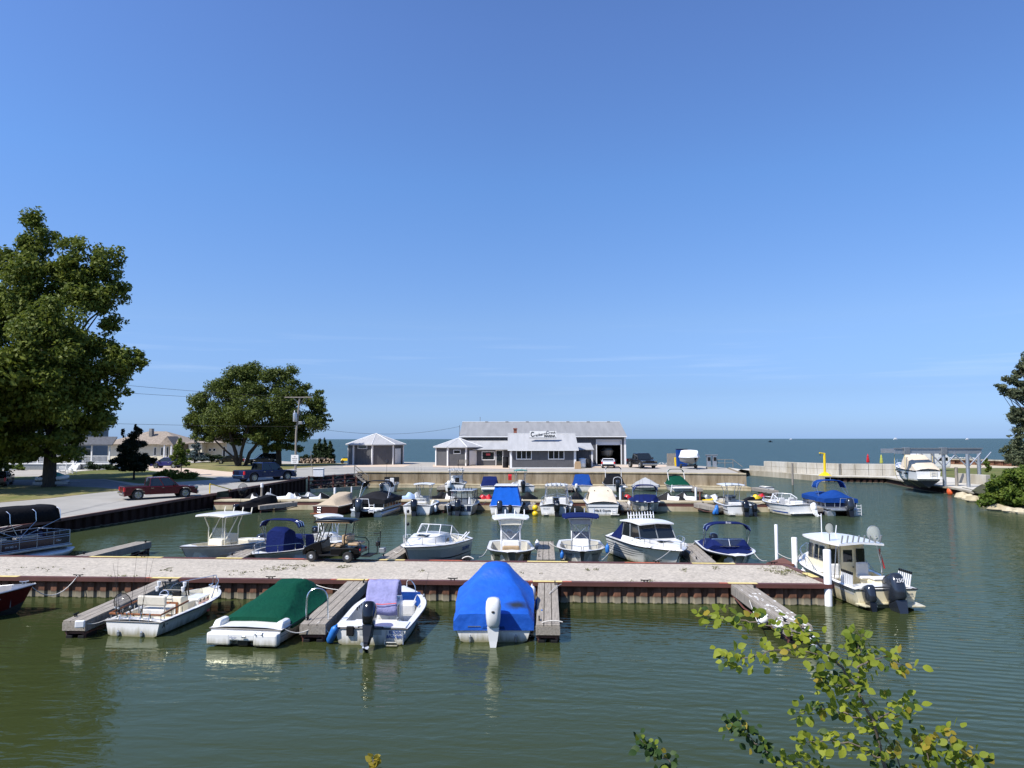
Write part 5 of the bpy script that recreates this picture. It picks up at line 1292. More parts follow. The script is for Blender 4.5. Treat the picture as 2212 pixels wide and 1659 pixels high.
top = Vector((pp.x, pp.y-.1, pp.z+ph+.02))
wire(top+Vector((1.9,0,-4.3)), (X(994,125)-.1, 125.2, zat(921,125)), 1.1, 'service wire sagging from the utility pole to the marina building')
wire(top+Vector((-1.5,0,0)), (-75, 80, top.z+4.2), .8, 'upper wire running off to the left'); wire(top+Vector((-1.5,0,-.5)), (-75, 82, top.z+2.6), .8, 'middle wire running off to the left'); wire(top+Vector((0,0,-4.2)), (-75, 86, top.z-3.0), .3, 'lower thicker wire running off to the left')
p = PG(688.5, 1029); wb = empty('utility_box', 'white square utility box at the top of the dark rocks', 'utility box', p, .1)
MB().box(-.58,.58,-.5,.5,0,.86).build('cabinet', K['whitem'], wb, bevel=.03); MB().box(-.63,.63,-.55,.55,.865,.98).build('lid', K['gel'], wb, bevel=.04)
p = PG(676, 1027); tag(MB().tube([(0,0,0),(-.05,0,.8),(-.25,0,1.6),(-.30,0,2.9)], .035, 5).build('thin_post', K['timber'], loc=p), 'thin leaning post beside the white utility box', 'post')
# bench, bins and clutter by the marina
p = Vector((X(1000,118.3), 118.3, GZ+.012)); be = empty('bench', 'grey slatted bench against the octagonal room', 'bench', p)
for k in range(4): MB().box(-.85,.85,-.35+.12*k,-.26+.12*k,.42,.46).build('seat_slat', K['timber'], be)
for k in range(3): MB().box(-.85,.85,.16+.03*k,.20+.03*k,.55+.16*k,.66+.16*k).build('back_slat', K['timber'], be)
for sx in (-.75,.75): MB().tube([(sx,.2,1.0),(sx,.12,.45),(sx,-.3,.45),(sx,-.33,0)], .035, 5).build('leg', K['blackm'], be); MB().tube([(sx,.12,.45),(sx,.2,0)], .035, 5).build('leg', K['blackm'], be)
def drum(px, py, r, h, m, lb, cat, name, lid=None):
    p = PG(px, py) + Vector((0,0,.015)); o = tag(MB().lathe([(r*.9,0),(r,.04),(r,h*.5),(r*1.03,h*.52),(r,h*.54),(r,h-.03),(r*.95,h)], (0,0,0), 14).build(name, K[m], loc=p, smooth=45), lb, cat)
    if lid: MB().lathe([(r*1.06,h),(r*1.06,h+.05),(r*.4,h+.16)], (0,0,0), 14).build('lid', K[lid], o, smooth=45)
drum(1092, 1010.5, .42, 1.5, 'chrcan', 'grey wheeled bin beside the open shop door', 'bin', 'bin', 'blackm'); drum(1258, 1011, .55, 1.25, 'gel', 'white plastic tank in the nook right of the front block', 'tank', 'tank', 'trimw'); drum(1271.5, 1011, .4, 1.3, 'blackm', 'black bin at the right end of the nook', 'bin', 'bin')
tag(MB().box(-.45,.45,-.35,.35,0,.75).box(-.38,.38,-.3,.3,.75,1.05).build('crate_stack', K['vinylt'], loc=PG(1248,1013), bevel=.02), 'small stack of tan crates at the corner of the front block', 'crate')
p = PG(1464, 1007.5); tag(MB().frus(-.42,.42,-.3,.3,0,1.35,-.5,.5,-.35,.35).build('yellow_bin', K['yellow'], loc=p, bevel=.05), 'yellow bin in front of the plank fence', 'bin')
p = PG(1473, 1008.5); db = empty('dumpster', 'tall blue bin between the plank fence and the trailered boat', 'bin', p); MB().frus(-.75,.75,-.5,.5,0,2.6,-.8,.8,-.55,.55).build('body', K['royal'], db, bevel=.05); MB().box(-.82,.82,-.58,.58,2.6,2.72).build('lid', K['blackm'], db, bevel=.03)
fe_ = empty('plank_fence', 'grey vertical plank fence screening the yellow bin', 'fence', (X(1458,119), 119, GZ))
for k in range(17): MB().box(-1.22+.15*k-.068, -1.22+.15*k+.068, 0, .03, 0, 1.95+.03*math.sin(k*3)).build('plank', K['timber'], fe_)
MB().box(1.35,1.38,-.0,1.2,0,1.9).build('side_plank', K['timber'], fe_)
# fuel pumps, railing, davit
p = PG(1537.5, 1013); fp = empty('fuel_pumps', 'grey fuel pump cabinet with hoses near the lot corner', 'fuel pump', p); MB().box(-.75,.75,-.3,.3,0,.25).build('plinth', K['quayc'], fp)
for x in (-.42,.42): a = MB().box(x-.26,x+.26,-.22,.22,.25,1.85).build('cabinet', K['alu'], fp, bevel=.03); MB().box(x-.2,x+.2,-.235,-.225,1.1,1.65).build('dial', K['blackm'], a); tubes(fp, 'hose', [[(x+.28,0,1.6),(x+.4,-.1,.8),(x+.3,-.1,.5),(x+.28,0,1.2)]], .03, 'blackm')
MB().box(-.85,.85,-.28,.28,1.86,2.02).build('canopy', K['alud'], fp, bevel=.02)
p = PG(1556, 1010); rl = empty('dock_railing', 'grey pipe railing of the ramp down to the channel quay', 'railing', p)
tubes(rl, 'rail', [[(-.6,0,1.15),(1.9,0,1.15),(3.1,-.6,.1)], [(-.6,0,.65),(1.9,0,.65)], [(-.6,0,0),(-.6,0,1.15)], [(.7,0,0),(.7,0,1.15)], [(1.9,0,0),(1.9,0,1.15)]], .045, 'timber')
p = Vector((X(1782,110.0,1), 110.0, .8)); dv = empty('davit_crane', 'yellow davit crane standing on the channel quay', 'crane', p)
MB().frus(-.75,.75,-.6,.6,0,.5,-.22,.22,-.22,.22).build('base', K['yellow'], dv); MB().lathe([(.19,.5),(.17,3.2)], (0,0,0), 12).build('mast', K['yellow'], dv, smooth=45); tubes(dv, 'boom', [[(.1,0,3.2),(-.8,-.2,3.3)]], .10, 'yellow'); tubes(dv, 'hoist', [[(-.7,-.2,3.3),(-.7,-.2,2.9)]], .04, 'blackm')
for px, Yc, c_, lb in ((1875,133,'red','folded red parasol on the beach left of the boat lift'), (1904,128,'yellow','folded yellow green parasol on the beach left of the boat lift')):
    if c_ == 'yellow': K['umby'] = mat('yellow_green_cloth', (.42,.45,.08), .8); c_ = 'umby'
    e = empty('parasol', lb, 'parasol', (X(px,Yc,2), Yc, .8)); MB().lathe([(.03,0),(.03,2.0),(.03,4.2)], (0,0,0), 6).build('pole', K['timber'], e); MB().lathe([(.30,1.8),(.36,2.0),(.24,3.2),(.16,3.3),(.22,3.5),(.03,4.1)], (0,0,0), 8).build('canopy', K[c_], e, smooth=30); e.scale = (.8,.8,.66)
tag(MB().ball((0,0,0), (.42,.42,.5), 14, 9).build('buoy', K['orange'], smooth=60, loc=P(2038+.5*32,1063,.35)), 'orange round buoy hanging below the boat lift quay', 'buoy')
# boat lift
LY = 85.5
lf = empty('boat_lift', 'galvanised boat lift with a long overhead beam on posts', 'boat lift', (X(2039,LY,2), LY, .8)); T = Matrix.Translation((-X(2039,LY,2), -LY, -.8))
zb0, zb1 = zat(981, LY), zat(971, LY)
mb = MB(); mb.M = T; mb.box(X(1932,LY,5), X(2119,LY,5), LY-.12, LY+.12, zb0, zb1); bm = mb.build('beam', K['alu'], lf); mb = MB(); mb.M = T; mb.box(X(1931,LY,5), X(2121,LY,5), LY-.22, LY+.22, zb1, zb1+.14); mb.build('top_flange', K['alud'], lf)
mb = MB(); mb.M = T; mb.box(X(1945,LY,5), X(2110,LY,5), LY+4.4, LY+4.6, zb0, zb1); mb.build('beam', K['alu'], lf)
for px, Yc in ((2039,LY),(2090.5,LY-1.5),(2015.5,LY+4.5),(2115,LY+4.5)):
    zf = .8 if px != 2090.5 else .1; mb = MB(); mb.M = T; mb.tube([(X(px,Yc,3),Yc,zf-.8),(X(px,Yc,3),Yc,zb0)], .2, 10); mb.build('post', K['alu'], lf, smooth=45)
    for s_ in (-1, 1): mb = MB(); mb.M = T; mb.tube([(X(px,Yc,3),Yc,zb0-1.5),(X(px,Yc,3)+s_*1.5,Yc,zb0+.1)], .07, 6); mb.build('brace', K['alu'], lf)
for px in (1957, 2037): mb = MB(); mb.M = T; mb.box(X(px,LY,5)-.35, X(px,LY,5)+.35, LY-.3, LY+.3, zb0-.1, zb1+.2); mb.build('winch', K['alud'], lf, bevel=.04)
for px, Yc, h_, lb in ((1951,103.5,3.0,'left thin piling on the quay left of the lifted cruiser'),(1982-1,99,2.9,'right thin piling on the quay left of the lifted cruiser'),(2066,86.0,2.9,'short piling between the boat lift posts above the orange buoy')): tag(MB().lathe([(.17,-1),(.17,h_),(.02,h_+.03)], (0,0,0), 10).build('piling', K['timber'], smooth=45, loc=(X(px,Yc,2),Yc,0)), lb, 'piling')

# ================================================================ BOATS, FRONT ROW
def wy(px, py, z=0.0): return (px, P(px, py, z).y)
GF = 'boats moored on the near side of the gravel pier'
GS = 'boats moored on the far side of the gravel pier'
GT = 'boats moored on the near side of the mid dock'
GB = 'boats moored at the foot of the sea wall'

# maroon aluminium boat at the left edge
e, L = place((-190, P(-190,1345,0).y), (76, P(76,1262,.95).y), label='dark maroon fishing boat cut off by the left edge', group=GF)
h = Hull(e, L, 2.1, .75, 1.0, fine=2.0, mats=('bottom','redhull','redhull'), rail='alu')
h.deck(.1, .80, m='alu', lin='vinylg', gun=.1); h.stripe(.1, .93, .62, .68, 'silver')
windshield(e, [(-.8,L*.52,.86),(-.5,L*.60,.88),(.5,L*.60,.88),(.8,L*.52,.86)], .4, .2)
box(e, 'console', .2, .8, L*.45, L*.57, .2, .95, 'blackm', .04, .05, .05); seat(e, .5, L*.36, .2, m='vinylg'); seat(e, -.5, L*.36, .2, m='vinylg')
m_ = MB(); cleat_mb(m_, Vector((0, L*.9, 1.02)), .12, PI/2); m_.build('cleat', K['alu'], e)

# white boat with wooden rails, rods and cream leaning seat
s_ = wy(286, 1374); b_ = wy(466, 1266, .62)
e, L = place(s_, b_, label='old white open fishing boat with wooden stern rail and cream seat', group=GF)
WH = e; WL = L
h = Hull(e, L, 2.06, .47, .64, fine=2.7, t0=.5, stern=.94, rake=.09, bowfull=.18, stripe=.88, mats=('gel2','gel','gel'))
h.deck(.07, .90, gun=.13, floor=.06, lin='creamdeck')
h.stripe(0, .985, .93, .985, 'navyhull', taper=False); h.mark('A', .05, .62, .2, sg=1, bold=.004); h.mark('ctic', .085, .66, .07, sg=1)
o = box(e, 'leaning_seat', -.55, .45, L*.22, L*.32, .42, .62, 'vinylc', .05)
box(o, 'seat_back', -.56, .46, L*.205, L*.225, .72, 1.05, 'vinylc', .05); box(o, 'seat_front', -.5, .4, L*.215, L*.235, .36, .6, 'vinylw', .03)
tubes(e, 'seat_frame', [[(sx, L*.21, .08), (sx, L*.21, 1.0)] for sx in (-.5,.42)] + [[(sx, L*.31, .08), (sx, L*.31, .5)] for sx in (-.5,.42)], .02, 'alu', parent=o)
c = box(e, 'console', -.42, .42, L*.40, L*.50, .06, .82, 'creamdeck', .03, .02, .03)
MB().box(-.30,.30,L*.396,L*.402,.2,.66).build('wooden_trim', K['teak'], c); MB().box(-.24,.24,L*.39,L*.398,.26,.60).build('console_door', K['gel'], c)
tubes(c, 'windscreen_frame', [[(-.4,L*.47,.8),(-.42,L*.44,1.28),(.42,L*.44,1.28),(.4,L*.47,.8)],[(-.42,L*.44,1.02),(.42,L*.44,1.02)],[(-.4,L*.50,.8),(-.42,L*.47,1.28)],[(.4,L*.50,.8),(.42,L*.47,1.28)]], .025, 'black')
MB().box(-.40,.40,L*.45,L*.455,.82,1.25).build('windscreen', K['glass'], c)
for sx, zz in ((-.5,1.16),(.46,1.16),(.40,1.0),(-.56,.98)): MB().lathe([(.045,0),(.06,.12),(.065,.12),(.065,.15)], (sx, L*.425, zz), 8).build('cup_holder', K['whitem'], c)
ring(.16).build('steering_wheel', K['steel'], c, loc=(-.18, L*.385, .90), rot=(R(65),0,0))
box(e, 'chart_plotter', -.02, .28, L*.43, L*.45, .82, 1.0, 'black', .02)
box(e, 'forward_seat', -.34, .30, L*.52, L*.62, .06, .52, 'vinylc', .04)
ms = MB(); ms.tube([(-.86,L*.30,.78),(-.88,.12,.66),(.88,.12,.66),(.86,L*.34,.78)], .032, 8); ms.build('wooden_rail', K['teak'], e, smooth=True)
tubes(e, 'rail_stanchion', [[(-.88,.14,.46),(-.86,.16,.67)]], .014, 'steel')
for q_ in [[(sx, y, .46), (sx*.98, y+.02, .67)] for sx in (-.88,.88) for y in (.7, 1.3)] + [[(.88,.14,.46),(.86,.16,.67)]] + [[(x, .05, .46), (x, .12, .66)] for x in (-.5,-.15,.2,.5)]: tubes(e, 'rail_stanchion', [q_], .014, 'steel')
for x in (-.55, -.2, .3, .6): MB().tube([(x, .1, .42), (x, -.02, .72)], .024, 7).build('rod_holder', K['steel'], e)
bowrail(e, h, .62, 1, .40, inset=.12, posts=3)
for x in (-.45, .35): MB().lathe([(.01,-.12),(.045,-.06),(.04,.05),(.012,.1)], (x, -.05, .10), 8).build('trim_tab', K['alu'], e)
m_ = MB(); cleat_mb(m_, Vector((0, L*.93, .68)), .1, PI/2); m_.build('cleat', K['steel'], e)
# things lying in it
p = wp(e, (.12, L*.70, .08)); q = MB().box(-.26,.26,-.45,.45,0,.40).build('cooler', [K['gel']], loc=p, rot=(0,0,e.rotation_euler[2]+.1), bevel=.03)
tag(q, 'big white cooler with a pinkish side standing in the bow of the wooden railed boat', 'cooler'); MB().box(-.28,.28,-.47,.47,.405,.48).build('lid', K['gel'], q, bevel=.02); MB().box(.262,.268,-.42,.42,.03,.37).build('side_panel', K['pink'], q); MB().box(-.06,.06,-.475,-.462,.2,.36).build('label_plate', K['black'], q)
for yy in (-.3, 0, .3): MB().box(.268,.285,yy-.04,yy+.04,.34,.44).build('latch', K['black'], q)
p = wp(e, (.50, L*.66, .12)); q = MB().ball((0,0,0),(.24,.16,.07),10,5).build('life_vest', K['coral'], loc=p, smooth=True); tag(q, 'coral red life vest lying beside the white cooler', 'life vest')
for i, (x, dx, dz) in enumerate(((-.6,-.25,1.6),(-.1,-.10,1.9),(.25,.12,1.7),(.3,-.12,1.75),(-.45,-.55,1.5))):
    a = wp(e, (x, .02, .68)); rod(a, a + Vector((dx, .5, dz)), ['rod leaning far left in the wooden railed boat', 'tall rod just left of centre in the wooden railed boat', 'rod crossing another at the cream seat, leaning right', 'rod crossing another at the cream seat, leaning left', 'leftmost rod sloping over the finger dock'][i])
landing_net(wp(e, (-.15, .5, .35)), (-.62, .1, .62), 'black landing net propped against the cream leaning seat', .28, 'netd', .5, True)

# green covered runabout
s_ = wy(530, 1394); b_ = wy(672, 1267, .80)
e, L = place(s_, b_, label='white runabout under a dark green canvas cover', group=GF); GR = e
h = Hull(e, L, 2.46, .50, .85, fine=2.9, t0=.5, stern=.93, stripe=.72, bowfull=.08, mats=('bottom','gel','gel'))
h.stripe(.03, .97, .70, .76, 'navyhull'); h.stripe(.03, .80, .42, .50, 'grycan')
for sg in (-1, 1):
    secs = [[(sg*lo[0], lo[1], lo[2]), (sg*hi[0], hi[1], hi[2])] for lo, hi in ((h.side(t, .72), h.side(t, .98)) for t in (.0, .04, .08, .12))]; secs[-1] = [secs[-1][1], secs[-1][1]]
    MB().loft(secs).build('green_flash', K['green'], h.hull)
h.deck(.13, .9, gun=.18, floor=.3)
for sg in (-1, 1):
    mb = MB(); x0, x1 = sorted((sg*.36, sg*1.12)); mb.box(x0, x1, -.26, .02, .05, .42); mb.build('swim_platform', K['gel'], e, bevel=.06)
    mb = MB(); x0, x1 = sorted((sg*.86, sg*1.14)); mb.frus(x0, x1, .0, L*.15, .46, .70, x0+.03, x1-.03, .2, L*.15); mb.build('corner_moulding', K['gel'], e, bevel=.08)
mb = MB(); mb.box(-.42,.42,-.255,.0,.20,.417); mb.build('platform_bridge', K['gel'], e, bevel=.04)
MB().box(-.18,.18,-.16,.0,.02,.22).build('stern_drive', K['black'], e, bevel=.04)
h.cover('green', [(.13,.16,.8),(.22,.30,.8),(.40,.46,.62),(.58,.66,.30),(.70,.64,.45),(.80,.40,.45),(.885,.10,.3),(.90,.0,.2)], drop=.12, amp=.05, seed=3)
mb = MB(); mb.ball((.10,-.305,.33),(.09,.01,.035),10,4); mb.build('maker_badge', K['alu'], e)
text('Marin', .10, K['inkb'], e, (-.25, -.302, .30), (R(90),0,0), .002, shear=.3)
ladder(e, .55, -.30, .40, .44, .2, 'alu', .1, 1)

# white open boat with lavender towel
s_ = wy(800, 1393); b_ = wy(872, 1266, .78)
e, L = place(s_, b_, label='white open boat with a lavender towel draped over its seat', group=GF); TW = e
h = Hull(e, L, 2.45, .50, .80, fine=2.5, t0=.45, stern=.92, mats=('gel2','gel','gel'))
h.deck(.14, .80, gun=.19, floor=.08, lin='greyliner')
mb = MB(); mb.box(-.34,.34,-.012,L*.145,.30,.512); mb.build('splash_well', K['greyliner'], e)
for sg in (-1, 1):
    x0, x1 = sorted((sg*.38, sg*1.08)); MB().box(x0, x1, .0, L*.145, .50, .545).build('stern_hatch', K['gel'], e, bevel=.02)
box(e, 'jump_seat', -.8, .7, L*.17, L*.26, .08, .46, 'vinylw', .05)
c = box(e, 'console', -.35, .45, L*.46, L*.56, .08, .95, 'gel', .04, .04, .05)
ps = box(e, 'leaning_post', -.55, .45, L*.34, L*.46, .75, .9, 'vinylw', .04); tubes(e, 'post_frame', [[(x, y, .1), (x, y, .8)] for x in (-.5,.4) for y in (L*.35, L*.45)], .022, 'alu', parent=ps)
# towel: a cloth over the back of the post
secs = []
for i in range(13):
    x = lerp(-.56, .46, i/12); row = []
    for j, (y, z) in enumerate(((L*.33-.12,.52),(L*.33-.13,.72),(L*.33-.10,.92),(L*.335-.03,1.05),(L*.34,1.28),(L*.37,1.52),(L*.42,1.56),(L*.46,1.36),(L*.47,1.0))):
        v = Vector((x*3, y*2.5, z*3)); d_ = .05*noise.noise(v) + .02*noise.noise(v*3); row.append((x*(1.0 + .05*(j < 3)) + d_*.5, y + d_, z + d_*.4))
    secs.append(row)
q = MB().loft(secs).build('towel', K['towel'], smooth=60, loc=wp(e, (0,0,0)), rot=(0,0,e.rotation_euler[2])); q.modifiers.new('t', 'SOLIDIFY').thickness = .02
tag(q, 'lavender towel hanging over the leaning post with a pink hem', 'towel'); MB().tube([(-.56,L*.33-.15,.92),(0,L*.33-.17,.88),(.46,L*.33-.15,.92)], .014, 5).build('hem', K['coral'], q)
for sg in (-1, 1):
    mb = MB(); secs = [[(sg*(h.w(t)-.20), t*L, h.z(t)+.015), (sg*(h.w(t)-.24-.12*math.sin(PI*(t-.6)/.2)), t*L, h.z(t)-.22+.05*math.sin(t*60)), (sg*(h.w(t)-.22), t*L, h.z(t)-.34)] for t in [.6+.2*k/8 for k in range(9)]]
    mb.loft(secs); mb.build('blue_side_canvas', K['royal'], e, smooth=True)
mb = MB(); mb.box(-.8,.8,L*.785,L*.798,.42,.78); mb.build('blue_bow_canvas', K['royal'], e)
box(e, 'cushion', .2, .75, L*.64, L*.76, .1, .55, 'vinylw', .08)
outboard(e, .02, -.26, 1.05, .86, 'cowlblk', .42, prop='alu')
tubes(e, 'bow_rail', [arc((.15, L*.96, .80), (.62, L*.80, .74), .32), ], .018)
MB().box(-.72,-.50,-.10,-.01,.28,.56).build('motor_bracket', K['blackm'], e, bevel=.02)
text("KICKIN'", .13, K['inkb'], e, (.76, -.02, .385), (R(90),0,0), .003, sx=.85, bold=.004); text('BACK BAND', .13, K['inkb'], e, (.78, -.02, .255), (R(90),0,0), .003, sx=.80, bold=.004)
st = box(e, 'swim_step', .50, .86, -.22, -.02, .02, .06, 'gel', .01); tubes(e, 'step_slats', [[(.53,-.10-.04*k,.08+.02*k),(.83,-.10-.04*k,.08+.02*k)] for k in range(4)], .016, 'gel', parent=st)
tubes(e, 'stern_strut', [[(.98,-.02,.44),(1.02,-.12,.06)], [(.5,-.02,.44),(.46,-.10,.06)]], .018, 'alu')
for k in range(4): MB().tube([(-1.02, L*(.45+.05*k), .5), (-1.0, L*(.45+.05*k), .62)], .025, 6).build('rod_holder', K['black'], e)
rod(wp(e, (1.0, L*.68, .72)), wp(e, (1.10, L*.80, 1.5)), 'short white rod standing at the right bow of the towel draped boat')
rod(wp(e, (.62, L*.2, .5)), wp(e, (.35, L*.5, .95)), 'rod lying across the cockpit of the towel draped boat')

# bright blue tarp with white outboard
m, t_, b_ = nt('bright_blue_tarp'); n_, l_ = t_.nodes, t_.links
b_.inputs['Roughness'].default_value = .6
tcn = n_.new('ShaderNodeTexCoord'); z1 = n_.new('ShaderNodeTexNoise'); z1.inputs['Scale'].default_value = 2.2; z1.inputs['Detail'].default_value = 6; l_.new(tcn.outputs['Object'], z1.inputs['Vector'])
r_ = n_.new('ShaderNodeValToRGB'); r_.color_ramp.elements[0].color = (.004,.078,.42,1); r_.color_ramp.elements[1].color = (.006,.098,.50,1); r_.color_ramp.elements[0].position = .35; r_.color_ramp.elements[1].position = .65; l_.new(z1.outputs['Fac'], r_.inputs['Fac'])
mpn = n_.new('ShaderNodeMapping'); mpn.inputs['Location'].default_value = (-.72/.42, -.62/.34, -.95/.5); mpn.inputs['Scale'].default_value = (1/.42, 1/.34, 1/.5); l_.new(tcn.outputs['Object'], mpn.inputs[0])
ln_ = n_.new('ShaderNodeVectorMath'); ln_.operation = 'LENGTH'; l_.new(mpn.outputs[0], ln_.inputs[0])
ad = n_.new('ShaderNodeMath'); ad.operation = 'MULTIPLY_ADD'; l_.new(z1.outputs['Fac'], ad.inputs[0]); ad.inputs[1].default_value = 1.2; l_.new(ln_.outputs['Value'], ad.inputs[2])
rs = n_.new('ShaderNodeValToRGB'); rs.color_ramp.elements[0].position = .45; rs.color_ramp.elements[1].position = 1.0
dv = n_.new('ShaderNodeMath'); dv.operation = 'DIVIDE'; l_.new(ad.outputs[0], dv.inputs[0]); dv.inputs[1].default_value = 1.75; l_.new(dv.outputs[0], rs.inputs['Fac'])
mxn = n_.new('ShaderNodeMix'); mxn.data_type = 'RGBA'; l_.new(rs.outputs[0], mxn.inputs[0]); mxn.inputs[6].default_value = (.018,.024,.035,1); l_.new(r_.outputs[0], mxn.inputs[7]); l_.new(mxn.outputs[2], b_.inputs['Base Color'])
z2 = n_.new('ShaderNodeTexNoise'); z2.inputs['Scale'].default_value = 5; l_.new(tcn.outputs['Object'], z2.inputs['Vector']); bp = n_.new('ShaderNodeBump'); bp.inputs['Strength'].default_value = .4; bp.inputs['Distance'].default_value = .06; l_.new(z2.outputs['Fac'], bp.inputs['Height']); l_.new(bp.outputs[0], b_.inputs['Normal'])
K['bluetarp'] = m
s_ = wy(1066, 1387); b_ = (1074, 28.35)
e, L = place(s_, b_, label='boat wrapped in a bright blue tarp with a white outboard', group=GF)
h = Hull(e, L, 2.52, .42, .78, fine=2.6, stern=.94, mats=('gel2','gel','gel')); h.deck(.1, .8, gun=.2)
h.cover('bluetarp', [(-.01,.40,1.05),(.08,.48,1.05),(.22,.58,.95),(.36,.80,.74),(.46,.95,.50),(.53,1.18,.38),(.57,1.22,.37),(.70,1.22,.36),(.78,1.0,.32),(.92,.30,.2),(.99,.05,.02)], over=.04, drop=.06, amp=.045, seed=9, name='tarp', shape=((.99, .42), (.74, .52), (.40, .73), (.14, .93)))
outboard(e, .0, -.30, 1.0, 1.06, 'cowlwht', .10, 'cowlwht', prop='alud')
for x in (-.72, .68): MB().lathe([(.01,-.14),(.04,-.08),(.04,.06),(.012,.12)], (x, -.05, .12), 8).build('trim_tab', K['alud'], e)
tubes(e, 'stern_rail', [[(-.78,-.03,.43),(-.78,-.05,.48),(-.40,-.05,.48),(-.40,-.03,.43)]], .016, 'steel')
mb = MB(); mb.frus(-.40,.40,-.06,.05,.36,.80,-.30,.30,-.02,.10); mb.build('tarp_flap', K['royal'], e, bevel=.06)

ln = []
for sg in (-1, 1): ln.append([(sg*(h.w(t)+.045), t*L, h.z(t)-.05) for t in [k/12 for k in range(13)][:12]])
tubes(e, 'tie_rope', ln + [[(sg*(h.w(t)+.05), t*L, h.z(t)-.05), (sg*(h.w(t)*.97), t*L+.02, h.z(t)-.30)] for sg in (-1,1) for t in (.1,.3,.5,.7)], .012, 'roped')
# cream pilothouse fishing boat by the pier end
s_ = wy(1914, 1314); b_ = (1741, 34.6)
e, L = place(s_, b_, label='cream pilothouse fishing boat with two outboards beside the pier end', group=GF); PB = e
h = Hull(e, L, 2.55, .68, 1.02, fine=2.6, t0=.5, stern=.93, mats=('cream','cream','cream'), stripe=.75)
h.stripe(.02, .97, .82, .97, 'gel', taper=False); h.stripe(.03, .9, .62, .80, 'hullgrey'); h.deck(.10, .44, gun=.2, floor=.25, m='gel', lin='cream', crown=.10)
h.mark('Walleye', .14, .80, .2, sg=-1, shear=.4, sx=.9); h.mark('PARKER', .60, .86, .10, 'alu', sg=-1)
cy0, cy1 = L*.44, L*.72
mb = MB(); mb.frus(-.88,.88,cy0,cy1,.25,2.02,-.80,.80,cy0+.05,cy1-.30); cab = mb.build('wheelhouse', K['cream'], e, bevel=.06)
mb = MB(); mb.frus(-.72,.72,cy1-.1,L*.86,.95,1.28,-.55,.55,cy1-.1,L*.80); mb.build('trunk_cabin', K['gel'], e, bevel=.06)
def pane(parent, pts, name='window', m='dglass', fr=None):
    o = MB().add(pts, [tuple(range(len(pts)))]).build(name, K[m], parent)
    o.modifiers.new('t', 'SOLIDIFY').thickness = .012
    if fr:
        c_ = sum((Vector(p) for p in pts), Vector())/len(pts); tubes(parent, 'window_frame', [list(pts) + [pts[0]]], .018, fr, 5, o)
    return o
for x0, x1 in ((-.72,-.36), (.44,.76)): pane(cab, [(x0,cy0-.004,1.15),(x1,cy0-.004,1.15),(x1,cy0+.014,1.72),(x0,cy0+.014,1.72)], fr='black')
dr = MB().box(-.22,.32,cy0-.03,cy0,.30,1.86).build('door', K['cream'], cab, bevel=.015); pane(dr, [(-.14,cy0-.04,1.20),(.24,cy0-.04,1.20),(.24,cy0-.04,1.68),(-.14,cy0-.04,1.68)]); MB().ball((.26,cy0-.06,1.0),.03,6,4).build('handle', K['black'], dr)
for sg in (-1, 1):
    for a, b in ((.08,.36),(.40,.66),(.70,.92)):
        ya, yb = lerp(cy0, cy1-.15, a), lerp(cy0, cy1-.15, b); pane(cab, [(sg*.868,ya,1.22),(sg*.868,yb,1.22),(sg*.836,yb-.05,1.80),(sg*.836,ya,1.80)])
for x0, x1 in ((-.74,-.26),(-.22,.22),(.26,.74)): pane(cab, [(x0,cy1-.03-.09,1.3),(x1,cy1-.03-.09,1.3),(x1*.96,cy1-.235,1.85),(x0*.96,cy1-.235,1.85)])
n = 8; secs = []
for i in range(n+1):
    t = i/n; y = lerp(cy0-1.25, cy1+.12, t); secs.append([(u*1.06*lerp(.86,1,1-abs(2*t-1)**4), y, 2.08 + .07*(1-u*u) - q*.07) for q, us in ((0,(-1,-.6,0,.6,1)),(1,(1,0,-1))) for u in us])
rf = MB().loft(secs, closed=True, caps=True).build('hardtop', K['gel'], e, smooth=45)
for k in range(8): x = -.78 + 1.56*k/7; MB().tube([(x, cy0-1.20, 2.12), (x+.02, cy0-1.28, 2.42)], .032, 7).build('rod_holder', K['alu'], rf)
tubes(e, 'hardtop_post', [[(sg*.86, cy0-1.1, .70), (sg*.84, cy0-1.1, 2.08)] for sg in (-1, 1)] + [[(sg*.98, cy0-.95, .70), (sg*.86, cy0-.95, 2.08)] for sg in (-1, 1)], .022, 'steel')
for sg in (-1, 1):
    for k in range(7): x = sg*1.10; y = .35 + .13*k; a = MB().tube([(x, y, .70), (x+sg*.03, y-.10, 1.20)], .028, 7).build('rod_tube', K['whitem'], e); MB().tube([(x+sg*.028, y-.092, 1.16), (x+sg*.034, y-.11, 1.25)], .033, 7).build('cap', K['black'], a)
seat(e, .45, cy0-.55, .28, .5, .45, .62, 'vinylw', -1); seat(e, -.62, cy0-.45, .28, .4, .4, .55, 'vinylw', -1)
box(e, 'cooler_seat', .05, .75, .95, 1.45, .25, .78, 'cream', .06); box(e, 'seat_cushion', .08, .72, .96, 1.42, .79, .90, 'vinylw', .05)
box(e, 'stern_bench', -1.0, 1.0, .0, L*.10, .66, .71, 'gel', .02)
mb = MB(); mb.prism([(-1.16,.04),(1.16,.04),(1.10,-.62),(.3,-.60),(.26,-.1),(-.55,-.1),(-.60,-.50),(-1.06,-.5)], .13, .19, 'Z'); mb.build('swim_platform', K['cream'], e, bevel=.015)
outboard(e, .12, -.42, .72, 1.22, 'cowlgry', .45, 'cowlgry', prop='alu', mark='250'); outboard(e, -.78, -.28, .66, .78, 'cowlgry', .38, 'black', prop='whitem')
bowrail(e, h, .45, 1, .45, inset=.08, posts=5); tubes(e, 'radar_mast', [[(-.3,cy1-.4,2.1),(-.3,cy1-.4,3.0)],[(.35,cy1-.3,2.1),(.38,cy1-.35,2.5)]], .018, 'whitem')
text('PARKER', .0001 if False else .09, K['alu'], e, (.85, -.02, .50), (R(90),0,0), .002)
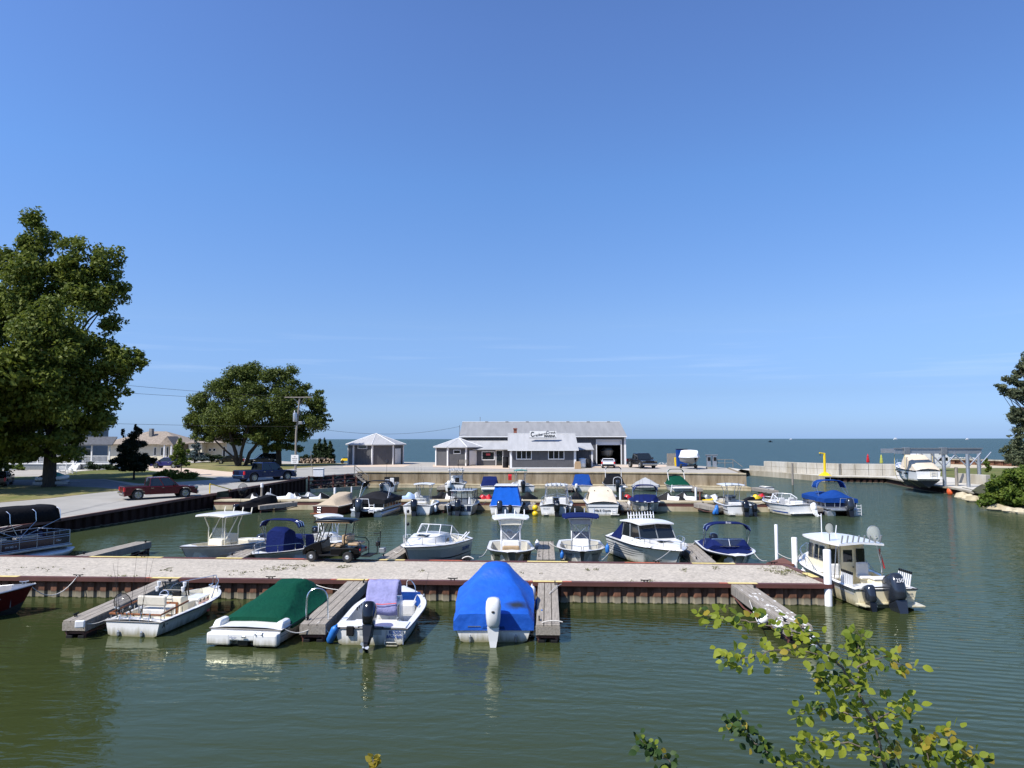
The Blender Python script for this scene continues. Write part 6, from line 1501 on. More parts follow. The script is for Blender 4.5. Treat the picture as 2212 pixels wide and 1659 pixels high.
tubes(e, 'transom_rail', [[(.72,-.03,.42),(.74,-.07,.40),(1.0,-.07,.40),(1.02,-.03,.42)]], .014, 'steel')
landing_net(wp(e, (-.80, cy0-.3, 1.3)), (-.05, -.1, 1), 'pale landing net standing at the left side of the pilothouse', .17, 'net', 1.15, True)
landing_net(wp(e, (.98, cy0-1.0, .9)), (-.25, -.08, 1), 'large pale landing net with a red handle over the pilothouse roof', .26, 'net', 1.35)
MB_ = MB(); MB_.tube([(0,0,0),(-.20,-.05,.75)], .028, 6); q = thing_mb(MB_, 'gaff', 'red', 'red handled gaff standing behind the pilothouse roof post', 'gaff', loc=wp(e, (1.02, cy0-1.02, 1.1)))
fender(wp(e, (-1.36, 1.6, .10)), 'long white fender between the pilothouse boat and the pier corner', L=.8, r=.10)
fender(wp(e, (-1.34, L*.60, .32)), 'short white fender near the bow of the pilothouse boat', L=.42, r=.13)

# fenders and floats on the near docks
fender(P(1640,1350,.15), 'upper white fender hanging off the guano covered dock', L=.42, r=.14, tilt=(.5,.5)); fender(P(1672,1350,.42), 'lower white fender beside the guano covered dock', L=.40, r=.14, tilt=(1.3,.9))
fender(P(1762,1402,.08), 'white fender hanging from the end of the guano covered dock', L=.5, r=.10, tilt=(0,-.3)); fender(P(1752,1378,.25), 'small white float above the hanging fender at the dock end', L=.34, r=.10, tilt=(.3,-.6))
fender(P(710,1388,.02), 'long blue fender between the finger dock and the towel draped boat', 'bluep', L=.62, r=.12, tilt=(.3,.45))
fender(P(1163,1352,.10), 'lower blue fender between the blue tarp and the dock', 'bluep', L=.5, r=.12, tilt=(.2,.2)); fender(P(1161,1322,.12), 'upper blue fender between the blue tarp and the dock', 'bluep', L=.5, r=.12, tilt=(-.2,.1)); fender(P(1149,1303,.30), 'white fender at the right side of the blue tarp', L=.62, r=.12)
tag(MB().box(-.14,.14,-.05,.05,0,.22).build('dock_bumper', K['whitem'], loc=P(172,1355,.40), rot=(0,0,.2), bevel=.03), 'white corner bumper on the end of the leftmost finger dock', 'bumper')
o = tag(bpy.data.objects.new('grab_rail', None), 'silver hoop grab rail on the end of the second finger dock', 'grab rail'); COL.objects.link(o); o.location = P(686,1340,.56)
tubes(o, 'hoop', [arc((-.36,-.02,0),(.30,.05,0),.98,14,.30)], .024, 'steel')
for (px, Yc, zt, rr_, lb) in ((1677,35.2,2.22,.075,'tall white pole behind the brown corner plate of the pier'),(1716,32.9,1.93,.12,'thick white pole on the pier end between corner plate and boat'),(1787,28.4,2.06,.14,'thick white pole against the cream pilothouse boat')):
    tag(MB().lathe([(rr_,-1.2),(rr_,zt-.02),(rr_*.9,zt),(.01,zt+.01)], (0,0,0), 14).build('mooring_pole', K['whitem'], smooth=45, loc=(xat(px,Yc,1.4),Yc,0)), lb, 'mooring pole', 'white mooring poles at the pier end')
# mooring lines
cl = lambda px, AB: line_at(*AB, px) + Vector((0,0,.08))
line(cl(186,(FL,FR)), P(66,1264,.85), .55, 'slack rope from the pier cleat down to the maroon boat', r=.018)
line(cl(594,(FL,FR)) + Vector((1.2,0,-.05)), P(778,1270,.74), .22, 'white rope from the green covered boat to the finger dock', r=.016)
line(P(690,1342,.6), wp(GR, (1.15,.15,.5)), .22, 'white rope from dock end to the stern of the green covered boat', r=.016)
line(P(698,1346,.56), wp(TW, (-1.05,.25,.55)), .3, 'white rope from dock end to the towel draped boat', r=.016)
line(P(165,1342,.56), wp(WH, (-.95,.15,.5)), .12, 'rope from the leftmost dock to the wooden railed boat', r=.014)
line(P(1170,1345,.58), P(1215,1344,.60), -.05, 'white rope coiled on the end of the straight finger dock', r=.02)
line(P(1186,1283,.72), P(1212,1262,.76), -.04, 'white rope lying on the deck of the straight finger dock', r=.016)
line(P(1612,1278,.68), P(1636,1345,.5), .02, 'white line down to the upper fender on the guano covered dock', r=.014)
line(Vector((xat(1677,35.2),35.2,.95)), Vector((xat(1716,32.9),32.9,.98)), .06, 'rope strung between the two rear white poles', r=.014)
line(Vector((xat(1716,32.9),32.9,.98)), wp(PB, (-.5,L*.93,1.0)), .08, 'rope from the middle white pole to the pilothouse boat bow', r=.014)

# ================================================================ BOATS, SECOND ROW (bows to the pier)
# pontoon at the left edge
e, L = place((-150, 35.4), (132, 41.8), name='pontoon_boat', label='pontoon boat with black bimini at the left edge beyond the pier', group=GS, cat='pontoon boat')
pontoon_boat(e, L, 2.45, 'navyhull', zdeck=.60, fence_h=.74)
bimini(e, -1.18, 1.18, 1.2, L*.22, L*.84, 2.45, 'blkcan', feet=L*.5, rise=.26, drop=.55, bows=4)
for y0, y1, x0 in ((.16,.42,.35), (.55,.66,.45)): o = box(e, 'bench', x0, 1.1, L*y0, L*y1, .56, 1.02, 'vinylc', .06); box(o, 'backrest', .92, 1.12, L*y0, L*y1, .95, 1.28, 'vinylc', .06)
for y0, y1 in ((.70,.90),(.2,.5)): o = box(e, 'bench', -1.1, -.5, L*y0, L*y1, .56, 1.0, 'vinylg', .06)
box(e, 'console', -.1, .5, L*.46, L*.54, .56, 1.35, 'black', .05, .05, .05); seat(e, .2, L*.38, .56, .6, .55, .95, 'vinylg', -1, .3)
tubes(e, 'arm_hoop', [arc((1.12, L*.56, 1.0), (1.12, L*.68, 1.0), .25), arc((1.12, L*.36, 1.0), (1.12, L*.46, 1.0), .2)], .02, 'alu')
text('Clear', .14, K['silver'], e, (1.185, L*.83, .86), (R(90),0,R(90)), .002, shear=.3); text('OH 5821 A', .13, K['silver'], e, (1.185, L*.44, .84), (R(90),0,R(90)), .002)

# cream console boat with white t-top
e, L = place((556, 41.2), (387, 35.5), label='cream centre console boat with white T-top left of the blue bimini boat', group=GS)
h = Hull(e, L, 2.35, .82, 1.20, fine=2.3, mats=('gel2','gel2','gel')); h.deck(.08, .88, gun=.17, floor=.25, m='gel', lin='creamdeck')
h.mark('OH 2098 ZB', .66, .55, .15, 'ink', 1)
c = box(e, 'console', -.45, .45, L*.45, L*.60, .25, 1.22, 'creamdeck', .05, .05, .12); box(c, 'front_cushion', -.3, .3, L*.60-.02, L*.60+.10, .5, .95, 'vinylt', .05); MB().box(-.4,.4,L*.53,L*.535,1.2,1.75).build('windscreen', K['clear'], c)
seat(e, 0, L*.36, .25, .9, .45, .8, 'vinylc', -1); box(e, 'bow_cushion', -.5, .5, L*.70, L*.84, .25, .62, 'vinylc', .05); box(e, 'stern_bench', -.8, .8, L*.03, L*.12, .5, .85, 'vinylc', .05)
ttop(e, 0, L*.30, L*.66, 2.05, .3, 2.40, (L*.40, L*.56), holders=4, m='gel', frame='creamdeck')
outboard(e, 0, -.3, .70, .95, 'cowlgry', .1); line(wp(e, (.6, L*.88, 1.0)), P(522,1189,.7), .25, 'rope from the cream console boat bow to the finger dock')

# navy console cover and folded navy bimini
e, L = place((672, 40.8), (545, 35.4), label='white boat with navy console cover and folded navy bimini behind the golf cart', group=GS)
h = Hull(e, L, 2.3, .70, .86, fine=2.3, mats=('bottom','hullgrey','gel')); h.deck(.08, .88, gun=.15, floor=.2, m='gel', lin='greyliner')
secs = [[(-.5,y,.3),(-.48,y,z),(-.3,y,z+.1),(.3,y,z+.1),(.48,y,z),(.5,y,.3)] for y, z in ((L*.28,1.1),(L*.44,1.15),(L*.46,1.55),(L*.56,1.75),(L*.64,1.6),(L*.66,.9))]
MB().loft(secs, caps=True).build('console_cover', K['navy'], e, smooth=50)
secs = [[(-.5,y,.3),(-.48,y,z),(.48,y,z),(.5,y,.3)] for y, z in ((L*.10,.95),(L*.12,1.2),(L*.26,1.25),(L*.28,.9))]; MB().loft(secs, caps=True).build('seat_cover', K['navy'], e, smooth=50)
bimini(e, -1.08, 1.08, .78, L*.50, L*.58, 2.06, 'navy', feet=L*.46, rise=.16, drop=.2, thin=True); bowrail(e, h, .42, 1, .32, posts=4, open_=True)

# small white hardtop boat behind the golf cart
e, L = place((684, 44.5), (742, 39.6), label='small white hardtop boat half hidden behind the golf cart', group=GS)
h = Hull(e, L, 2.1, .62, .8, mats=('gel2','gel','gel')); h.deck(.08, .8, gun=.15, floor=.2)
box(e, 'console', -.4, .4, L*.45, L*.58, .2, 1.05, 'gel', .05, .05, .08); ttop(e, 0, L*.3, L*.6, 1.4, .2, 1.92, (L*.36, L*.54), lw=.42); outboard(e, 0, -.25, .8, .85, 'cowlblk', .1); bowrail(e, h, .6, 1, .3)

# white cuddy cabin boat with side lettering
e, L = place((981, 40.6), (873, 35.3), label='white cuddy boat with raked windshield between two plank docks', group=GS); CB = e
h = Hull(e, L, 2.45, .95, 1.18, fine=2.5, mats=('gel2','hullgrey','gel')); h.deck(.06, .42, gun=.18, floor=.3, crown=.22)
h.stripe(.02, .8, .28, .34, 'navyhull'); h.mark('TROPHY', .17, .58, .27, 'inkb', -1, bold=.006)
secs = [[(-w,y,z0),(-w*.8,y,z1),(-w*.3,y,z1+.06),(w*.3,y,z1+.06),(w*.8,y,z1),(w,y,z0)] for y, w, z0, z1 in ((L*.40,.95,1.0,1.48),(L*.58,.92,1.05,1.50),(L*.74,.72,1.12,1.36),(L*.84,.35,1.15,1.20))]
cb = MB().loft(secs, caps=True).build('cuddy_cabin', K['gel'], e, smooth=40)
MB().box(-.3,.3,L*.62,L*.70,1.515,1.53).build('hatch', K['dglass'], cb); MB().box(-.93,-.92,L*.47,L*.52,1.15,1.32).build('porthole', K['dglass'], cb); MB().box(.92,.93,L*.47,L*.52,1.15,1.32).build('porthole', K['dglass'], cb)
windshield(e, [(-.95,L*.30,1.12),(-.92,L*.44,1.42),(-.6,L*.56,1.52),(0,L*.60,1.55),(.6,L*.56,1.52),(.92,L*.44,1.42),(.95,L*.30,1.12)], .42, .35, 'glass', 'whitem', r=.022)
bowrail(e, h, .40, 1, .42, inset=.12, posts=5); seat(e, .45, L*.32, .3, m='vinylw'); seat(e, -.45, L*.32, .3, m='vinylw')
mb = MB(); mb.tube([(0,0,0),(0,0,1.75)], .022, 6); q = thing_mb(mb, 'mast', 'whitem', 'thin white light pole with black fittings at the cuddy boat bow', 'mast', loc=wp(e, (.35, L*.86, 1.15)))
for z in (1.0, 1.6): MB().ball((.10,0,z),(.07,.05,.09),8,5).build('black_fitting', K['black'], q)
MB().tube([(-.08,0,1.75),(.10,0,1.75)], .02, 6).build('cross_arm', K['whitem'], q)
for k, x in enumerate((-.6,-.75)): MB().tube([(x, L*.10, .95), (x-.1, -.05, 1.25)], .035, 7).build('rod_tube', K['whitem'], e)
line(cl(1000,(RL,RR)), cl(1024,(RL,RR)), -.1, 'tangled pale rope on the pier edge behind the cuddy boat', r=.03)

# cream hulled console boat
m = mat('khaki_gelcoat', (.30,.27,.18), .25, var=.05, coat=.3); K['khaki'] = m
e, L = place((1100, 41.0), (1106, 35.0), label='khaki hulled console boat with white hardtop and tan cushion', group=GS)
h = Hull(e, L, 2.35, .72, .98, fine=2.7, mats=('bottom','khaki','gel'), stripe=.86, bowfull=.2, t0=.5); h.deck(.08, .86, gun=.17, floor=.25)
h.mark('OH 2108 CL', .80, .62, .13, 'ink', 1); h.mark('OH 2108 CL', .80, .62, .13, 'ink', -1)
c = box(e, 'console', -.46, .46, L*.46, L*.62, .25, 1.2, 'gel', .05, .05, .12); box(c, 'front_cushion', -.42, .42, L*.62-.04, L*.62+.14, .45, .98, 'vinylt', .07); MB().box(-.42,.42,L*.545,L*.55,1.2,1.95).build('windscreen', K['clear'], c); seat(e, 0, L*.36, .25, .9, .45, .8, 'vinylg', -1)
ttop(e, 0, L*.30, L*.64, 1.85, .3, 2.28, (L*.42, L*.58), holders=4, lw=.48); MB().box(-.5,.5,L*.60,L*.62,1.98,2.26).build('electronics_box', K['creamdeck'], e)
outboard(e, 0, -.3, .9, .95, 'cowlblk', .1)
tubes(e, 'cross_brace', [[(-.46,L*.58,1.7),(.0,L*.58,1.25),(.46,L*.58,1.7)]], .022, 'whitem')
fender(P(1160,1188,.35), 'white fender between the khaki hulled boat and the short finger dock', L=.5, r=.12)

# navy topped white console boat
e, L = place((1251, 41.2), (1258, 35.0), label='white console boat with navy canvas T-top', group=GS)
h = Hull(e, L, 2.42, .72, 1.02, fine=2.5, mats=('bottom','hullgrey','gel'), bowfull=.12); h.deck(.08, .86, gun=.16, floor=.25); h.mark('OH 2314 CM', .80, .66, .13, 'ink', 1); h.mark('OH 2314 CM', .80, .66, .13, 'ink', -1)
c = box(e, 'console', -.44, .44, L*.44, L*.60, .25, 1.25, 'gel', .05, .05, .14); box(c, 'front_seat', -.42, .42, L*.60-.02, L*.60+.28, .25, .66, 'vinylw', .05); MB().box(-.42,.42,L*.53,L*.535,1.2,1.9).build('windscreen', K['clear'], c); box(e, 'console_cover', -.46, .46, L*.42, L*.53, 1.10, 1.52, 'navy', .08, .06, .04)
ttop(e, 0, L*.28, L*.64, 1.85, .3, 2.32, (L*.40, L*.56), holders=4, canvas='navy', lw=.46, frame='alu'); MB().box(-.48,.48,L*.58,L*.6,1.98,2.22).build('electronics_box', K['grycan'], e)
tubes(e, 'cross_brace', [[(-.44,L*.57,2.0),(.40,L*.57,1.2)], [(.44,L*.57,2.0),(-.40,L*.57,1.2)]], .018, 'alu'); bowrail(e, h, .55, 1, .22, posts=3, open_=True)
fender(P(1214,1208,.55), 'small blue fender at the left bow of the navy topped boat', 'bluep', L=.35, r=.09); fender(P(1312,1196,.75), 'blue buoy hanging right of the navy topped boat', 'bluep', L=.42, r=.10)
line(P(1186,1172,.72), wp(e, (.95, L*.82, 1.0)), .05, 'white rope from dock to the navy topped boat')

# grey striped hardtop cabin boat
e, L = place((1350, 41.6), (1474, 35.4), label='white hardtop cabin boat with grey hull stripes and a rack of rod holders', group=GS)
h = Hull(e, L, 2.6, .95, .98, fine=2.5, mats=('gel2','gel','gel'), t0=.5); h.deck(.06, .30, gun=.2, floor=.35, crown=.22)
for k in range(4): h.stripe(.0, .60 + .08*k, .30+.13*k, .36+.13*k, 'alud')
h.stripe(.0, .98, .90, .985, 'blackhull', taper=False)
secs = [[(-1.05,y,1.0),(-.95,y,z),(.95,y,z),(1.05,y,1.0)] for y, z in ((L*.28,1.22),(L*.62,1.24),(L*.80,1.12))]; MB().loft(secs, caps=True).build('cabin_trunk', K['gel'], e, bevel=.03)
MB().box(-.35,.35,L*.70,L*.77,1.19,1.21).build('deck_hatch', K['dglass'], e)
y0, y1 = L*.28, L*.62
gl_ = MB(); gl_.frus(-.96,.96,y0,y1,1.22,1.92,-.88,.88,y0+.1,y1-.42); gl_.build('cabin_glass', K['dglass'], e)
tubes(e, 'window_post', [[(sx*.97, ya, 1.22), (sx*.885, yb, 1.93)] for sx in (-1,1) for ya, yb in ((y0,y0+.1),(lerp(y0,y1,.45),lerp(y0,y1,.38)),(y1,y1-.42))] + [[(.0,y1+.01,1.22),(.0,y1-.41,1.93)], [(-.97,y1,1.23),(.97,y1,1.23)]], .028, 'alud')
n = 6; secs = []
for i in range(n+1):
    t = i/n; y = lerp(y0-.15, y1-.12, t); secs.append([(u*1.02*(1-.08*t), y, 1.96 + .06*(1-u*u) + .05*math.sin(PI*t) - q*.06) for q, us in ((0,(-1,-.6,0,.6,1)),(1,(1,0,-1))) for u in us])
rf = MB().loft(secs, closed=True, caps=True).build('hardtop', K['gel'], e, smooth=45)
rk = tubes(e, 'rod_rack', [[(-.72,y0+.25,2.22),(.72,y0+.25,2.22)]] + [[(x, y0+.25, 2.0),(x, y0+.25, 2.22)] for x in (-.6,0,.6)], .016, 'whitem')
for k in range(10): x = -.72 + 1.44*k/9; MB().tube([(x, y0+.27, 2.06), (x, y0+.2, 2.40)], .024, 6).build('rod_holder', K['whitem'], rk)
mb = MB(); mb.loft([[(-.98,L*.05,.98),(-.5,L*.05,1.0),(.5,L*.05,1.0),(.98,L*.05,.98)],[(-.98,L*.16,1.35),(-.5,L*.16,1.42),(.5,L*.16,1.42),(.98,L*.16,1.35)],[(-.9,y0-.05,1.88),(-.5,y0-.05,1.97),(.5,y0-.05,1.97),(.9,y0-.05,1.88)]]); mb.loft([[(.98,L*.05,.96),(.99,L*.15,.96),(.99,y0,.96)],[(.98,L*.05,.98),(.98,L*.16,1.35),(.9,y0-.05,1.88)]]); mb.loft([[(-.98,L*.05,.96),(-.99,L*.15,.96),(-.99,y0,.96)],[(-.98,L*.05,.98),(-.98,L*.16,1.35),(-.9,y0-.05,1.88)]]); mb.build('aft_canvas', K['navy'], e)
bowrail(e, h, .50, 1, .40, inset=.10, posts=6)
for i, (k, dx) in enumerate(((1,0.05),(3,-.1),(5,.05),(7,.1),(9,-.05))):
    a = wp(e, (-.72 + 1.44*k/9, y0+.22, 2.36)); rod(a, a + Vector((dx, .1, 1.75)), ['leftmost rod in the rack on the hardtop cabin boat','second rod from the left in the hardtop rack','middle rod in the rack on the hardtop cabin boat','second rod from the right in the hardtop rack','rightmost rod in the rack on the hardtop cabin boat'][::-1][i])
line(wp(e, (.3, L*.96, 1.15)), cl(1410,(RL,RR)), .06, 'orange tinted mooring rope from the hardtop cabin boat to the pier')

# black hulled bowrider with navy covers
e, L = place((1545, 40.4), (1600, 35.2), label='black hulled bowrider with navy covers and navy bimini', group=GS)
h = Hull(e, L, 2.45, .78, .76, fine=2.6, mats=('bottom','blackhull','gel'), bowfull=.22, stripe=.82, t0=.5); h.deck(.08, .9, gun=.18, floor=.3)
h.cover('navy', [(.08,.10,.8),(.20,.22,.8),(.42,.40,.85),(.54,.42,.8),(.60,.18,.8)], over=-.10, drop=-.01, amp=.03, seed=5, name='cockpit_cover'); h.cover('navy', [(.66,.05,.5),(.78,.06,.4),(.9,.03,.3)], over=-.16, drop=-.015, amp=.01, seed=6, name='bow_cover')
windshield(e, [(-1.0,L*.42,.90),(-.85,L*.58,.92),(0,L*.62,.94),(.85,L*.58,.92),(1.0,L*.42,.90)], .32, .25)
bimini(e, -1.08, 1.08, .80, L*.44, L*.56, 1.88, 'navy', feet=L*.42, rise=.16, drop=.2, thin=True, bows=2); text('Boat', .14, K['silver'], e, (0, L*.57, 2.06), (R(90),0,R(180)), .003); outboard(e, 0, -.28, .82, .95, 'cowlblk', 0)

# ================================================================ THIRD ROW
rows = GT
# dark covered skiff
e, L = place((516, 63.4), (600, 66.6), label='small skiff under a black cover with a tall net at its motor', group=rows)
h = Hull(e, L, 1.65, .45, .65, mats=('bottom','blackhull','blackhull'), rail=None); h.cover('blkcan', [(0,.25,.5),(.3,.5,.4),(.75,.75,.5),(.9,.6,.35),(.99,.1,.05)], drop=.2, amp=.04, seed=2)
outboard(e, 0, -.25, .6, .75, 'cowlblk', .1, rz=.3); landing_net(wp(e, (-.2, .2, .6)), (.15, .05, 1), 'dark landing net standing over the black covered skiff', .42, 'netd', .95, True)
# varnished boat with tan cover
e, L = place((703, P(703,1112,0).y), (756, 66.4), label='dark varnished boat with white deck under a tan cover', group=rows)
h = Hull(e, L, 2.65, .72, .95, fine=2.3, mats=('brownhull','brownhull','gel'), stripe=.84, rail='brownhull'); h.deck(.1, .85, gun=.2)
h.cover('tan', [(.02,.05,.8),(.16,.38,.30),(.28,.52,.25),(.5,.66,.5),(.8,.72,.62),(.86,.55,.6),(.9,.02,.3)], drop=-.005, amp=.02, seed=8, over=-.12)
ladder(e, -.55, -.08, .12, .70, .3, 'alu', .05, 3); mb = MB(); mb.box(-1.1,.9,-.55,0,.10,.15); mb.build('swim_platform', K['teak'], e)
for k in range(5): MB().tube([(1.05-.05*k, L*(.66+.05*k), .9), (1.12-.05*k, L*(.64+.05*k), 1.25)], .022, 6).build('rod_holder', K['steel'], e)
# charcoal pontoon
e, L = place((791, 60.6), (838, 66.2), name='pontoon_boat', label='charcoal covered pontoon boat with charcoal bimini and white ladder', group=rows, cat='pontoon boat')
pontoon_boat(e, L, 2.65, 'blackhull', tube_r=.36, zdeck=.6, fence_h=.66, cover='chrcan', cov_prof=[(0,.12),(.35,.55),(.75,.5),(1,.15)])
bimini(e, -1.22, 1.22, 1.2, L*.42, L*.62, 2.5, 'chrcan', feet=L*.28, rise=.22, drop=.3, thin=True, bows=2); outboard(e, -.35, -.65, .82, 1.3, 'cowlgry', .25, 'black'); ladder(e, .62, -.62, .35, 1.05, .36, 'whitem', .12, 4)
tubes(e, 'motor_guard', [[(-.85,-.35,.6),(-.7,-.25,1.42),(.25,-.25,1.42),(.4,-.35,.6)]], .03, 'whitem')
# white console boat with rods
e, L = place((900, 61.6), (926, 66.9), label='white console boat bristling with rods left of the aluminium cabin boat', group=rows)
h = Hull(e, L, 2.6, .78, .9, fine=2.7, mats=('hullgrey','gel','gel'), bowfull=.2, t0=.5); h.deck(.10, .88, gun=.2, floor=.3, lin='creamdeck')
box(e, 'console', -.35, .55, L*.50, L*.62, .3, 1.35, 'alud', .05, .05, .1); box(e, 'leaning_post', -.5, .45, L*.32, L*.42, .8, .98, 'vinylw', .05); tubes(e, 'post_frame', [[(x, y, .3),(x, y, .85)] for x in (-.45,.4) for y in (L*.33,L*.41)] + [[(-.5,L*.30,1.2),(.45,L*.30,1.2)],[(-.5,L*.32,.9),(-.5,L*.30,1.2)],[(.45,L*.32,.9),(.45,L*.30,1.2)]], .02, 'alu')
ttop(e, .1, L*.36, L*.68, 1.7, .4, 2.38, (L*.46, L*.60), frame='alu', lw=.5); outboard(e, -.15, -.3, .75, 1.25, 'cowlblk', .25, rz=.1); fender(wp(e, (1.40, .8, .2)), 'white fender on the right side of the rod laden console boat', L=.55, r=.12)
for i, (x, dx) in enumerate(((-.45,-.18),(-.28,-.04),(-.1,.03),(.08,.18),(.22,-.32))):
    a = wp(e, (x, L*.38, 1.9)); rod(a, a + Vector((dx, .1, 2.0 + .2*math.sin(i*2))), ['leftmost rod over the rod laden console boat','second rod from the left over the rod laden boat','middle rod over the rod laden console boat','rod leaning right over the rod laden boat','pale rod leaning left over the rod laden boat'][i])
# aluminium cabin boat
e, L = place((992, 61.8), (1016, 67), label='aluminium cabin boat with navy transom and two black outboards', group=rows)
h = Hull(e, L, 2.45, .80, 1.0, fine=2.2, mats=('alud','alu','alu'), rail='alu'); h.deck(.10, .80, gun=.15, floor=.3, m='alu', lin='greyliner'); MB().box(-.95,.95,-.02,-.008,.30,.72).build('transom_panel', K['navyhull'], h.hull)
gl_ = MB(); gl_.frus(-1.0,1.0,L*.18,L*.66,.86,1.86,-.9,.9,L*.2,L*.60); gl_.build('clear_curtains', K['clear'], e); MB().box(-.5,.4,L*.40,L*.5,.3,1.2).build('bulkhead', K['grycan'], e)
tubes(e, 'cabin_frame', [[(sx, L*.18, .86), (sx*.9, L*.2, 1.88)] for sx in (-1,-.5,0,.5,1)] + [[(sx, y, .86), (sx*.9, y, 1.88)] for sx in (-1,1) for y in (L*.35, L*.5, L*.64)] + [[(-1,L*.18,1.3),(1,L*.18,1.3)]], .03, 'blackm')
rf = MB().box(-.98,.98,L*.17,L*.62,1.88,1.95).build('hardtop', K['alu'], e, bevel=.03)
for k in range(8): x = -.85+1.7*k/7; MB().tube([(x, L*.2, 1.95), (x, L*.17, 2.18)], .024, 6).build('rod_holder', K['blackm'], rf)
outboard(e, -.05, -.3, .75, 1.15, 'cowlblk', .3); outboard(e, -.72, -.25, .70, .75, 'cowlblk', .2); ladder(e, .55, -.06, .35, .78, .1, 'whitem', .02, 1)
q = mat('white_umbrella', (.7,.7,.7), .8); K['whtumb'] = q
thing_mb(MB().lathe([(.02,0),(.12,.05),(.05,.55),(.02,.62)], (0,0,0), 8), 'folded_sail', 'whtumb', 'folded pale canvas standing in the aluminium cabin boat', 'canvas', loc=wp(e, (.75, .5, .82)))
# blue canvas hardtop
e, L = place((1091, 61.5), (1098, 67.2), label='white hardtop boat closed with a bright blue aft curtain', group=rows)
h = Hull(e, L, 2.72, .72, .95, fine=2.5, mats=('gel2','gel','gel'), stern=.95); h.deck(.1, .6, gun=.2, floor=.3)
mb = MB(); N_ = 8
row = lambda y, z, w, s: [(u*w, y + .04*math.sin(u*9+s), z - .03*abs(u)) for u in [-1+2*i/N_ for i in range(N_+1)]]
mb.loft([row(L*.06,.66,1.28,0), row(L*.14,1.2,1.16,1), row(L*.22,1.8,1.02,2), row(L*.28,2.28,.92,3)])
for sg in (-1, 1): mb.loft([[(sg*1.28,L*.06,.66),(sg*1.16,L*.14,1.2),(sg*1.02,L*.22,1.8),(sg*.92,L*.28,2.26)],[(sg*1.26,L*.5,.86),(sg*1.16,L*.5,1.3),(sg*1.04,L*.5,1.9),(sg*.92,L*.5,2.26)]])
mb.build('aft_curtain', K['blue'], e, smooth=45); box(e, 'cabin', -1.1, 1.1, L*.5, L*.74, .8, 2.2, 'gel', .06, .18, .25)
MB().box(-.98,.98,L*.25,L*.68,2.26,2.34).build('hardtop', K['gel'], e, bevel=.035)
outboard(e, -.42, -.3, .78, 1.05, 'cowlgry', .3); outboard(e, .42, -.22, .72, .7, 'blackm', .25, prop='whitem'); bowrail(e, h, .5, 1, .35, posts=4)
# yellow buoys
for z, lb in ((.62, 'upper round yellow buoy on the finger dock'), (.14, 'lower round yellow buoy on the finger dock')):
    tag(MB().ball((0,0,0), (.24,.24,.24), 14, 9).build('buoy', K['yellow'], smooth=60, loc=(xat(1156,61.4,.5), 61.4, z)), lb, 'buoy')
# open white fishing boat with two seats
e, L = place((1200, 61), (1205, 67), label='white hardtop fishing boat with two white seats facing the stern', group=rows)
h = Hull(e, L, 2.72, .80, .98, fine=2.5, mats=('gel2','gel','gel'), stern=.95); h.deck(.08, .46, gun=.2, floor=.3, crown=.2)
h.stripe(0, .9, .9, .96, 'hullgrey'); seat(e, -.55, L*.28, .3, .55, .5, .75, 'vinylw', 1, .3); seat(e, .55, L*.28, .3, .55, .5, .75, 'vinylw', 1, .3)
box(e, 'dash', -1.0, 1.0, L*.44, L*.54, .3, 1.3, 'gel', .04); MB().box(-.3,.15,L*.435,L*.44,.35,1.25).build('companionway', K['dglass'], e)
windshield(e, [(-1.05,L*.30,1.0),(-.98,L*.52,1.3),(0,L*.60,1.35),(.98,L*.52,1.3),(1.05,L*.30,1.0)], .8, .2, 'clear', 'steel', r=.025)
ttop(e, 0, L*.26, L*.58, 1.85, .9, 2.36, (L*.32, L*.52), holders=5, frame='alu', lw=.85, th=.1); outboard(e, .12, -.3, .80, 1.15, 'cowlblk', .1, prop='alu', mark='V6'); outboard(e, .95, -.2, .72, .7, 'cowlblk', .15); bowrail(e, h, .3, 1, .38, posts=6)
text('OH 4217', .14, K['alud'], e, (-.75, -.025, .58), (R(90),0,0), .002); box(e, 'trim_step', -1.0, -.6, -.25, -.02, .1, .16, 'gel', .02)
# beige canvas cruiser
e, L = place((1303, 60.9), (1288, 67.2), label='white cruiser closed with beige canvas and hand lettered transom', group=rows)
h = Hull(e, L, 2.75, .98, 1.15, fine=2.5, mats=('gel2','gel','gel'), stern=.93); h.deck(.1, .5, gun=.18, floor=.3, crown=.2); h.stripe(0, .9, .52, .56, 'ink', taper=False)
secs = []
for y, z, w, k in ((L*.03,1.0,1.16,1.1),(L*.12,1.5,1.08,.98),(L*.20,2.0,.98,.84),(L*.25,2.12,.92,.74),(L*.5,2.18,.92,.72),(L*.58,1.7,.95,.8),(L*.62,1.3,1.0,.9)):
    secs.append([(-1.2,y,.99),(-w,y,lerp(1.0,z,.8)),(-k,y,z*.99),(0,y,z+.02),(k,y,z*.99),(w,y,lerp(1.0,z,.8)),(1.2,y,.99)])
cv = MB().loft(secs, caps=True).build('canvas_enclosure', K['beige'], e, smooth=30)
for sg in (-1, 1): pane(cv, [(sg*1.145,L*.22,1.2),(sg*1.145,L*.42,1.2),(sg*1.0,L*.42,1.8),(sg*1.0,L*.24,1.8)], m='dglass')
for x in (-.6, .5): MB().box(x-.03,x+.03,L*.18,L*.185,1.93,2.0).build('snap_tab', K['blackm'], cv)
text('Wile E. Coyote', .22, K['ink'], e, (-.1, -.03, .44), (R(90),0,0), .003, bold=.006, shear=.1)
box(e, 'swim_platform', .55, 1.25, -.35, 0, .10, .17, 'gel', .02); ladder(e, .85, -.05, .18, .5, .28, 'gel', .02, 2); bowrail(e, h, .5, 1, .4, posts=4)
MB().box(-1.22,1.22,-.03,-.012,.70,.73).build('transom_line', K['ink'], h.hull)
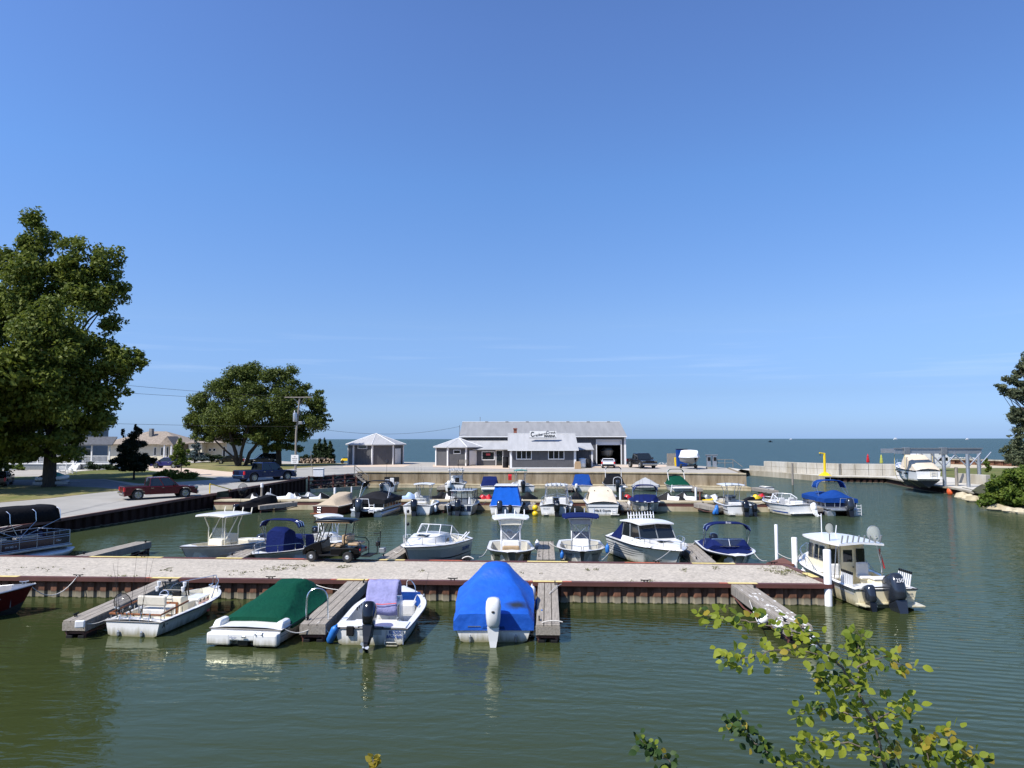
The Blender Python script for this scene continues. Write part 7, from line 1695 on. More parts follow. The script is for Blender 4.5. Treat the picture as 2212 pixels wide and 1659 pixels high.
# navy covered bowrider, bow to camera
e, L = place((1386, 66.8), (1402, 61.6), label='navy covered bowrider pointing at the camera with navy bimini', group=rows)
h = Hull(e, L, 2.55, .95, 1.0, fine=2.5, mats=('bottom','hullgrey','gel'), bowfull=.1, stripe=.74); h.stripe(0, .99, .74, .84, 'navyhull', taper=False); h.deck(.1, .85, gun=.15)
h.cover('navy', [(.05,.15,.8),(.3,.35,.8),(.55,.5,.8),(.66,.52,.8),(.8,.25,.5),(.97,.03,.1)], drop=.05, amp=.03, seed=12, over=0)
bimini(e, -1.0, 1.0, 1.0, L*.40, L*.60, 2.1, 'navy', feet=L*.45, rise=.2, drop=.25, bows=2); fender(wp(e, (1.36, L*.5, .3)), 'white fender at the left of the navy covered bowrider', L=.6, r=.14)
for k in range(4): MB().box(-.9+.6*k-.09, -.9+.6*k+.09, L*.985-abs(-.9+.6*k)*.55, L*.985-abs(-.9+.6*k)*.55+.02, 1.02, 1.10).build('snap_tab', K['whitem'], e)
# white console boat at the right with two black outboards
e, L = place((1601, 60.8), (1556, 66.9), label='white console boat with flat white T-top and twin black outboards', group=rows)
h = Hull(e, L, 2.6, .80, .95, fine=2.5, mats=('gel2','gel','gel')); h.deck(.1, .88, gun=.2, floor=.3); h.stripe(0,.5,.45,.55,'ink')
c = box(e, 'console', -.4, .45, L*.44, L*.58, .3, 1.45, 'alud', .05, .05, .15)
for k in range(4): MB().lathe([(.05,0),(.05,.015),(.01,.018)], (-.2+.13*(k%2), L*.44-.0, 1.1+.13*(k//2)), 8, 'Y').build('gauge', K['ink'], c)
MB().box(.05,.32,L*.44-.02,L*.44,1.2,1.36).build('display', K['ink'], c); box(e, 'leaning_post', -.5, .5, L*.22, L*.32, .3, .95, 'vinylw', .05)
ttop(e, 0, L*.26, L*.66, 2.0, .4, 2.34, (L*.34, L*.54), frame='alu', holders=4, lw=.5); outboard(e, .25, -.3, .72, 1.15, 'cowlblk', .3); outboard(e, .98, -.25, .75, .85, 'cowlblk', .3)
box(e, 'trim_step', -1.0, -.55, -.28, -.02, .1, .17, 'gel', .02)
# white bowrider with curved windshield
e, L = place((1731, 61), (1648, 66.2), label='white bowrider with curved windshield and blue hull graphics', group=rows)
h = Hull(e, L, 2.55, .85, .95, fine=2.2, mats=('gel2','gel','gel')); h.deck(.1, .86, gun=.2, floor=.3); h.stripe(.1,.75,.5,.6,'hullgrey'); h.stripe(.05,.5,.18,.3,'royal'); h.mark('Pro Line', .6, .6, .22, 'inkb', -1, shear=.3)
windshield(e, [(-1.0,L*.38,.95),(-.95,L*.52,1.0),(-.5,L*.64,1.02),(0,L*.67,1.03),(.5,L*.64,1.02),(.95,L*.52,1.0),(1.0,L*.38,.95)], .55, .25, 'clear', 'whitem', r=.028)
seat(e, .45, L*.40, .3, .5, .5, .65, 'vinylw', 1); seat(e, -.45, L*.40, .3, .5, .5, .65, 'vinylw', 1); box(e, 'port_console', -.9, -.3, L*.52, L*.6, .3, 1.05, 'gel', .06); box(e, 'helm', .3, .9, L*.52, L*.6, .3, 1.05, 'gel', .06)
box(e, 'engine_box', -.45, .45, L*.06, L*.16, .5, 1.15, 'gel', .08); seat(e, .0, L*.22, .3, .6, .4, .6, 'vinylg', 1); box(e, 'swim_platform', -1.05, 1.0, -.42, 0, .18, .25, 'gel', .03); outboard(e, .85, -.45, .85, .75, 'cowlwht', .5, 'cowlwht', prop='whitem'); bowrail(e, h, .66, 1, .22, posts=3)
# blue pontoon
e, L = place((1822, 60.9), (1762, 67.4), name='pontoon_boat', label='pontoon boat under royal blue cover and royal blue bimini', group=rows, cat='pontoon boat')
pontoon_boat(e, L, 2.6, 'navyhull', tube_r=.36, zdeck=.6, fence_h=.66, cover='royal', cov_prof=[(0,.12),(.12,.25),(.30,.62),(.45,.35),(1,.25)])
bimini(e, -1.2, 1.2, 1.3, L*.40, L*.58, 2.45, 'royal', feet=L*.30, rise=.26, drop=.38, thin=True, bows=2); outboard(e, .25, -.6, .85, 1.25, 'cowlgry', .35); ladder(e, .98, -.62, .1, .95, .36, 'whitem', .05, 4)
tubes(e, 'motor_guard', [[(-.4,-.3,.6),(-.3,-.25,1.4),(.7,-.25,1.4),(.8,-.3,.6)]], .025, 'alu'); tubes(e, 'light_mast', [[(.2,L*.5,2.6),(.15,L*.5,3.3)]], .02, 'alu')
for dx, lb in ((0, 'blue fender hanging off the dock corner, nearer the water'), (.28, 'blue fender hanging upright off the dock corner')): fender(P(1541+dx*27,1112,.05), lb, 'bluep', L=.75, r=.15, tilt=(0, .5 if dx == 0 else 0))

# ================================================================ FOURTH ROW, under the sea wall
rows = GB
e, L = place((836, 88.8), (850, 93.0), label='grey aluminium fishing boat with black screens behind the charcoal pontoon', group=rows)
h = Hull(e, L, 2.1, .85, 1.0, mats=('alud','alu','alu'), rail='alu'); h.deck(.1, .86, gun=.15, floor=.4, m='alu', lin='vinylg'); seat(e, .3, L*.4, .4, .5, .5, .8, 'vinylw', 1); MB().box(-.9,.9,L*.7,L*.72,1.0,1.6).build('screen', K['blackm'], e); outboard(e, -.6, -.2, .8, .8, 'cowlblk', .3); box(e, 'console', -.6, -.1, L*.45, L*.55, .4, 1.35, 'alu', .04)
landing_net((xat(835,89.5), 89.5, .9), (0,0,1), 'black net on a tall pole in front of the sea wall', .22, 'netd', 2.4, True)
e, L = place((981, 87.8), (991, 93.2), label='white fishing boat with cluttered rod tower under the sea wall', group=rows)
h = Hull(e, L, 2.5, .95, 1.15, mats=('gel2','gel','gel')); h.deck(.1, .5, gun=.2, floor=.4, crown=.2); box(e, 'cabin', -.75, .75, L*.45, L*.7, .9, 1.8, 'gel', .08, .1, .15)
windshield(e, [(-.8,L*.4,1.5),(0,L*.5,1.6),(.8,L*.4,1.5)], .9, .1, 'clear', 'blackm'); ttop(e, 0, L*.28, L*.58, 1.9, .9, 2.55, (L*.34, L*.52), holders=6, frame='alu', lw=.75, th=.12); outboard(e, -.55, -.2, .95, 1.05, 'cowlwht', .1); seat(e, .2, L*.3, .4, .5, .5, .9, 'blackm', 1)
for i, dx in enumerate((-.7,-.2,.3,.8)): a = wp(e, (dx, L*.3, 2.6)); rod(a, a + Vector((-.1+.1*i, 0, 1.8)), ['first rod from the left on the cluttered rod tower','second rod from the left on the cluttered rod tower','third rod from the left on the cluttered rod tower','rightmost rod on the cluttered rod tower'][i])
e, L = place((1058, 88.4), (1058, 93.4), label='white runabout with a plain navy cover left of the bright blue curtain', group=rows)
h = Hull(e, L, 2.35, .62, .9, mats=('gel2','gel','gel')); h.deck(.12, .85); h.cover('navy', [(.12,.15,.85),(.2,.7,.85),(.5,.95,.8),(.6,.9,.8),(.85,.15,.4)], drop=.02, amp=.02, seed=20, over=-.08); box(e, 'swim_platform', -1.0, 1.0, -.5, 0, .3, .42, 'gel', .05)
e, L = place((1136, 87.6), (1116, 93), label='white console boat with a small sea green T-top', group=rows)
K['seagreen'] = mat('sea_green_canvas', (.05,.30,.28), .7, var=.08); h = Hull(e, L, 2.35, .72, .98, mats=('gel2','gel','gel')); h.deck(.1, .86, gun=.2, floor=.35); box(e, 'console', -.35, .35, L*.45, L*.56, .35, 1.3, 'gel', .05, .04, .1)
ttop(e, -.1, L*.35, L*.6, 1.5, .4, 2.45, (L*.4, L*.55), canvas='seagreen', frame='alu', lw=.55, holders=3); outboard(e, -.4, -.2, .9, 1.1, 'cowlblk', .1); box(e, 'stern_seat', .1, .8, L*.06, L*.16, .4, .8, 'vinylg', .05)
e, L = place((1258, 88.1), (1256, 93.2), label='white runabout with a tall royal blue cover and small outboard', group=rows)
h = Hull(e, L, 2.5, .72, .95, mats=('hullgrey','gel2','gel'), stripe=.5); h.deck(.12, .85); h.cover('royal', [(.12,.12,.9),(.2,.6,.95),(.42,1.1,.85),(.5,1.12,.8),(.7,.5,.6),(.9,.1,.2)], drop=.02, amp=.03, seed=22, over=-.06); outboard(e, -.7, -.2, .85, .7, 'cowlwht', .1)
e, L = place((1331, 88.1), (1318, 93.6), label='white boat with black cover and black bimini hoop under the sea wall', group=rows)
h = Hull(e, L, 2.6, .80, 1.15, mats=('gel2','gel','gel')); h.deck(.12, .85); h.cover('blkcan', [(.10,.15,.9),(.25,.6,.95),(.5,.95,.85),(.62,1.0,.75),(.85,.3,.4)], drop=.02, amp=.03, seed=24, over=-.06)
bimini(e, -.95, .95, 1.0, L*.42, L*.52, 2.75, 'blkcan', frame='whitem', feet=L*.40, rise=.18, drop=.2, thin=True, bows=2); outboard(e, .1, -.35, .95, 1.15, 'cowlgry', 0); tubes(e, 'motor_guard', [arc((-.35,-.1,.8),(.65,-.1,.8),.95,10,.3)], .03, 'whitem'); box(e, 'swim_platform', .5, 1.3, -.5, 0, .55, .65, 'gel', .04)
e, L = place((1378, 92.2), (1424, 88.2), label='small boat tented under a pale grey tarp', group=rows)
h = Hull(e, L, 2.1, .55, .75, mats=('bottom','alu','alu')); h.cover('grycan', [(0,.35,.3),(.25,.85,.1),(.38,.95,.08),(.6,.6,.1),(.99,.05,.02)], drop=.2, amp=.05, seed=26)
e, L = place((1474, 87.9), (1447, 93.2), label='white runabout with a forest green cover and folded green bimini', group=rows)
h = Hull(e, L, 2.75, .72, 1.0, mats=('bottom','gel','gel')); h.deck(.12, .88); h.cover('green', [(.10,.1,.95),(.2,.35,.95),(.5,.75,.8),(.62,.95,.6),(.8,.5,.5),(.93,.05,.2)], drop=.02, amp=.04, seed=28, over=-.08)
bimini(e, -.98, .98, 1.0, L*.50, L*.56, 2.45, 'green', frame='whitem', feet=L*.4, rise=.12, drop=.25, thin=True, bows=2); box(e, 'swim_platform', -1.2, 1.2, -.45, 0, .42, .55, 'gel', .06)
tubes(e, 'white_post', [[(-1.35,.05,.0),(-1.2,.05,.85)]], .06, 'whitem')
e, L = place((1662, 88.2), (1632, 92.5), name='dinghy', label='small upturned white dinghy at the open end of the low dock', group=rows)
h = Hull(e, L*.6, 1.3, .50, .55, mats=('gel','gel','gel')); h.deck(.1,.8,gun=.12,floor=.15)

for a, b_, d in (((545,1190,.95),(520,1196,.75),.1),((872,1182,1.2),(850,1190,.75),.15),((1052,1186,.9),(1035,1203,.85),.1),((1157,1187,.9),(1168,1190,.72),.05),((1500,1172,.8),(1487,1180,.70),.05),((1627,1192,.8),(1655,1212,.85),.15),((1330,1170,1.0),(1300,1210,.85),.1)):
    line(P(*a), P(*b_), d, 'thin mooring rope from a second row boat to the pier or its dock', r=.014)
for a, b_, d in (((760,1080,.9),(768,1090,.7),.1),((945,1078,.9),(955,1088,.65),.1),((1128,1078,.9),(1140,1088,.7),.1),((1240,1080,.9),(1262,1078,.85),.3),((1340,1090,.9),(1346,1092,.65),.05),((1560,1082,.9),(1540,1092,.65),.1),((1030,1080,.9),(1050,1082,.85),.35),((1650,1084,.95),(1625,1085,.85),.2)):
    line(P(*a), P(*b_), d, 'thin mooring rope from a third row boat to the mid dock or its finger', r=.02)
# ================================================================ WATER SCOOTERS along the back of the mid dock
GJ = 'water scooters parked behind the mid dock'
for px, Yc, deg, m1, m2, st, lb in (
    (552, 70.0, 60, 'blackm', 'gel', 'cover', 'black and white covered water scooter beside the net'),
    (572, 70.4, -60, 'grycan', None, 'cover', 'grey covered water scooter left of the big white covered one'),
    (618, 70.0, -62, 'whtcan', None, 'cover', 'water scooter under a plain white cover'),
    (643, 70.3, 50, 'blackm', 'gel', 'cover', 'black covered water scooter right of the plain white one'),
    (660, 70.6, -45, 'grycan', 'alud', 'cover', 'two tone grey covered water scooter'),
    (686, 70.2, -60, 'blackm', 'whtcan', 'cover', 'black covered water scooter with broad white sides beside the varnished boat'),
    (742, 71.2, 20, 'blackm', None, 'cover', 'black covered water scooter behind the tan boat cover'),
    (878, 70.2, -55, 'ltblue', None, 'cover', 'water scooter under a pale blue cover'),
    (905, 70.6, 40, 'grycan', 'alud', 'cover', 'grey covered water scooter behind the rod laden boat'),
    (948, 70.8, -40, 'blackm', None, 'cover', 'all black covered water scooter left of the aluminium cabin boat'),
    (972, 70.4, 50, 'blackm', 'gel', 'cover', 'black and white covered water scooter behind the aluminium cabin boat'),
    (1036, 70.3, -50, 'gel', 'red', 'bare', 'red and white water scooter nearer the aluminium cabin boat'),
    (1062, 70.3, 50, 'gel', 'red', 'bare', 'red and white water scooter against the blue curtain'),
    (1134, 70.2, -55, 'blackm', None, 'cover', 'black covered water scooter right of the blue curtain'),
    (1242, 70.2, -35, 'blackm', 'blackm', 'cover', 'black covered water scooter with a white emblem'),
    (1332, 70.4, 40, 'blackm', 'gel', 'bare', 'dark water scooter left of the wooden post'),
    (1351, 70.4, -40, 'blackm', 'red', 'bare', 'dark water scooter right of the wooden post'),
    (1449, 70.2, 62, 'blackm', 'gel', 'cover', 'left one of two matching black and white covered water scooters'),
    (1484, 70.2, 62, 'blackm', 'gel', 'cover', 'right one of two matching black and white covered water scooters'),
    (1520, 70.3, -60, 'yellow', 'alud', 'bare', 'yellow water scooter with a grey cowl'),
    (1552, 70.5, 55, 'gel', 'gel', 'bare', 'white water scooter behind the twin outboard boat'),
    (1627, 70.3, -58, 'blackm', 'yellow', 'bare', 'black water scooter with a yellow cowl'),
    (1654, 71.0, 50, 'gel', 'red', 'bare', 'white water scooter with a red cowl beside the white bowrider')):
    e = jetski(px, 0, Yc, deg, lb, st, GJ, z=.14, m1=m1, m2=m2)
    if 'emblem' in lb: MB().ball((0, -.9, .80), (.12,.12,.03), 8, 4).build('emblem', K['gel'], e)
for px, Yc, h_, r_, m_, lb in ((723,69.2,1.75,.11,'whitem','white pole behind the tan boat cover'), (759,66.6,2.0,.06,'whitem','thin white pole left of the charcoal pontoon'), (1340,68.8,1.75,.11,'whitem','white pole behind the beige canvas cruiser'), (1503,68.9,1.75,.10,'whitem','white pole left of the yellow water scooter'),
                               (565,68.4,1.9,.10,'timber','wooden post with a white cap near the grey scooter'), (1345,68.9,1.35,.09,'rustp','rusty post beside the dark scooters'), (1512,68.9,1.35,.09,'rustp','rusty post beside the yellow water scooter'), (1712,101,2.9,.14,'timber','lone timber piling standing in the channel'), (584,66.2,1.9,.03,'alu','thin metal pole behind the black covered skiff')):
    x = xat(px, Yc, 1.0); o = tag(MB().lathe([(r_,-1),(r_,h_),(.01,h_+.02)], (0,0,0), 10).build('post', K[m_], smooth=45, loc=(x, Yc, 0)), lb, 'post')
    if 'cap' in lb: MB().lathe([(r_+.03,h_-.05),(r_+.03,h_+.3),(.01,h_+.34)], (0,0,0), 10).build('cap', K['whitem'], o, smooth=45)

# ---------------------------------------------------------------- the cruiser hanging in the lift
e, L = place((2007, 84.6), (1939, 92.5), sz=1.42, label='white cruiser with beige canvas hanging in the boat lift')
h = Hull(e, L, 3.05, 1.15, 1.75, fine=2.3, mats=('bottom','gel','gel'), draft=.75); h.deck(.1, .5, gun=.2, floor=.4, crown=.25); h.stripe(.0, .9, .88, .97, 'ink', taper=False)
secs = [[(-1.35,y,1.2),(-w,y,lerp(1.2,z,.85)),(-w*.8,y,z),(w*.8,y,z),(w,y,lerp(1.2,z,.85)),(1.35,y,1.2)] for y, z, w in ((L*.02,1.25,1.34),(L*.20,2.2,1.26),(L*.34,2.85,1.16),(L*.44,2.9,1.1),(L*.50,2.3,1.1))]
MB().loft(secs, caps=True).build('canvas_enclosure', K['beige'], e, smooth=30)
windshield(e, [(-1.3,L*.38,1.5),(-1.1,L*.55,1.7),(0,L*.62,1.75),(1.1,L*.55,1.7),(1.3,L*.38,1.5)],   .75, .9, 'clear', 'steel', r=.03)
for sg in (-1, 1):
    for t in (.72, .55, .5, .3): p = h.side(t, .62, .02); MB().box(-.16,.16,-.3,.3,-.07,.07).build('porthole', K['ink'], h.hull, loc=(sg*p[0], p[1], p[2]))
bowrail(e, h, .5, 1, .5, posts=6); MB().box(.15,.95,-.06,-.02,.55,1.05).build('transom_door', K['vinylc'], e); ladder(e, .55, -.12, .35, 1.0, .5, 'gel', .03, 3); box(e, 'swim_platform', -1.3, 1.3, -.5, 0, .25, .34, 'gel', .03)
for t in (.28, .70):
    w_ = h.w(t) + .05; y = t*L; mb = MB(); mb.loft([[(-w_,y-.08,3.4),(-w_,y+.08,3.4)],[(-w_,y-.08,.8),(-w_,y+.08,.8)],[(-w_*.8,y-.08,.0),(-w_*.8,y+.08,.0)],[(0,y-.08,-.8),(0,y+.08,-.8)],[(w_*.8,y-.08,.0),(w_*.8,y+.08,.0)],[(w_,y-.08,.8),(w_,y+.08,.8)],[(w_,y-.08,3.4),(w_,y+.08,3.4)]])
    q = mb.build('lifting_sling', K['yellowp'], loc=wp(e, (0,0,0)), rot=(0,0,e.rotation_euler[2])); tag(q, 'aft yellow sling under the lifted cruiser' if t < .5 else 'forward yellow sling under the lifted cruiser', 'sling')
# distant boats on the lake
for px, py, Yc, s_, m_, lb in ((1664,956,1300,.9,'blackhull','dark distant motorboat on the lake, nearest of the far boats'), (1709,949.7,4200,2.0,'gel','tiny white boat near the horizon above the breakwater'), (1935,950.2,4200,3.2,'gel','distant white boat on the horizon left of the boat lift'), (2090,951,3600,2.2,'gel','distant white boat on the horizon behind the boat lift')):
    e = empty('distant_boat', lb, 'boat', (xat(px,Yc,1), Yc, 0), R(-80), 'boats far out on the lake'); secs = [[(-1.4*k*s_,y*s_,1.3*s_),(-1.1*k*s_,y*s_,-.2),(1.1*k*s_,y*s_,-.2),(1.4*k*s_,y*s_,1.3*s_)] for y, k in ((-4,.9),(0,1),(3,.7),(5,.05))]
    MB().loft(secs, caps=True).build('hull', K[m_], e); MB().frus(-.9*s_,.9*s_,-2*s_,1.6*s_,1.3*s_,3.2*s_,-.7*s_,.7*s_,-1.8*s_,.8*s_).build('cabin', K[m_], e)
# gulls
def gull(p, rz, lb):
    e = empty('gull', lb, 'gull', p, rz, 'gulls resting by the lake'); MB().ball((0,0,.16),(.09,.22,.09),8,5).build('body', K['gel'], e, smooth=True); MB().ball((0,.2,.27),(.05,.07,.05),7,4).build('head', K['gel'], e); MB().add([(-.02,.26,.27),(.02,.26,.27),(0,.34,.25)], [(0,1,2)]).build('beak', K['yellow'], e)
rr = random.Random(4)
for k in range(12): x = 1386+7.6*k+rr.uniform(-2,2); gull((xat(x,124.6,2),124.6+rr.uniform(-.3,.2),1.96), rr.uniform(0,6), 'white gull on the lot edge between the black truck and the plank fence')
for k in range(16): x = 2052+3.6*k+rr.uniform(-1,1); t = (x-2010)/110; Yc = lerp(162,152,min(1,t)); gull((xat(x,Yc,2),Yc,1.98), rr.uniform(0,6), 'white gull resting on the low groyne')

# ================================================================ VEHICLES
def paint(name, col): return mat(name, col, .25, .1, var=.02, coat=.35)
def vehicle(p, rz, label, cat, body, L, Wd, low, gh, wheels, wr, kind='car', name='car', rimm='chrome', belt=.95, glassm='dglass', lights=True, group=None):
    """low: outline of the body from rear (0) to front (L) above the sills; gh: greenhouse [(y_bottom, y_top)...] rear and front, roof height"""
    e = empty(name, label, cat, p, rz, group); K['_p'] = paint(name + '_paint', body); hw = Wd/2
    ar = wr*1.22; out = []
    y0 = low[0][0]
    sill = wr*.75
    bot = [(L-.02, sill)]
    for wy_ in sorted(wheels, reverse=True):
        for k in range(9): a = PI*k/8; bot.append((wy_ + ar*math.cos(a), max(sill, wr + ar*math.sin(a))))
    bot.append((.02, sill))
    mb = MB(); mb.prism(low + bot, -hw, hw, 'X'); bd = mb.build('body', K['_p'], e, bevel=.05)
    (rb, rt), (fb, ft), rh = gh
    bz = belt
    mb = MB(); q = [(-hw*.95,rb,bz-.02),(hw*.95,rb,bz-.02),(hw*.95,fb,bz-.02),(-hw*.95,fb,bz-.02),(-hw*.80,rt,rh),(hw*.80,rt,rh),(hw*.80,ft,rh),(-hw*.80,ft,rh)]
    mb.add(q, [(0,3,2,1),(4,5,6,7),(0,1,5,4),(1,2,6,5),(2,3,7,6),(3,0,4,7)]); cab = mb.build('cabin', K[glassm], e, bevel=.03)
    r_ = MB(); r_.add([(-hw*.80,rt,rh),(hw*.80,rt,rh),(hw*.80,ft,rh),(-hw*.80,ft,rh),(-hw*.72,rt+.1,rh+.06),(hw*.72,rt+.1,rh+.06),(hw*.72,ft-.1,rh+.06),(-hw*.72,ft-.1,rh+.06)], [(0,3,2,1),(4,5,6,7),(0,1,5,4),(1,2,6,5),(2,3,7,6),(3,0,4,7)])
    for sg in (-1, 1):
        for (a, b) in ((q[0], q[4]), (q[3], q[7])): r_.tube([(sg*abs(a[0]), a[1], a[2]), (sg*abs(b[0]), b[1], b[2])], .045, 5)
        m1 = lerp(rb, fb, .48); m2 = lerp(rt, ft, .45); r_.tube([(sg*hw*.95, m1, bz), (sg*hw*.80, m2, rh)], .045, 5)
        if kind != 'pickup': r_.tube([(sg*hw*.95, lerp(rb,fb,.2), bz), (sg*hw*.80, lerp(rt,ft,.12), rh)], .06, 5)
    r_.build('roof', K['_p'], e, bevel=.02)
    for wy_ in wheels:
        for sg in (-1, 1):
            w_ = MB().lathe([(wr*.62,-.13),(wr*.94,-.13),(wr,-.09),(wr,.09),(wr*.94,.13),(wr*.62,.13)], (sg*(hw-.14), wy_, wr), 20, 'X').build('wheel', K['rubber'], e, smooth=40)
            rm = MB(); x = sg*(hw-.01); rm.lathe([(wr*.62,-.02),(wr*.60,.0),(wr*.5,-.03),(.001,-.03)] if sg > 0 else [(wr*.62,.02),(wr*.60,.0),(wr*.5,.03),(.001,.03)], (x+sg*.03, wy_, wr), 18, 'X')
            rm.build('rim_dish', K['alud'], w_, smooth=30); sp = MB()
            for k in range(5):
                a = k*1.2566; sp.M = Matrix.Translation((x+.035*sg, wy_, wr)) @ Matrix.Rotation(a, 4, 'X'); sp.box(-.015,.015,-wr*.09,wr*.09,.02,wr*.58)
            sp.M = None; sp.lathe([(.06,-.02),(.06,.02)], (x+.04*sg, wy_, wr), 10, 'X'); sp.build('rim', K[rimm], w_)
    for sg in (-1, 1):
        m1 = lerp(rb, fb, .5)
        for yy in (m1 - .12, lerp(rb, fb, .04)+.12): MB().box(sg*hw-.02*(sg<0), sg*hw+.02*(sg>0), yy-.10, yy+.10, bz-.18, bz-.13).build('door_handle', K['chrome'], e)
        mr = MB(); mr.box(min(sg*(hw+.02), sg*(hw+.22)), max(sg*(hw+.02), sg*(hw+.22)), fb-.42, fb-.28, bz+.0, bz+.2); mr.build('mirror', K['black'], e, bevel=.03)
        seam = MB()
        for yy in (m1, rb+.03, fb-.12): seam.box(sg*(hw+.001)-.002, sg*(hw+.001)+.002, yy-.008, yy+.008, sill+.08, bz)
        seam.build('door_seam', K['blackm'], e)
        if lights:
            zt = pw(low, .1) if low[0][0] < low[1][0] else bz
            MB().box(min(sg*hw*.80, sg*(hw+.006)), max(sg*hw*.80, sg*(hw+.006)), -.01, .12, bz-.38, bz-.05).build('tail_light', K['red'], e, bevel=.015)
            MB().box(min(sg*hw*.60, sg*(hw+.006)), max(sg*hw*.60, sg*(hw+.006)), L-.28, L+.006, bz-.32, bz-.12).build('headlight', K['chrome'], e, bevel=.02)
    return e
def pickup(p, rz, label, body, L=5.9, s=1.0, name='pickup_truck'):
    low = [(0, 1.12), (0.0, .62), ][:0] + [(0,.60),(0,1.14),(1.85,1.14),(1.95,1.12),(4.25,1.10),(5.05,1.06),(5.75,.96),(5.86,.78),(5.86,.55)]
    low = [(a*L/5.9, b) for a, b in low]
    e = vehicle(p, rz, label, 'pickup truck', body, L, 1.98, low, ((1.98*L/5.9, 2.08*L/5.9), (4.30*L/5.9, 3.55*L/5.9), 1.80), (1.10*L/5.9, 4.85*L/5.9), .44, 'pickup', name, belt=1.13)
    MB().box(-.92,.92,-.12,.06,.50,.70).build('rear_bumper', K['chrome'], e, bevel=.03); MB().box(-.95,.95,L-.10,L+.08,.42,.66).build('front_bumper', K['chrome'], e, bevel=.04); MB().box(-.55,.55,L-.04,L+.02,.68,.98).build('grille', K['blackm'], e, bevel=.02)
    MB().box(-.86,.86,.08,1.86*L/5.9,1.14,1.165).build('bed_cover', K['grycan' if name == 'x' else 'chrcan'], e, bevel=.01)
    e.scale = (s, s, s); return e
def head(a, b):   # heading from pixel a to pixel b on the ground, local +Y = front
    A, B_ = PG(*a), PG(*b); d = B_ - A; return A, math.atan2(d.y, d.x) - PI/2, d.length
# red pickup and blue pickup, both nose to the right
A, rz, l_ = head((267, 1081.5), (429, 1072)); n_ = Vector((math.sin(rz), -math.cos(rz), 0))
side = Vector((math.cos(rz), math.sin(rz), 0))
p = A - side*.99; pickup(p, rz, 'shiny dark red crew cab pickup with a flat bed cover', (.085,.002,.005), 5.9, l_/5.95)
A, rz, l_ = head((526, 1042.5), (640, 1034.5)); side = Vector((math.cos(rz), math.sin(rz), 0)); pickup(A - side*.99, rz, 'dark navy blue crew cab pickup parked above the sheet pile wall', (.006,.014,.065), 5.9, l_/5.95)
# lifted black pickup facing the camera
p = Vector((X(1369,113.5), 113.5, GZ+.02)); e = pickup(p, R(192), 'lifted black pickup parked beside the open garage door', (.008,.008,.009), 5.4, 1.16)
# white sports car, tail to the camera
low = [(0,.50),(.02,.92),(.5,1.0),(1.3,1.02),(3.2,.78),(4.3,.52),(4.5,.35)]
p = Vector((X(1313,109.5), 109.2, GZ+.02)); e = vehicle(p, R(-8), 'low white sports car parked in front of the open garage door', 'sports car', (.78,.78,.78), 4.6, 1.95, low, ((.75,1.35),(3.3,2.5),1.30), (.85,3.6), .35, name='sports_car', belt=.98)
MB().box(-.9,.9,-.05,.02,.30,.58).build('rear_diffuser', K['blackm'], e, bevel=.02); MB().box(-.95,.95,.02,.30,1.02,1.08).build('spoiler', K['_p'], e, bevel=.02)
# blue crossover in the drive
low = [(0,.45),(.0,.95),(.3,1.0),(3.2,.98),(4.0,.88),(4.2,.70),(4.2,.45)]
A, rz, l_ = head((392, 1010.5), (333, 1010.5)); e = vehicle(A, rz, 'small dark blue crossover parked on the tan driveway', 'car', (.02,.02,.12), 4.2, 1.8, low, ((.1,.55),(3.2,2.3),1.55), (.8,3.35), .36, name='crossover', belt=1.0); e.scale = (1.02,)*3
# dark cars under the lakeside tree
A, rz, l_ = head((528, 1001), (468, 1001.5)); vehicle(A, rz, 'dark sedan with bright wheels half hidden by the lakeside tree', 'car', (.012,.013,.012), 4.7, 1.8, [(0,.5),(.0,.92),(1.0,.98),(3.4,.92),(4.5,.78),(4.7,.5)], ((.6,1.3),(3.5,2.7),1.42), (.9,3.8), .35, name='sedan', belt=.95)
A, rz, l_ = head((606, 1004), (533, 1005)); vehicle(A, rz, 'black sport utility vehicle in the shade of the lakeside tree', 'car', (.008,.009,.010), 5.3, 2.0, [(0,.5),(.0,1.1),(.3,1.18),(3.9,1.15),(5.1,1.02),(5.3,.6)], ((.1,.3),(4.0,3.1),1.9), (1.0,4.3), .41, name='sport_utility', belt=1.15)
A, rz, l_ = head((-12, 1052), (20, 1040)); vehicle(A, rz, 'dark car in deep shade at the left edge beside the big tree', 'car', (.012,.013,.014), 4.7, 1.85, [(0,.5),(.0,.95),(1.0,1.0),(3.4,.95),(4.5,.8),(4.7,.5)], ((.4,.9),(3.5,2.7),1.45), (.9,3.8), .36, name='sedan', belt=1.0)
# water scooter on a trailer by the tree
e = jetski(112, 0, P(112,1050,1.5).y, -70, 'teal and white water scooter on a trailer in the shade of the big tree', 'bare', None, z=2.05, m1='gel', m2='seagreen'); e['group'] = 'trailered craft'
tr = empty('boat_trailer', 'small dark trailer carrying the teal water scooter', 'trailer', (e.location.x, e.location.y, G(e.location.y)), R(-70), 'trailered craft')
for sx in (-.85,.85): MB().lathe([(.26,-.09),(.28,0),(.26,.09)], (sx,-.2,.28), 14, 'X').build('wheel', K['rubber'], tr)
tubes(tr, 'frame', [[(-.5,-1.4,.45),(-.5,.8,.45),(0,2.4,.42)],[(.5,-1.4,.45),(.5,.8,.45),(0,2.4,.42)],[(-.85,-.2,.28),(.85,-.2,.28)]], .05, 'alud')
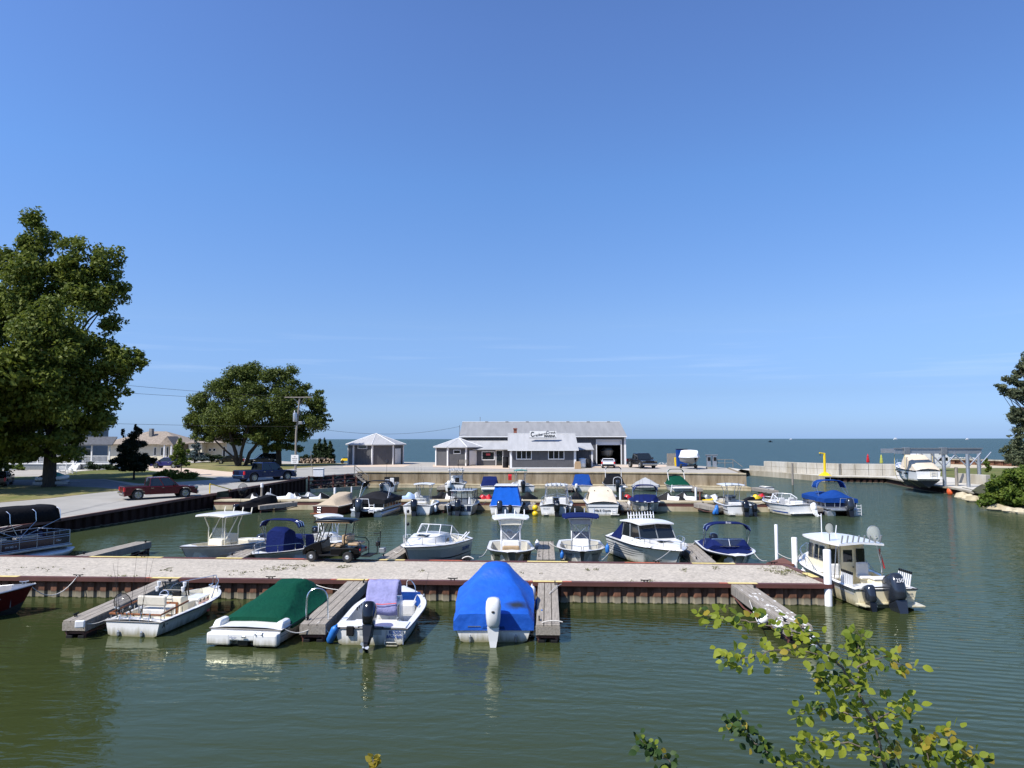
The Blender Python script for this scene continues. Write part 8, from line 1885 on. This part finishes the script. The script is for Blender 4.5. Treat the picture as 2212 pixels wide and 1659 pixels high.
# covered boat on a trailer
A = Vector((X(1494,106), 109.5, GZ)); te = empty('boat_trailer', 'low black trailer under the white tarped boat on the lot', 'trailer', A, R(183), 'trailered craft')
for sx in (-1.05,1.05): MB().lathe([(.30,-.11),(.34,-.06),(.34,.06),(.30,.11)], (sx,1.0,.34), 16, 'X').build('wheel', K['rubber'], te)
tubes(te, 'frame', [[(-.6,-.6,.55),(-.6,3.5,.55),(0,5.4,.5)],[(.6,-.6,.55),(.6,3.5,.55),(0,5.4,.5)],[(-1.05,1,.34),(1.05,1,.34)],[(0,5.3,.5),(0,5.3,0)],[(0,4.8,.5),(0,4.9,1.2)]], .06, 'blackm')
e = empty('motorboat', 'boat on a trailer wrapped in a white tarp beside the blue bin', 'boat', A + Vector((0,0,1.0)), R(183), 'trailered craft')
h = Hull(e, 5.0, 2.3, .62, .70, mats=('alud','alud','alud'), bowfull=.25, fine=2.8, draft=.3); h.cover('whtcan', [(0,.9,.7),(.3,1.0,.75),(.6,.95,.75),(.85,.75,.5),(.99,.25,.15)], drop=.06, amp=.05, seed=33)
# the boat inside the garage
e = empty('motorboat', 'pale covered boat standing inside the open garage behind the sports car', 'boat', (X(1311,130), 132.6, GZ+1.25), R(180)); h = Hull(e, 6.0, 2.4, .8, 1.1, mats=('gel2','gel','gel')); h.deck(.1,.5); h.cover('grycan', [(.05,.3,.7),(.5,.75,.6),(.8,.3,.3)], drop=.1)
for k in range(3): MB().tube([(0,.5+2*k,-1.22),(0,.5+2*k,-.25)], .12, 6).build('stand', K['blackm'], e)
# small utility quad beside the shed
p = PG(747, 1000.5); e = empty('quad_bike', 'small yellow and black quad bike left of the octagonal shed', 'quad bike', p, R(-80))
for x in (-.45,.45):
    for y in (-.6,.6): MB().lathe([(.25,-.12),(.3,-.06),(.3,.06),(.25,.12)], (x,y,.3), 12, 'X').build('wheel', K['rubber'], e)
MB().frus(-.4,.4,-.9,.9,.45,.85,-.25,.25,-.7,.7).build('body', K['yellow'], e, bevel=.05); MB().box(-.18,.18,-.5,.3,.85,1.0).build('seat', K['blackm'], e, bevel=.05); tubes(e, 'handlebar', [[(-.4,.3,1.2),(0,.4,1.1),(.4,.3,1.2)],[(0,.5,.8),(0,.4,1.1)]], .03, 'blackm')
# white camper behind the lifted cruiser
p = Vector((X(2000,126), 126, .8)); e = empty('camper', 'white camper trailer with rounded roof behind the boat lift', 'camper', p, R(4))
pr = [(-3.4,.6),(3.4,.6),(3.5,1.2),(3.4,2.2),(2.6,2.95),(-1.8,3.05),(-2.8,2.6),(-3.45,1.6)]
MB().prism(pr, -1.2, 1.2, 'Y').build('body', K['gel'], e, bevel=.12)
for a, b_ in ((-1.6,-.9),(1.4,2.1),(2.5,3.0)): MB().box(a,b_,-1.215,-1.2,1.7,2.25).build('window', K['dglass'], e)
MB().box(-.2,.5,-1.22,-1.2,.75,2.4).build('door', K['vinylw'], e)
for x in (-.9,.9): MB().lathe([(.33,-1.15),(.36,-1.1),(.36,-.9),(.33,-.85)], (x,0,.36), 14, 'Y').build('wheel', K['rubber'], e)
MB().tube([(-2.9,-1.1,2.6),(-3.4,-1.15,1.7),(-3.0,-1.2,1.0)], .07, 6).build('stripe', K['red'], e)

# ---------------------------------------------------------------- golf cart on the pier
GY = 34.0
A = P(676, 1212.5, .8); B_ = P(754, 1214.5, .8); wbv = B_ - A; rz = math.atan2(wbv.y, wbv.x) + PI/2      # nose to the left
sc_ = wbv.length/1.68
e = empty('golf_cart', 'black golf cart with tan seats parked on the gravel pier', 'golf cart', (A+B_)/2 + Vector((0, .52*sc_, .0)), rz); e.scale = (sc_,sc_,sc_*.97)
K['cart'] = mat('black_cart_paint', (.002,.002,.0025), .3, var=0, spec=.22)
for y in (-.84,.84):
    for sg in (-1,1):
        w_ = MB().lathe([(.13,-.10),(.21,-.10),(.235,-.06),(.235,.06),(.21,.10),(.13,.10)], (sg*.48,y,.235), 18, 'X').build('wheel', K['rubber'], e, smooth=40); MB().lathe([(.10,-.0),(.09,.02),(.05,-.01),(.001,.01)], (sg*.585,y,.235), 14, 'X').build('rim', K['alu'], w_)
# cowl, floor, seat box (front = +Y)
MB().prism([(1.25,.30),(1.28,.48),(1.16,.66),(.72,.86),(.42,.94),(.36,.60),(.36,.30),(.55,.30),(.60,.48),(.84,.56),(1.08,.48),(1.12,.30)], -.54,.54,'X').build('front_cowl', K['cart'], e, bevel=.04)
MB().box(-.54,.54,-.45,.50,.26,.33).build('floor', K['blackm'], e, bevel=.02)
MB().prism([(-.02,.32),(-.05,.62),(-1.10,.66),(-1.35,.60),(-1.40,.40),(-1.15,.36),(-1.08,.48),(-.84,.56),(-.60,.48),(-.52,.32)], -.54,.54,'X').build('rear_body', K['cart'], e, bevel=.04)
st_ = MB().box(-.5,.5,-.50,-.02,.66,.78).build('front_seat', K['vinylt'], e, bevel=.05); MB().box(-.5,.5,-.66,-.54,.78,1.22).build('seat_back', K['vinylt'], st_, bevel=.05)
st_ = MB().box(-.5,.5,-1.30,-.82,.74,.86).build('rear_seat', K['vinylt'], e, bevel=.05); MB().box(-.5,.5,-.80,-.69,.84,1.18).build('seat_back', K['vinylt'], st_, bevel=.05)
MB().box(-.5,.5,-1.85,-1.42,.26,.30).build('footrest', K['blackm'], e)
rf = MB(); rf.loft([[(-.56,y,1.80+dz),(-.3,y,1.86+dz),(.3,y,1.86+dz),(.56,y,1.80+dz)] for y, dz in ((.72,-.05),(.6,.01),(-.2,.03),(-.85,.01),(-1.02,-.05))]); o = rf.build('roof', K['cart'], e, smooth=True); o.modifiers.new('t','SOLIDIFY').thickness = -.05; MB().box(-.55,.55,-1.0,.70,1.765,1.785).build('roof_lining', K['vinylt'], o)
for sg in (-1, 1):
    for q_ in ([(sg*.50,.55,.90),(sg*.50,.28,1.78)], [(sg*.46,-.66,.6),(sg*.48,-.70,1.2),(sg*.48,-.78,1.78)], [(sg*.3,.75,.86),(sg*.44,.42,1.78)]): tubes(e, 'roof_post', [q_], .022, 'blackm')
MB().add([(-.46,.56,.92),(.46,.56,.92),(.46,.30,1.74),(-.46,.30,1.74)], [(0,1,2,3)]).build('windshield', K['clear'], e)
tubes(e, 'steering_column', [[(-.25,.45,.80),(-.25,.16,1.06)]], .025, 'blackm'); ring(.17, .018).build('steering_wheel', K['blackm'], e, loc=(-.25,.14,1.08), rot=(R(-50),0,0))
tubes(e, 'grab_bar', [[(sg*.52,-.72,1.02),(sg*.52,-1.30,.98),(sg*.52,-1.45,.80),(sg*.52,-1.45,.30)] for sg in (-1,1)] + [[(sg*.50,-.1,.66),(sg*.52,-.35,.88),(sg*.5,-.6,.86)] for sg in (-1,1)], .02, 'blackm')
tubes(e, 'rear_rack', [[(0,-1.85,.30),(0,-2.12,.34),(.05,-2.15,1.36)],[(.05,-2.15,1.28),(.05,-1.85,1.24)],[(-.1,-2.05,.35),(-.1,-2.10,1.1)]], .022, 'blackm'); MB().box(-.15,.15,-2.4,-2.15,.40,.62).build('battery_box', K['alud'], e, bevel=.03); MB().box(-.12,.12,-2.12,-1.98,.68,.90).build('bag', K['black'], e, bevel=.03)
for sg in (-1,1): MB().box(sg*.40-.07,sg*.40+.07,-1.40,-1.36,.52,.60).build('tail_light', K['red'], e); MB().ball((sg*.36,1.18,.62),(.10,.06,.05),8,5).build('headlight', K['chrome'], e)

# ================================================================ TREES
def leafmat(name, c1, c2, tr=.35):
    m = bpy.data.materials.new(name); m.use_nodes = True; n, l = m.node_tree.nodes, m.node_tree.links; n.clear()
    out = n.new('ShaderNodeOutputMaterial'); g = n.new('ShaderNodeTexCoord'); z = n.new('ShaderNodeTexNoise'); z.inputs['Scale'].default_value = 1.6; z.inputs['Detail'].default_value = 5; l.new(g.outputs['Object'], z.inputs['Vector'])
    r = n.new('ShaderNodeValToRGB'); r.color_ramp.elements[0].position = .38; r.color_ramp.elements[1].position = .64; r.color_ramp.elements[0].color = (*c1, 1); r.color_ramp.elements[1].color = (*c2, 1); l.new(z.outputs['Fac'], r.inputs['Fac'])
    d = n.new('ShaderNodeBsdfPrincipled'); d.inputs['Roughness'].default_value = .55; d.inputs['Specular IOR Level'].default_value = .2; t = n.new('ShaderNodeBsdfTranslucent'); l.new(r.outputs[0], d.inputs['Base Color']); l.new(r.outputs[0], t.inputs['Color'])
    x = n.new('ShaderNodeMixShader'); x.inputs[0].default_value = tr; l.new(d.outputs[0], x.inputs[1]); l.new(t.outputs[0], x.inputs[2]); l.new(x.outputs[0], out.inputs[0]); return m
K['leafa'] = leafmat('maple_leaves', (.062,.095,.012), (.185,.215,.036)); K['leafb'] = leafmat('lakeside_leaves', (.050,.078,.014), (.140,.170,.036)); K['leafd'] = leafmat('dark_purple_green_leaves', (.010,.018,.008), (.022,.032,.012), .2)
K['leafc'] = leafmat('bright_bush_leaves', (.060,.105,.014), (.155,.205,.030)); K['leafs'] = leafmat('blue_spruce_needles', (.06,.09,.09), (.12,.16,.16), .1); K['leafe'] = leafmat('cedar_needles', (.012,.028,.010), (.030,.050,.016), .1); K['leafg'] = leafmat('grey_green_leaves', (.065,.085,.045), (.14,.155,.08))
K['bark'] = mat('dark_bark', (.06,.048,.035), .95, var=.25, vs=4, stretch=(3,3,.5), bump=.5, bs=12)
def leaves(blobs, n, size, seed, shell=.5):
    """leaf-sized faces scattered through ellipsoids (cx, cy, cz, rx, ry, rz)"""
    rng = np.random.default_rng(seed); B_ = np.array(blobs, float); vol = (B_[:,3]*B_[:,4]*B_[:,5])**(.75); idx = rng.choice(len(B_), n, p=vol/vol.sum())
    d = rng.normal(size=(n,3)); d /= np.linalg.norm(d, axis=1)[:,None]; r = rng.random(n)**shell; c = B_[idx,:3] + d*B_[idx,3:]*r[:,None]*(1 + .12*rng.normal(size=(n,1)))
    nn = d*.7 + rng.normal(size=(n,3))*.7 + np.array([0,0,.35]); nn /= np.linalg.norm(nn, axis=1)[:,None]
    a = np.cross(nn, rng.normal(size=(n,3))); a /= np.linalg.norm(a, axis=1)[:,None]; b = np.cross(nn, a); s = size*(.6 + .8*rng.random((n,1)))
    v = np.stack([c - a*s, c - b*s*.55 + nn*s*.1, c + a*s, c + b*s*.55 + nn*s*.1], 1).reshape(-1,3)
    return v
def leafmesh(name, v, m, parent=None):
    n = len(v)//4; me = bpy.data.meshes.new(name); me.vertices.add(n*4); me.vertices.foreach_set('co', v.astype(np.float32).ravel()); me.loops.add(n*4); me.loops.foreach_set('vertex_index', np.arange(n*4, dtype=np.int32)); me.polygons.add(n); me.polygons.foreach_set('loop_start', np.arange(0, n*4, 4, dtype=np.int32)); me.polygons.foreach_set('loop_total', np.full(n, 4, dtype=np.int32))
    me.update(calc_edges=True); me.materials.append(m); o = bpy.data.objects.new(name, me); COL.objects.link(o); o.parent = parent; return o
def tree(label, base, blobs, n, size, m, trunk, seed, cat='tree', name='tree', limbs=14, sub=7, subr=.38, group=None, shell=.5, fork=.35):
    """blobs in metres relative to the base; every big one is broken into smaller clumps so that sky shows between them"""
    e = empty(name, label, cat, base, 0, group); rng = random.Random(seed); small = []
    for (x, y, z, a, b, c) in blobs:
        for k in range(sub):
            th = rng.uniform(0, 6.283); ph = math.asin(rng.uniform(-.9, 1)); f = rng.uniform(.55, 1.0); q = rng.uniform(.7, 1.3)*subr
            small.append((x + a*f*math.cos(th)*math.cos(ph), y + b*f*math.sin(th)*math.cos(ph), z + c*f*math.sin(ph), a*q, b*q, c*q*.8))
        small.append((x, y, z, a*.55, b*.55, c*.55))
    leafmesh('crown', leaves(small, n, size, seed, shell), K[m], e)
    if trunk:
        top = trunk[0]; r = trunk[1]; mb = MB(); mb.tube([(0,0,-.3),(.0,0,top*fork),(0,0,top)], r*1.15, 9, r1=r*.5)
        for k in range(limbs):
            s_ = small[rng.randrange(len(small))]; z0 = rng.uniform(top*fork, top); st_ = Vector((0,0,z0)); en = Vector(s_[:3]); md = st_.lerp(en, .5) + Vector((rng.gauss(0,.08), rng.gauss(0,.08), .10))*(en-st_).length
            mb.tube([st_, st_.lerp(md, .5)+Vector((0,0,-.05)), md, en], r*rng.uniform(.22,.42), 6, r1=.02)
        mb.build('trunk', K['bark'], e, smooth=True)
    return e
def blob_px(base, lst, dist):   # measured silhouette patches -> metres round the base
    out = []
    for px, py, r, *rest in lst:
        k = rest[0] if rest else 1.0; dy = rest[1] if len(rest) > 1 else 0; q = at(px, py, dist + dy); rr_ = r*dist/F
        out.append((q.x - base.x, q.y - base.y, q.z - base.z, rr_, rr_*.95, rr_*k))
    return out
# the big maple
b = PG(106, 1051); D = b.y
bl = blob_px(b, [(88,510,42,1.3),(50,560,44,1),(-20,560,55,1),(150,560,42,1.1),(118,620,60,1),(225,570,40,1.2),(200,640,58,1),(40,660,70,1),(-60,680,80,1),(120,720,80,1,3),(120,720,70,1,-4),(215,740,52,1),(255,620,22,1),(240,690,30,.8),(225,800,55,1),(275,790,34,.8),(30,780,85,1,3),(-70,820,80,1),(130,830,80,1,-3),(215,880,45,.9),(40,880,75,1),(140,915,60,.8),(-40,930,75,.8),(60,950,55,.6),(190,925,32,.6),(30,960,40,.5),(-90,600,70,1),(300,785,14,.8),(20,985,30,.5),(150,965,34,.5),(80,975,30,.5),(170,600,50,1),(100,800,90,1,2),(180,850,60,1),(60,600,50,1,-2),(110,955,50,.5,-3),(70,985,36,.4,-2),(150,985,36,.4,-2),(290,775,26,.9),(245,850,36,.9),(225,905,30,.8)], D)
tree('huge leafy maple with a thick dark trunk at the left edge', b, bl, 125000, .19, 'leafa', (13, .60), 3, limbs=30, sub=13, subr=.42)
# the lakeside tree: several trunks, a wide dome
b = PG(545, 1006); D = b.y
bl = blob_px(b, [(540,830,44,1),(480,850,40,1),(600,830,42,1),(440,880,34,1),(425,915,26,.9),(500,890,48,1,-2),(560,880,50,1,-3),(620,880,45,1),(650,840,24,.9),(668,905,34,.8),(690,885,24,.7),(480,925,34,.8),(560,930,44,.8),(615,925,38,.8),(455,945,20,.7),(700,905,16,.7),(640,940,26,.7),(520,815,30,.8),(600,965,26,.7),(430,935,22,.7),(415,900,20,.9),(510,950,22,.6),(640,965,18,.6),(680,865,26,.8),(560,945,30,.5,-3),(690,845,9,.8)], D)
e = tree('wide dark lakeside tree with several leaning trunks', b, bl, 80000, .18, 'leafb', None, 5, sub=11, subr=.45)
mb = MB(); rt = random.Random(8)
for x0, y0, x1, z1, r_ in ((-2.0,-1,-3.6,6.0,.36),(-1.7,-1,-.4,6.5,.30),(-1.2,0,2.4,5.8,.34),(1.2,3,.7,6.5,.55),(3.6,2,3.3,6.0,.5),(-2.0,-1,-5.8,4.2,.2)):
    mb.tube([(x0,y0,-.2),(lerp(x0,x1,.2),y0,z1*.35),(lerp(x0,x1,.65),y0,z1*.7),(x1,y0,z1)], r_, 8, r1=r_*.55)
    for k in range(5): q = bl[rt.randrange(len(bl))]; mb.tube([(x1,y0,z1),(lerp(x1,q[0],.5),q[1]*.5,lerp(z1,q[2],.6)),q[:3]], r_*.35, 6, r1=.03)
mb.build('trunk', K['bark'], e, smooth=True)
b = PG(289, 1035); tree('small dense dark ornamental tree on the lawn', b, blob_px(b, [(287,988,38,.75),(287,962,30,.8),(262,995,18,.8),(316,992,18,.8),(285,1008,32,.4),(290,940,18,1),(292,922,5,1.6),(264,935,4,2.5),(300,930,6,1.5)], b.y), 22000, .11, 'leafd', (3.2,.12), 7, limbs=10, sub=7)
b = PG(391, 1027); tree('slim young light green tree beside the driveway', b, blob_px(b, [(391,975,16,1.3),(388,955,9,1.5),(395,993,17,.8),(378,985,10,1)], b.y), 4500, .10, 'leafc', (3.0,.07), 9, limbs=6, sub=6)
b = PG(382, 1034); tree('low round green shrub below the young tree', b, [(x,0,.5,1.0,.8,.65) for x in (-1.6,-.6,.5,1.5)], 6000, .09, 'leafc', None, 10, 'shrub', 'shrub')
b = PG(420, 999.5); tree('blue spruce beside the bungalow garage', b, [(0,0,.9,2.3,2,.9),(0,0,1.9,1.6,1.5,.9),(0,0,3.0,.9,.9,.9),(0,0,4.0,.3,.3,.6)], 7000, .12, 'leafs', (4,.1), 12, sub=6)
b = PG(455, 998.5); tree('clipped dark hedge under the round windows', b, [(x,0,.8,1.4,.9,.9) for x in (-2.5,-.8,1,2.8,4.2)], 8000, .11, 'leafe', None, 13, 'hedge', 'hedge')
for i, (px, tp, w_) in enumerate(((680.5,961,9),(690,950,9),(700.5,949,8),(713,953.5,7.5))):
    b = PG(px, 999.5); hh = zat(tp, b.y) - b.z; k = w_*b.y/F
    o = tree(['leftmost and shortest dark arborvitae beside the log pile','second dark arborvitae from the left, tall and pointed','third dark arborvitae from the left, tallest','rightmost slightly brown arborvitae'][i], b, [(0,0,hh*t,k*(1-t)**.7*1.05+.08,k*(1-t)**.7*1.05+.05,hh*.15) for t in (.08,.22,.36,.5,.64,.78,.9)], 9000, .12, 'leafe', (hh*.5,.08), 20+i, 'tree', 'arborvitae', sub=5, subr=.75, group='arborvitae row by the log pile', shell=.4)
b = PG(661, 1000); tree('round dark bush left of the arborvitae', b, [(0,0,.7,1.1,.8,.9)], 2500, .1, 'leafe', None, 28, 'shrub', 'shrub')
for k, (px, w_, h_) in enumerate(((205,3,1.1),(228,2.4,1.0),(245,1.3,.8),(12,2.5,1.1),(40,2.2,.9))): b = PG(px, 1015); tree('low shrub against the porch lattice', b, [(0,0,h_*.5,w_*.5,.6,h_*.55)], 1800, .10, 'leafe' if k < 3 else 'leafc', None, 30+k, 'shrub', 'shrub', group='shrubs along the porch')
# log pile: each log end reads
lg = PG(650, 1002); rr = random.Random(6)
K['logend'] = mat('cut_log_ends', (.45,.34,.25), .9, var=.2); 
for k in range(44):
    u = k/44; px = lerp(650, 719, (k % 22)/21.); row = k//22; q = PG(px, 1000.5); r_ = rr.uniform(.16,.26)
    o = MB().lathe([(r_*.9,-.5),(r_,-.45),(r_,.45),(r_*.9,.5)], (0,0,0), 9, 'Y').build('log', K['bark'], loc=(q.x, q.y+rr.uniform(-.1,.1), q.z+.24+.42*row+rr.uniform(-.12,.12)), rot=(rr.uniform(-.2,.2),0,rr.uniform(-1,1))); tag(o, 'cut log with a pale end in the long pile', 'log', 'logs in the pile beside the arborvitae'); MB().lathe([(r_*.86,-.512),(r_*.86,-.502)], (0,0,0), 9, 'Y').build('cut_end', K['logend'], o)
# right bank
b = Vector((xat(2240, 96, 2), 96, .8)); D = 96
tree('tall grey green tree leaning in from the right edge', b, blob_px(b, [(2210,800,22,1),(2190,825,22,.8),(2165,842,18,.7),(2205,850,30,.8),(2195,895,24,.8),(2215,915,32,.9),(2200,940,20,.7),(2245,780,38,1),(2260,840,45,1),(2265,900,50,1),(2250,960,40,.8),(2180,850,16,.6),(2200,985,22,.8),(2240,1000,40,.8)], D), 26000, .17, 'leafg', (9,.4), 41, limbs=22, sub=8)
b = Vector((xat(2195, 118, 2), 118, .8)); tree('rounded olive bush at the foot of the right hand tree', b, blob_px(b, [(2185,975,22,.9),(2205,965,26,1),(2225,975,30,1),(2195,992,26,.6)], 118), 8000, .15, 'leafg', None, 43, 'shrub', 'shrub')
b = Vector((xat(2175, 67, 1), 67, .4))
tree('bright green bushes crowding the right hand bank', b, blob_px(b, [(2133,1078,20,.9),(2158,1078,28,.8),(2192,1080,34,.7),(2232,1080,45,.8),(2145,1058,22,1),(2178,1048,30,.9),(2215,1045,36,1),(2160,1038,16,1),(2200,1025,22,.9),(2250,1050,48,1),(2122,1088,10,.8),(2150,1094,20,.5),(2190,1094,26,.6),(2225,1096,34,.7),(2170,1085,30,.7),(2205,1080,34,.8)], 65.5), 26000, .13, 'leafc', None, 45, 'shrub', 'shrub', sub=8)
b = Vector((xat(2112, 93, 1), 93, .8)); tree('thin sapling beside the right post of the boat lift', b, blob_px(b, [(2128,1000,7,1.6),(2136,1012,9,1.2)], 93), 900, .11, 'leafc', (2.2,.04), 46, limbs=4, sub=5)
b = Vector((xat(-130,78), 80, 1.3)); tree('broad leafy tree mostly beyond the left edge', b, [(x,y,z,5,5,4.5) for x,y,z in ((-3,0,9),(2,2,8),(0,-3,14),(-2,3,18),(2.5,-1,5.5),(-6,-2,12),(-5,-5,7))], 30000, .3, 'leafa', (10,.5), 49, limbs=10, sub=9, subr=.4)
b = Vector((-52, 66, 1.3)); tree('second leafy tree wholly shading the left lawn', b, [(x,y,z,5,5,4.5) for x,y,z in ((-3,0,9),(2,2,8),(0,-3,14),(3,3,11))], 16000, .3, 'leafa', (10,.5), 50, limbs=8, sub=8, subr=.4)
# unseen bank on the right continues as a hedge of trees so that reflections have something to show
b = Vector((66, 70, .6)); tree('tall trees on the right bank beyond the frame', b, [(0,0,5,6,6,5),(3,-8,5,6,6,5)], 9000, .25, 'leafg', (6,.35), 47, limbs=10)

# ---------------------------------------------------------------- sapling in front of the camera
K['leaff'] = leafmat('elm_leaves', (.14,.20,.022), (.33,.37,.04), .5); K['leafy'] = leafmat('yellowing_elm_leaves', (.30,.24,.03), (.42,.33,.05), .5); K['leafk'] = leafmat('dark_elm_leaves', (.025,.055,.014), (.05,.09,.02), .3)
K['twig'] = mat('grey_twig', (.20,.16,.12), .85, var=.2)
SD = 3.7
def q3(px, py, d=0): return at(px, py, SD + d)
stems = [  # polylines in measured directions at arm's length: trunk first
 ([(2010,1900,.2),(1935,1720,.1),(1905,1640,.05),(1885,1560,0),(1850,1490,0),(1802,1425,0),(1760,1385,0),(1718,1342,.05)], .011),
 ([(1760,1385,0),(1700,1362,.1),(1640,1346,.1),(1580,1338,.15),(1530,1330,.2)], .004), ([(1802,1425,0),(1740,1410,-.05),(1670,1405,-.1),(1600,1425,-.1),(1556,1418,-.1)], .004),
 ([(1850,1490,0),(1858,1430,.1),(1850,1370,.1),(1868,1400,.1),(1905,1380,.1)][:3], .005), ([(1858,1430,.1),(1835,1370,.15),(1800,1330,.2),(1782,1290,.2)][:2], .004), ([(1850,1400,.1),(1905,1345,.1),(1950,1340,.1)][:0] or [(1852,1440,0),(1905,1420,.1),(1960,1440,.1)], .004),
 ([(1885,1560,0),(1830,1545,0),(1780,1530,.05),(1720,1540,.05)], .004), ([(1850,1490,0),(1800,1480,0),(1760,1470,0)], .003), ([(1905,1640,0),(1850,1610,0),(1790,1600,0),(1740,1605,0)], .005), ([(1905,1640,0),(1960,1600,.1),(1990,1560,.1)][:0] or [(1885,1560,.0),(1940,1530,.1),(1965,1525,.1)], .004),
 ([(1960,1700,.1),(1930,1620,.1),(1900,1575,.1)], .004), ([(1700,1700,.3),(1665,1630,.3),(1625,1600,.3),(1595,1570,.3),(1580,1560,.3)], .004), ([(1540,1720,.3),(1490,1690,.3),(1450,1650,.3),(1415,1625,.3),(1385,1600,.3)], .004),
 ([(2020,1760,.1),(2010,1680,.1),(2000,1620,.1),(1985,1590,.1)], .005), ([(2060,1780,.0),(2070,1680,.0),(2055,1620,0),(2045,1580,0)], .005), ([(2070,1700,0),(2095,1650,0),(2110,1635,0)], .003), ([(1790,1720,.2),(1760,1650,.2),(1700,1640,.2)], .004)]
base_ = Vector((q3(2010,1900).x, SD + .2, 3.6)); sp_ = empty('sapling', 'young elm with yellow green leaves close to the camera', 'tree', base_)
mb = MB(); rr = random.Random(12); allp = []
for pts, r_ in stems:
    P3 = [q3(x, y, d) for x, y, d in pts]; den = []
    for a, c_ in zip(P3, P3[1:]):
        for k in range(6): den.append(a.lerp(c_, k/6) + Vector((rr.gauss(0,.003),)*3))
    den.append(P3[-1]); mb.tube([p - base_ for p in den], r_, 6, r1=r_*.35); allp.append((den, r_))
mb.tube([(0,0,-.2), q3(2010,1900,.2) - base_], .014, 6)
mb.build('stem', K['twig'], sp_, smooth=True)
LV = {'leaff': MB(), 'leafy': MB(), 'leafk': MB()}
def leaf(p, s, rr, kind, out):
    d = (out + Vector((rr.gauss(0,.7), rr.gauss(0,.6), rr.gauss(-.15,.5)))).normalized(); n_ = Vector((rr.gauss(-.25,.5), rr.gauss(-.6,.45), .75)).normalized(); sd_ = d.cross(n_).normalized(); n_ = sd_.cross(d)
    prof = [(0,0),(.12,.20),(.30,.33),(.50,.35),(.70,.27),(.86,.14),(1.0,0)]; vs = []; cup = rr.uniform(.05,.25); droop = rr.uniform(0,.25)
    for t, w_ in prof: c_ = p + d*(t*s) - n_*(droop*s*t*t); vs.append(c_ - n_*0)
    for t, w_ in prof[1:-1]: c_ = p + d*(t*s) - n_*(droop*s*t*t); j = 1 + rr.uniform(-.06,.06); vs.append(c_ + sd_*w_*s*j + n_*cup*s*w_); vs.append(c_ - sd_*w_*s*j + n_*cup*s*w_)
    m = 7; fs = [(0, m, 1), (0, 1, m+1)]
    for k in range(1, 5): a = m + 2*(k-1); fs += [(k, a, a+2, k+1), (k, k+1, a+3, a+1)]
    a = m + 8; fs += [(5, a, 6), (5, 6, a+1)]; LV[kind].add([v - base_ for v in vs], fs)
for si, (den, r_) in enumerate(allp):
    n = len(den); st_ = 0 if si else 16
    for k in range(st_, n):
        p = den[k]; t = k/n
        if p.z < H - 2.9: continue
        cnt = (3 if si else 1) + (rr.random() < .75)*1 + (k > n-8)
        ax = (den[min(n-1,k+1)] - den[max(0,k-1)]).normalized()
        for _ in range(cnt):
            o_ = ax*.4 + Vector((rr.gauss(0,1), 0, rr.gauss(0,1))).normalized()*.7; right = (p.x/p.y) > (1890-1106)/F
            kd = 'leafy' if rr.random() < (.22 if right else .03) else ('leafk' if rr.random() < (.8 if si in (11,12) else .10) else 'leaff')
            leaf(p + Vector((rr.gauss(0,.030), rr.gauss(0,.04), rr.gauss(0,.026))), rr.uniform(.028,.052), rr, kd, o_)
for kd, nm in (('leaff','green_leaves'),('leafy','yellow_leaves'),('leafk','dark_leaves')): LV[kd].build(nm, K[kd], sp_, smooth=True, recalc=False)
# tip of a small plant at the bottom edge
b2 = at(806, 1720, 3.2); pl = empty('small_plant', 'yellow tipped plant just poking up at the bottom edge', 'plant', b2); mb = MB(); mb.tube([(0,0,-.4),(0,0,0),at(806,1640,3.2)-b2], .004, 5); mb.build('stem', K['twig'], pl); LV = {'p': MB()}; base_ = b2
for k in range(16): leaf(at(806+rr.gauss(0,5), 1635+2.2*k, 3.2), .035, rr, 'p', Vector((rr.choice((-1,1))*.8,0,.7)))
LV['p'].build('leaves', K['leafy'], pl, recalc=False)
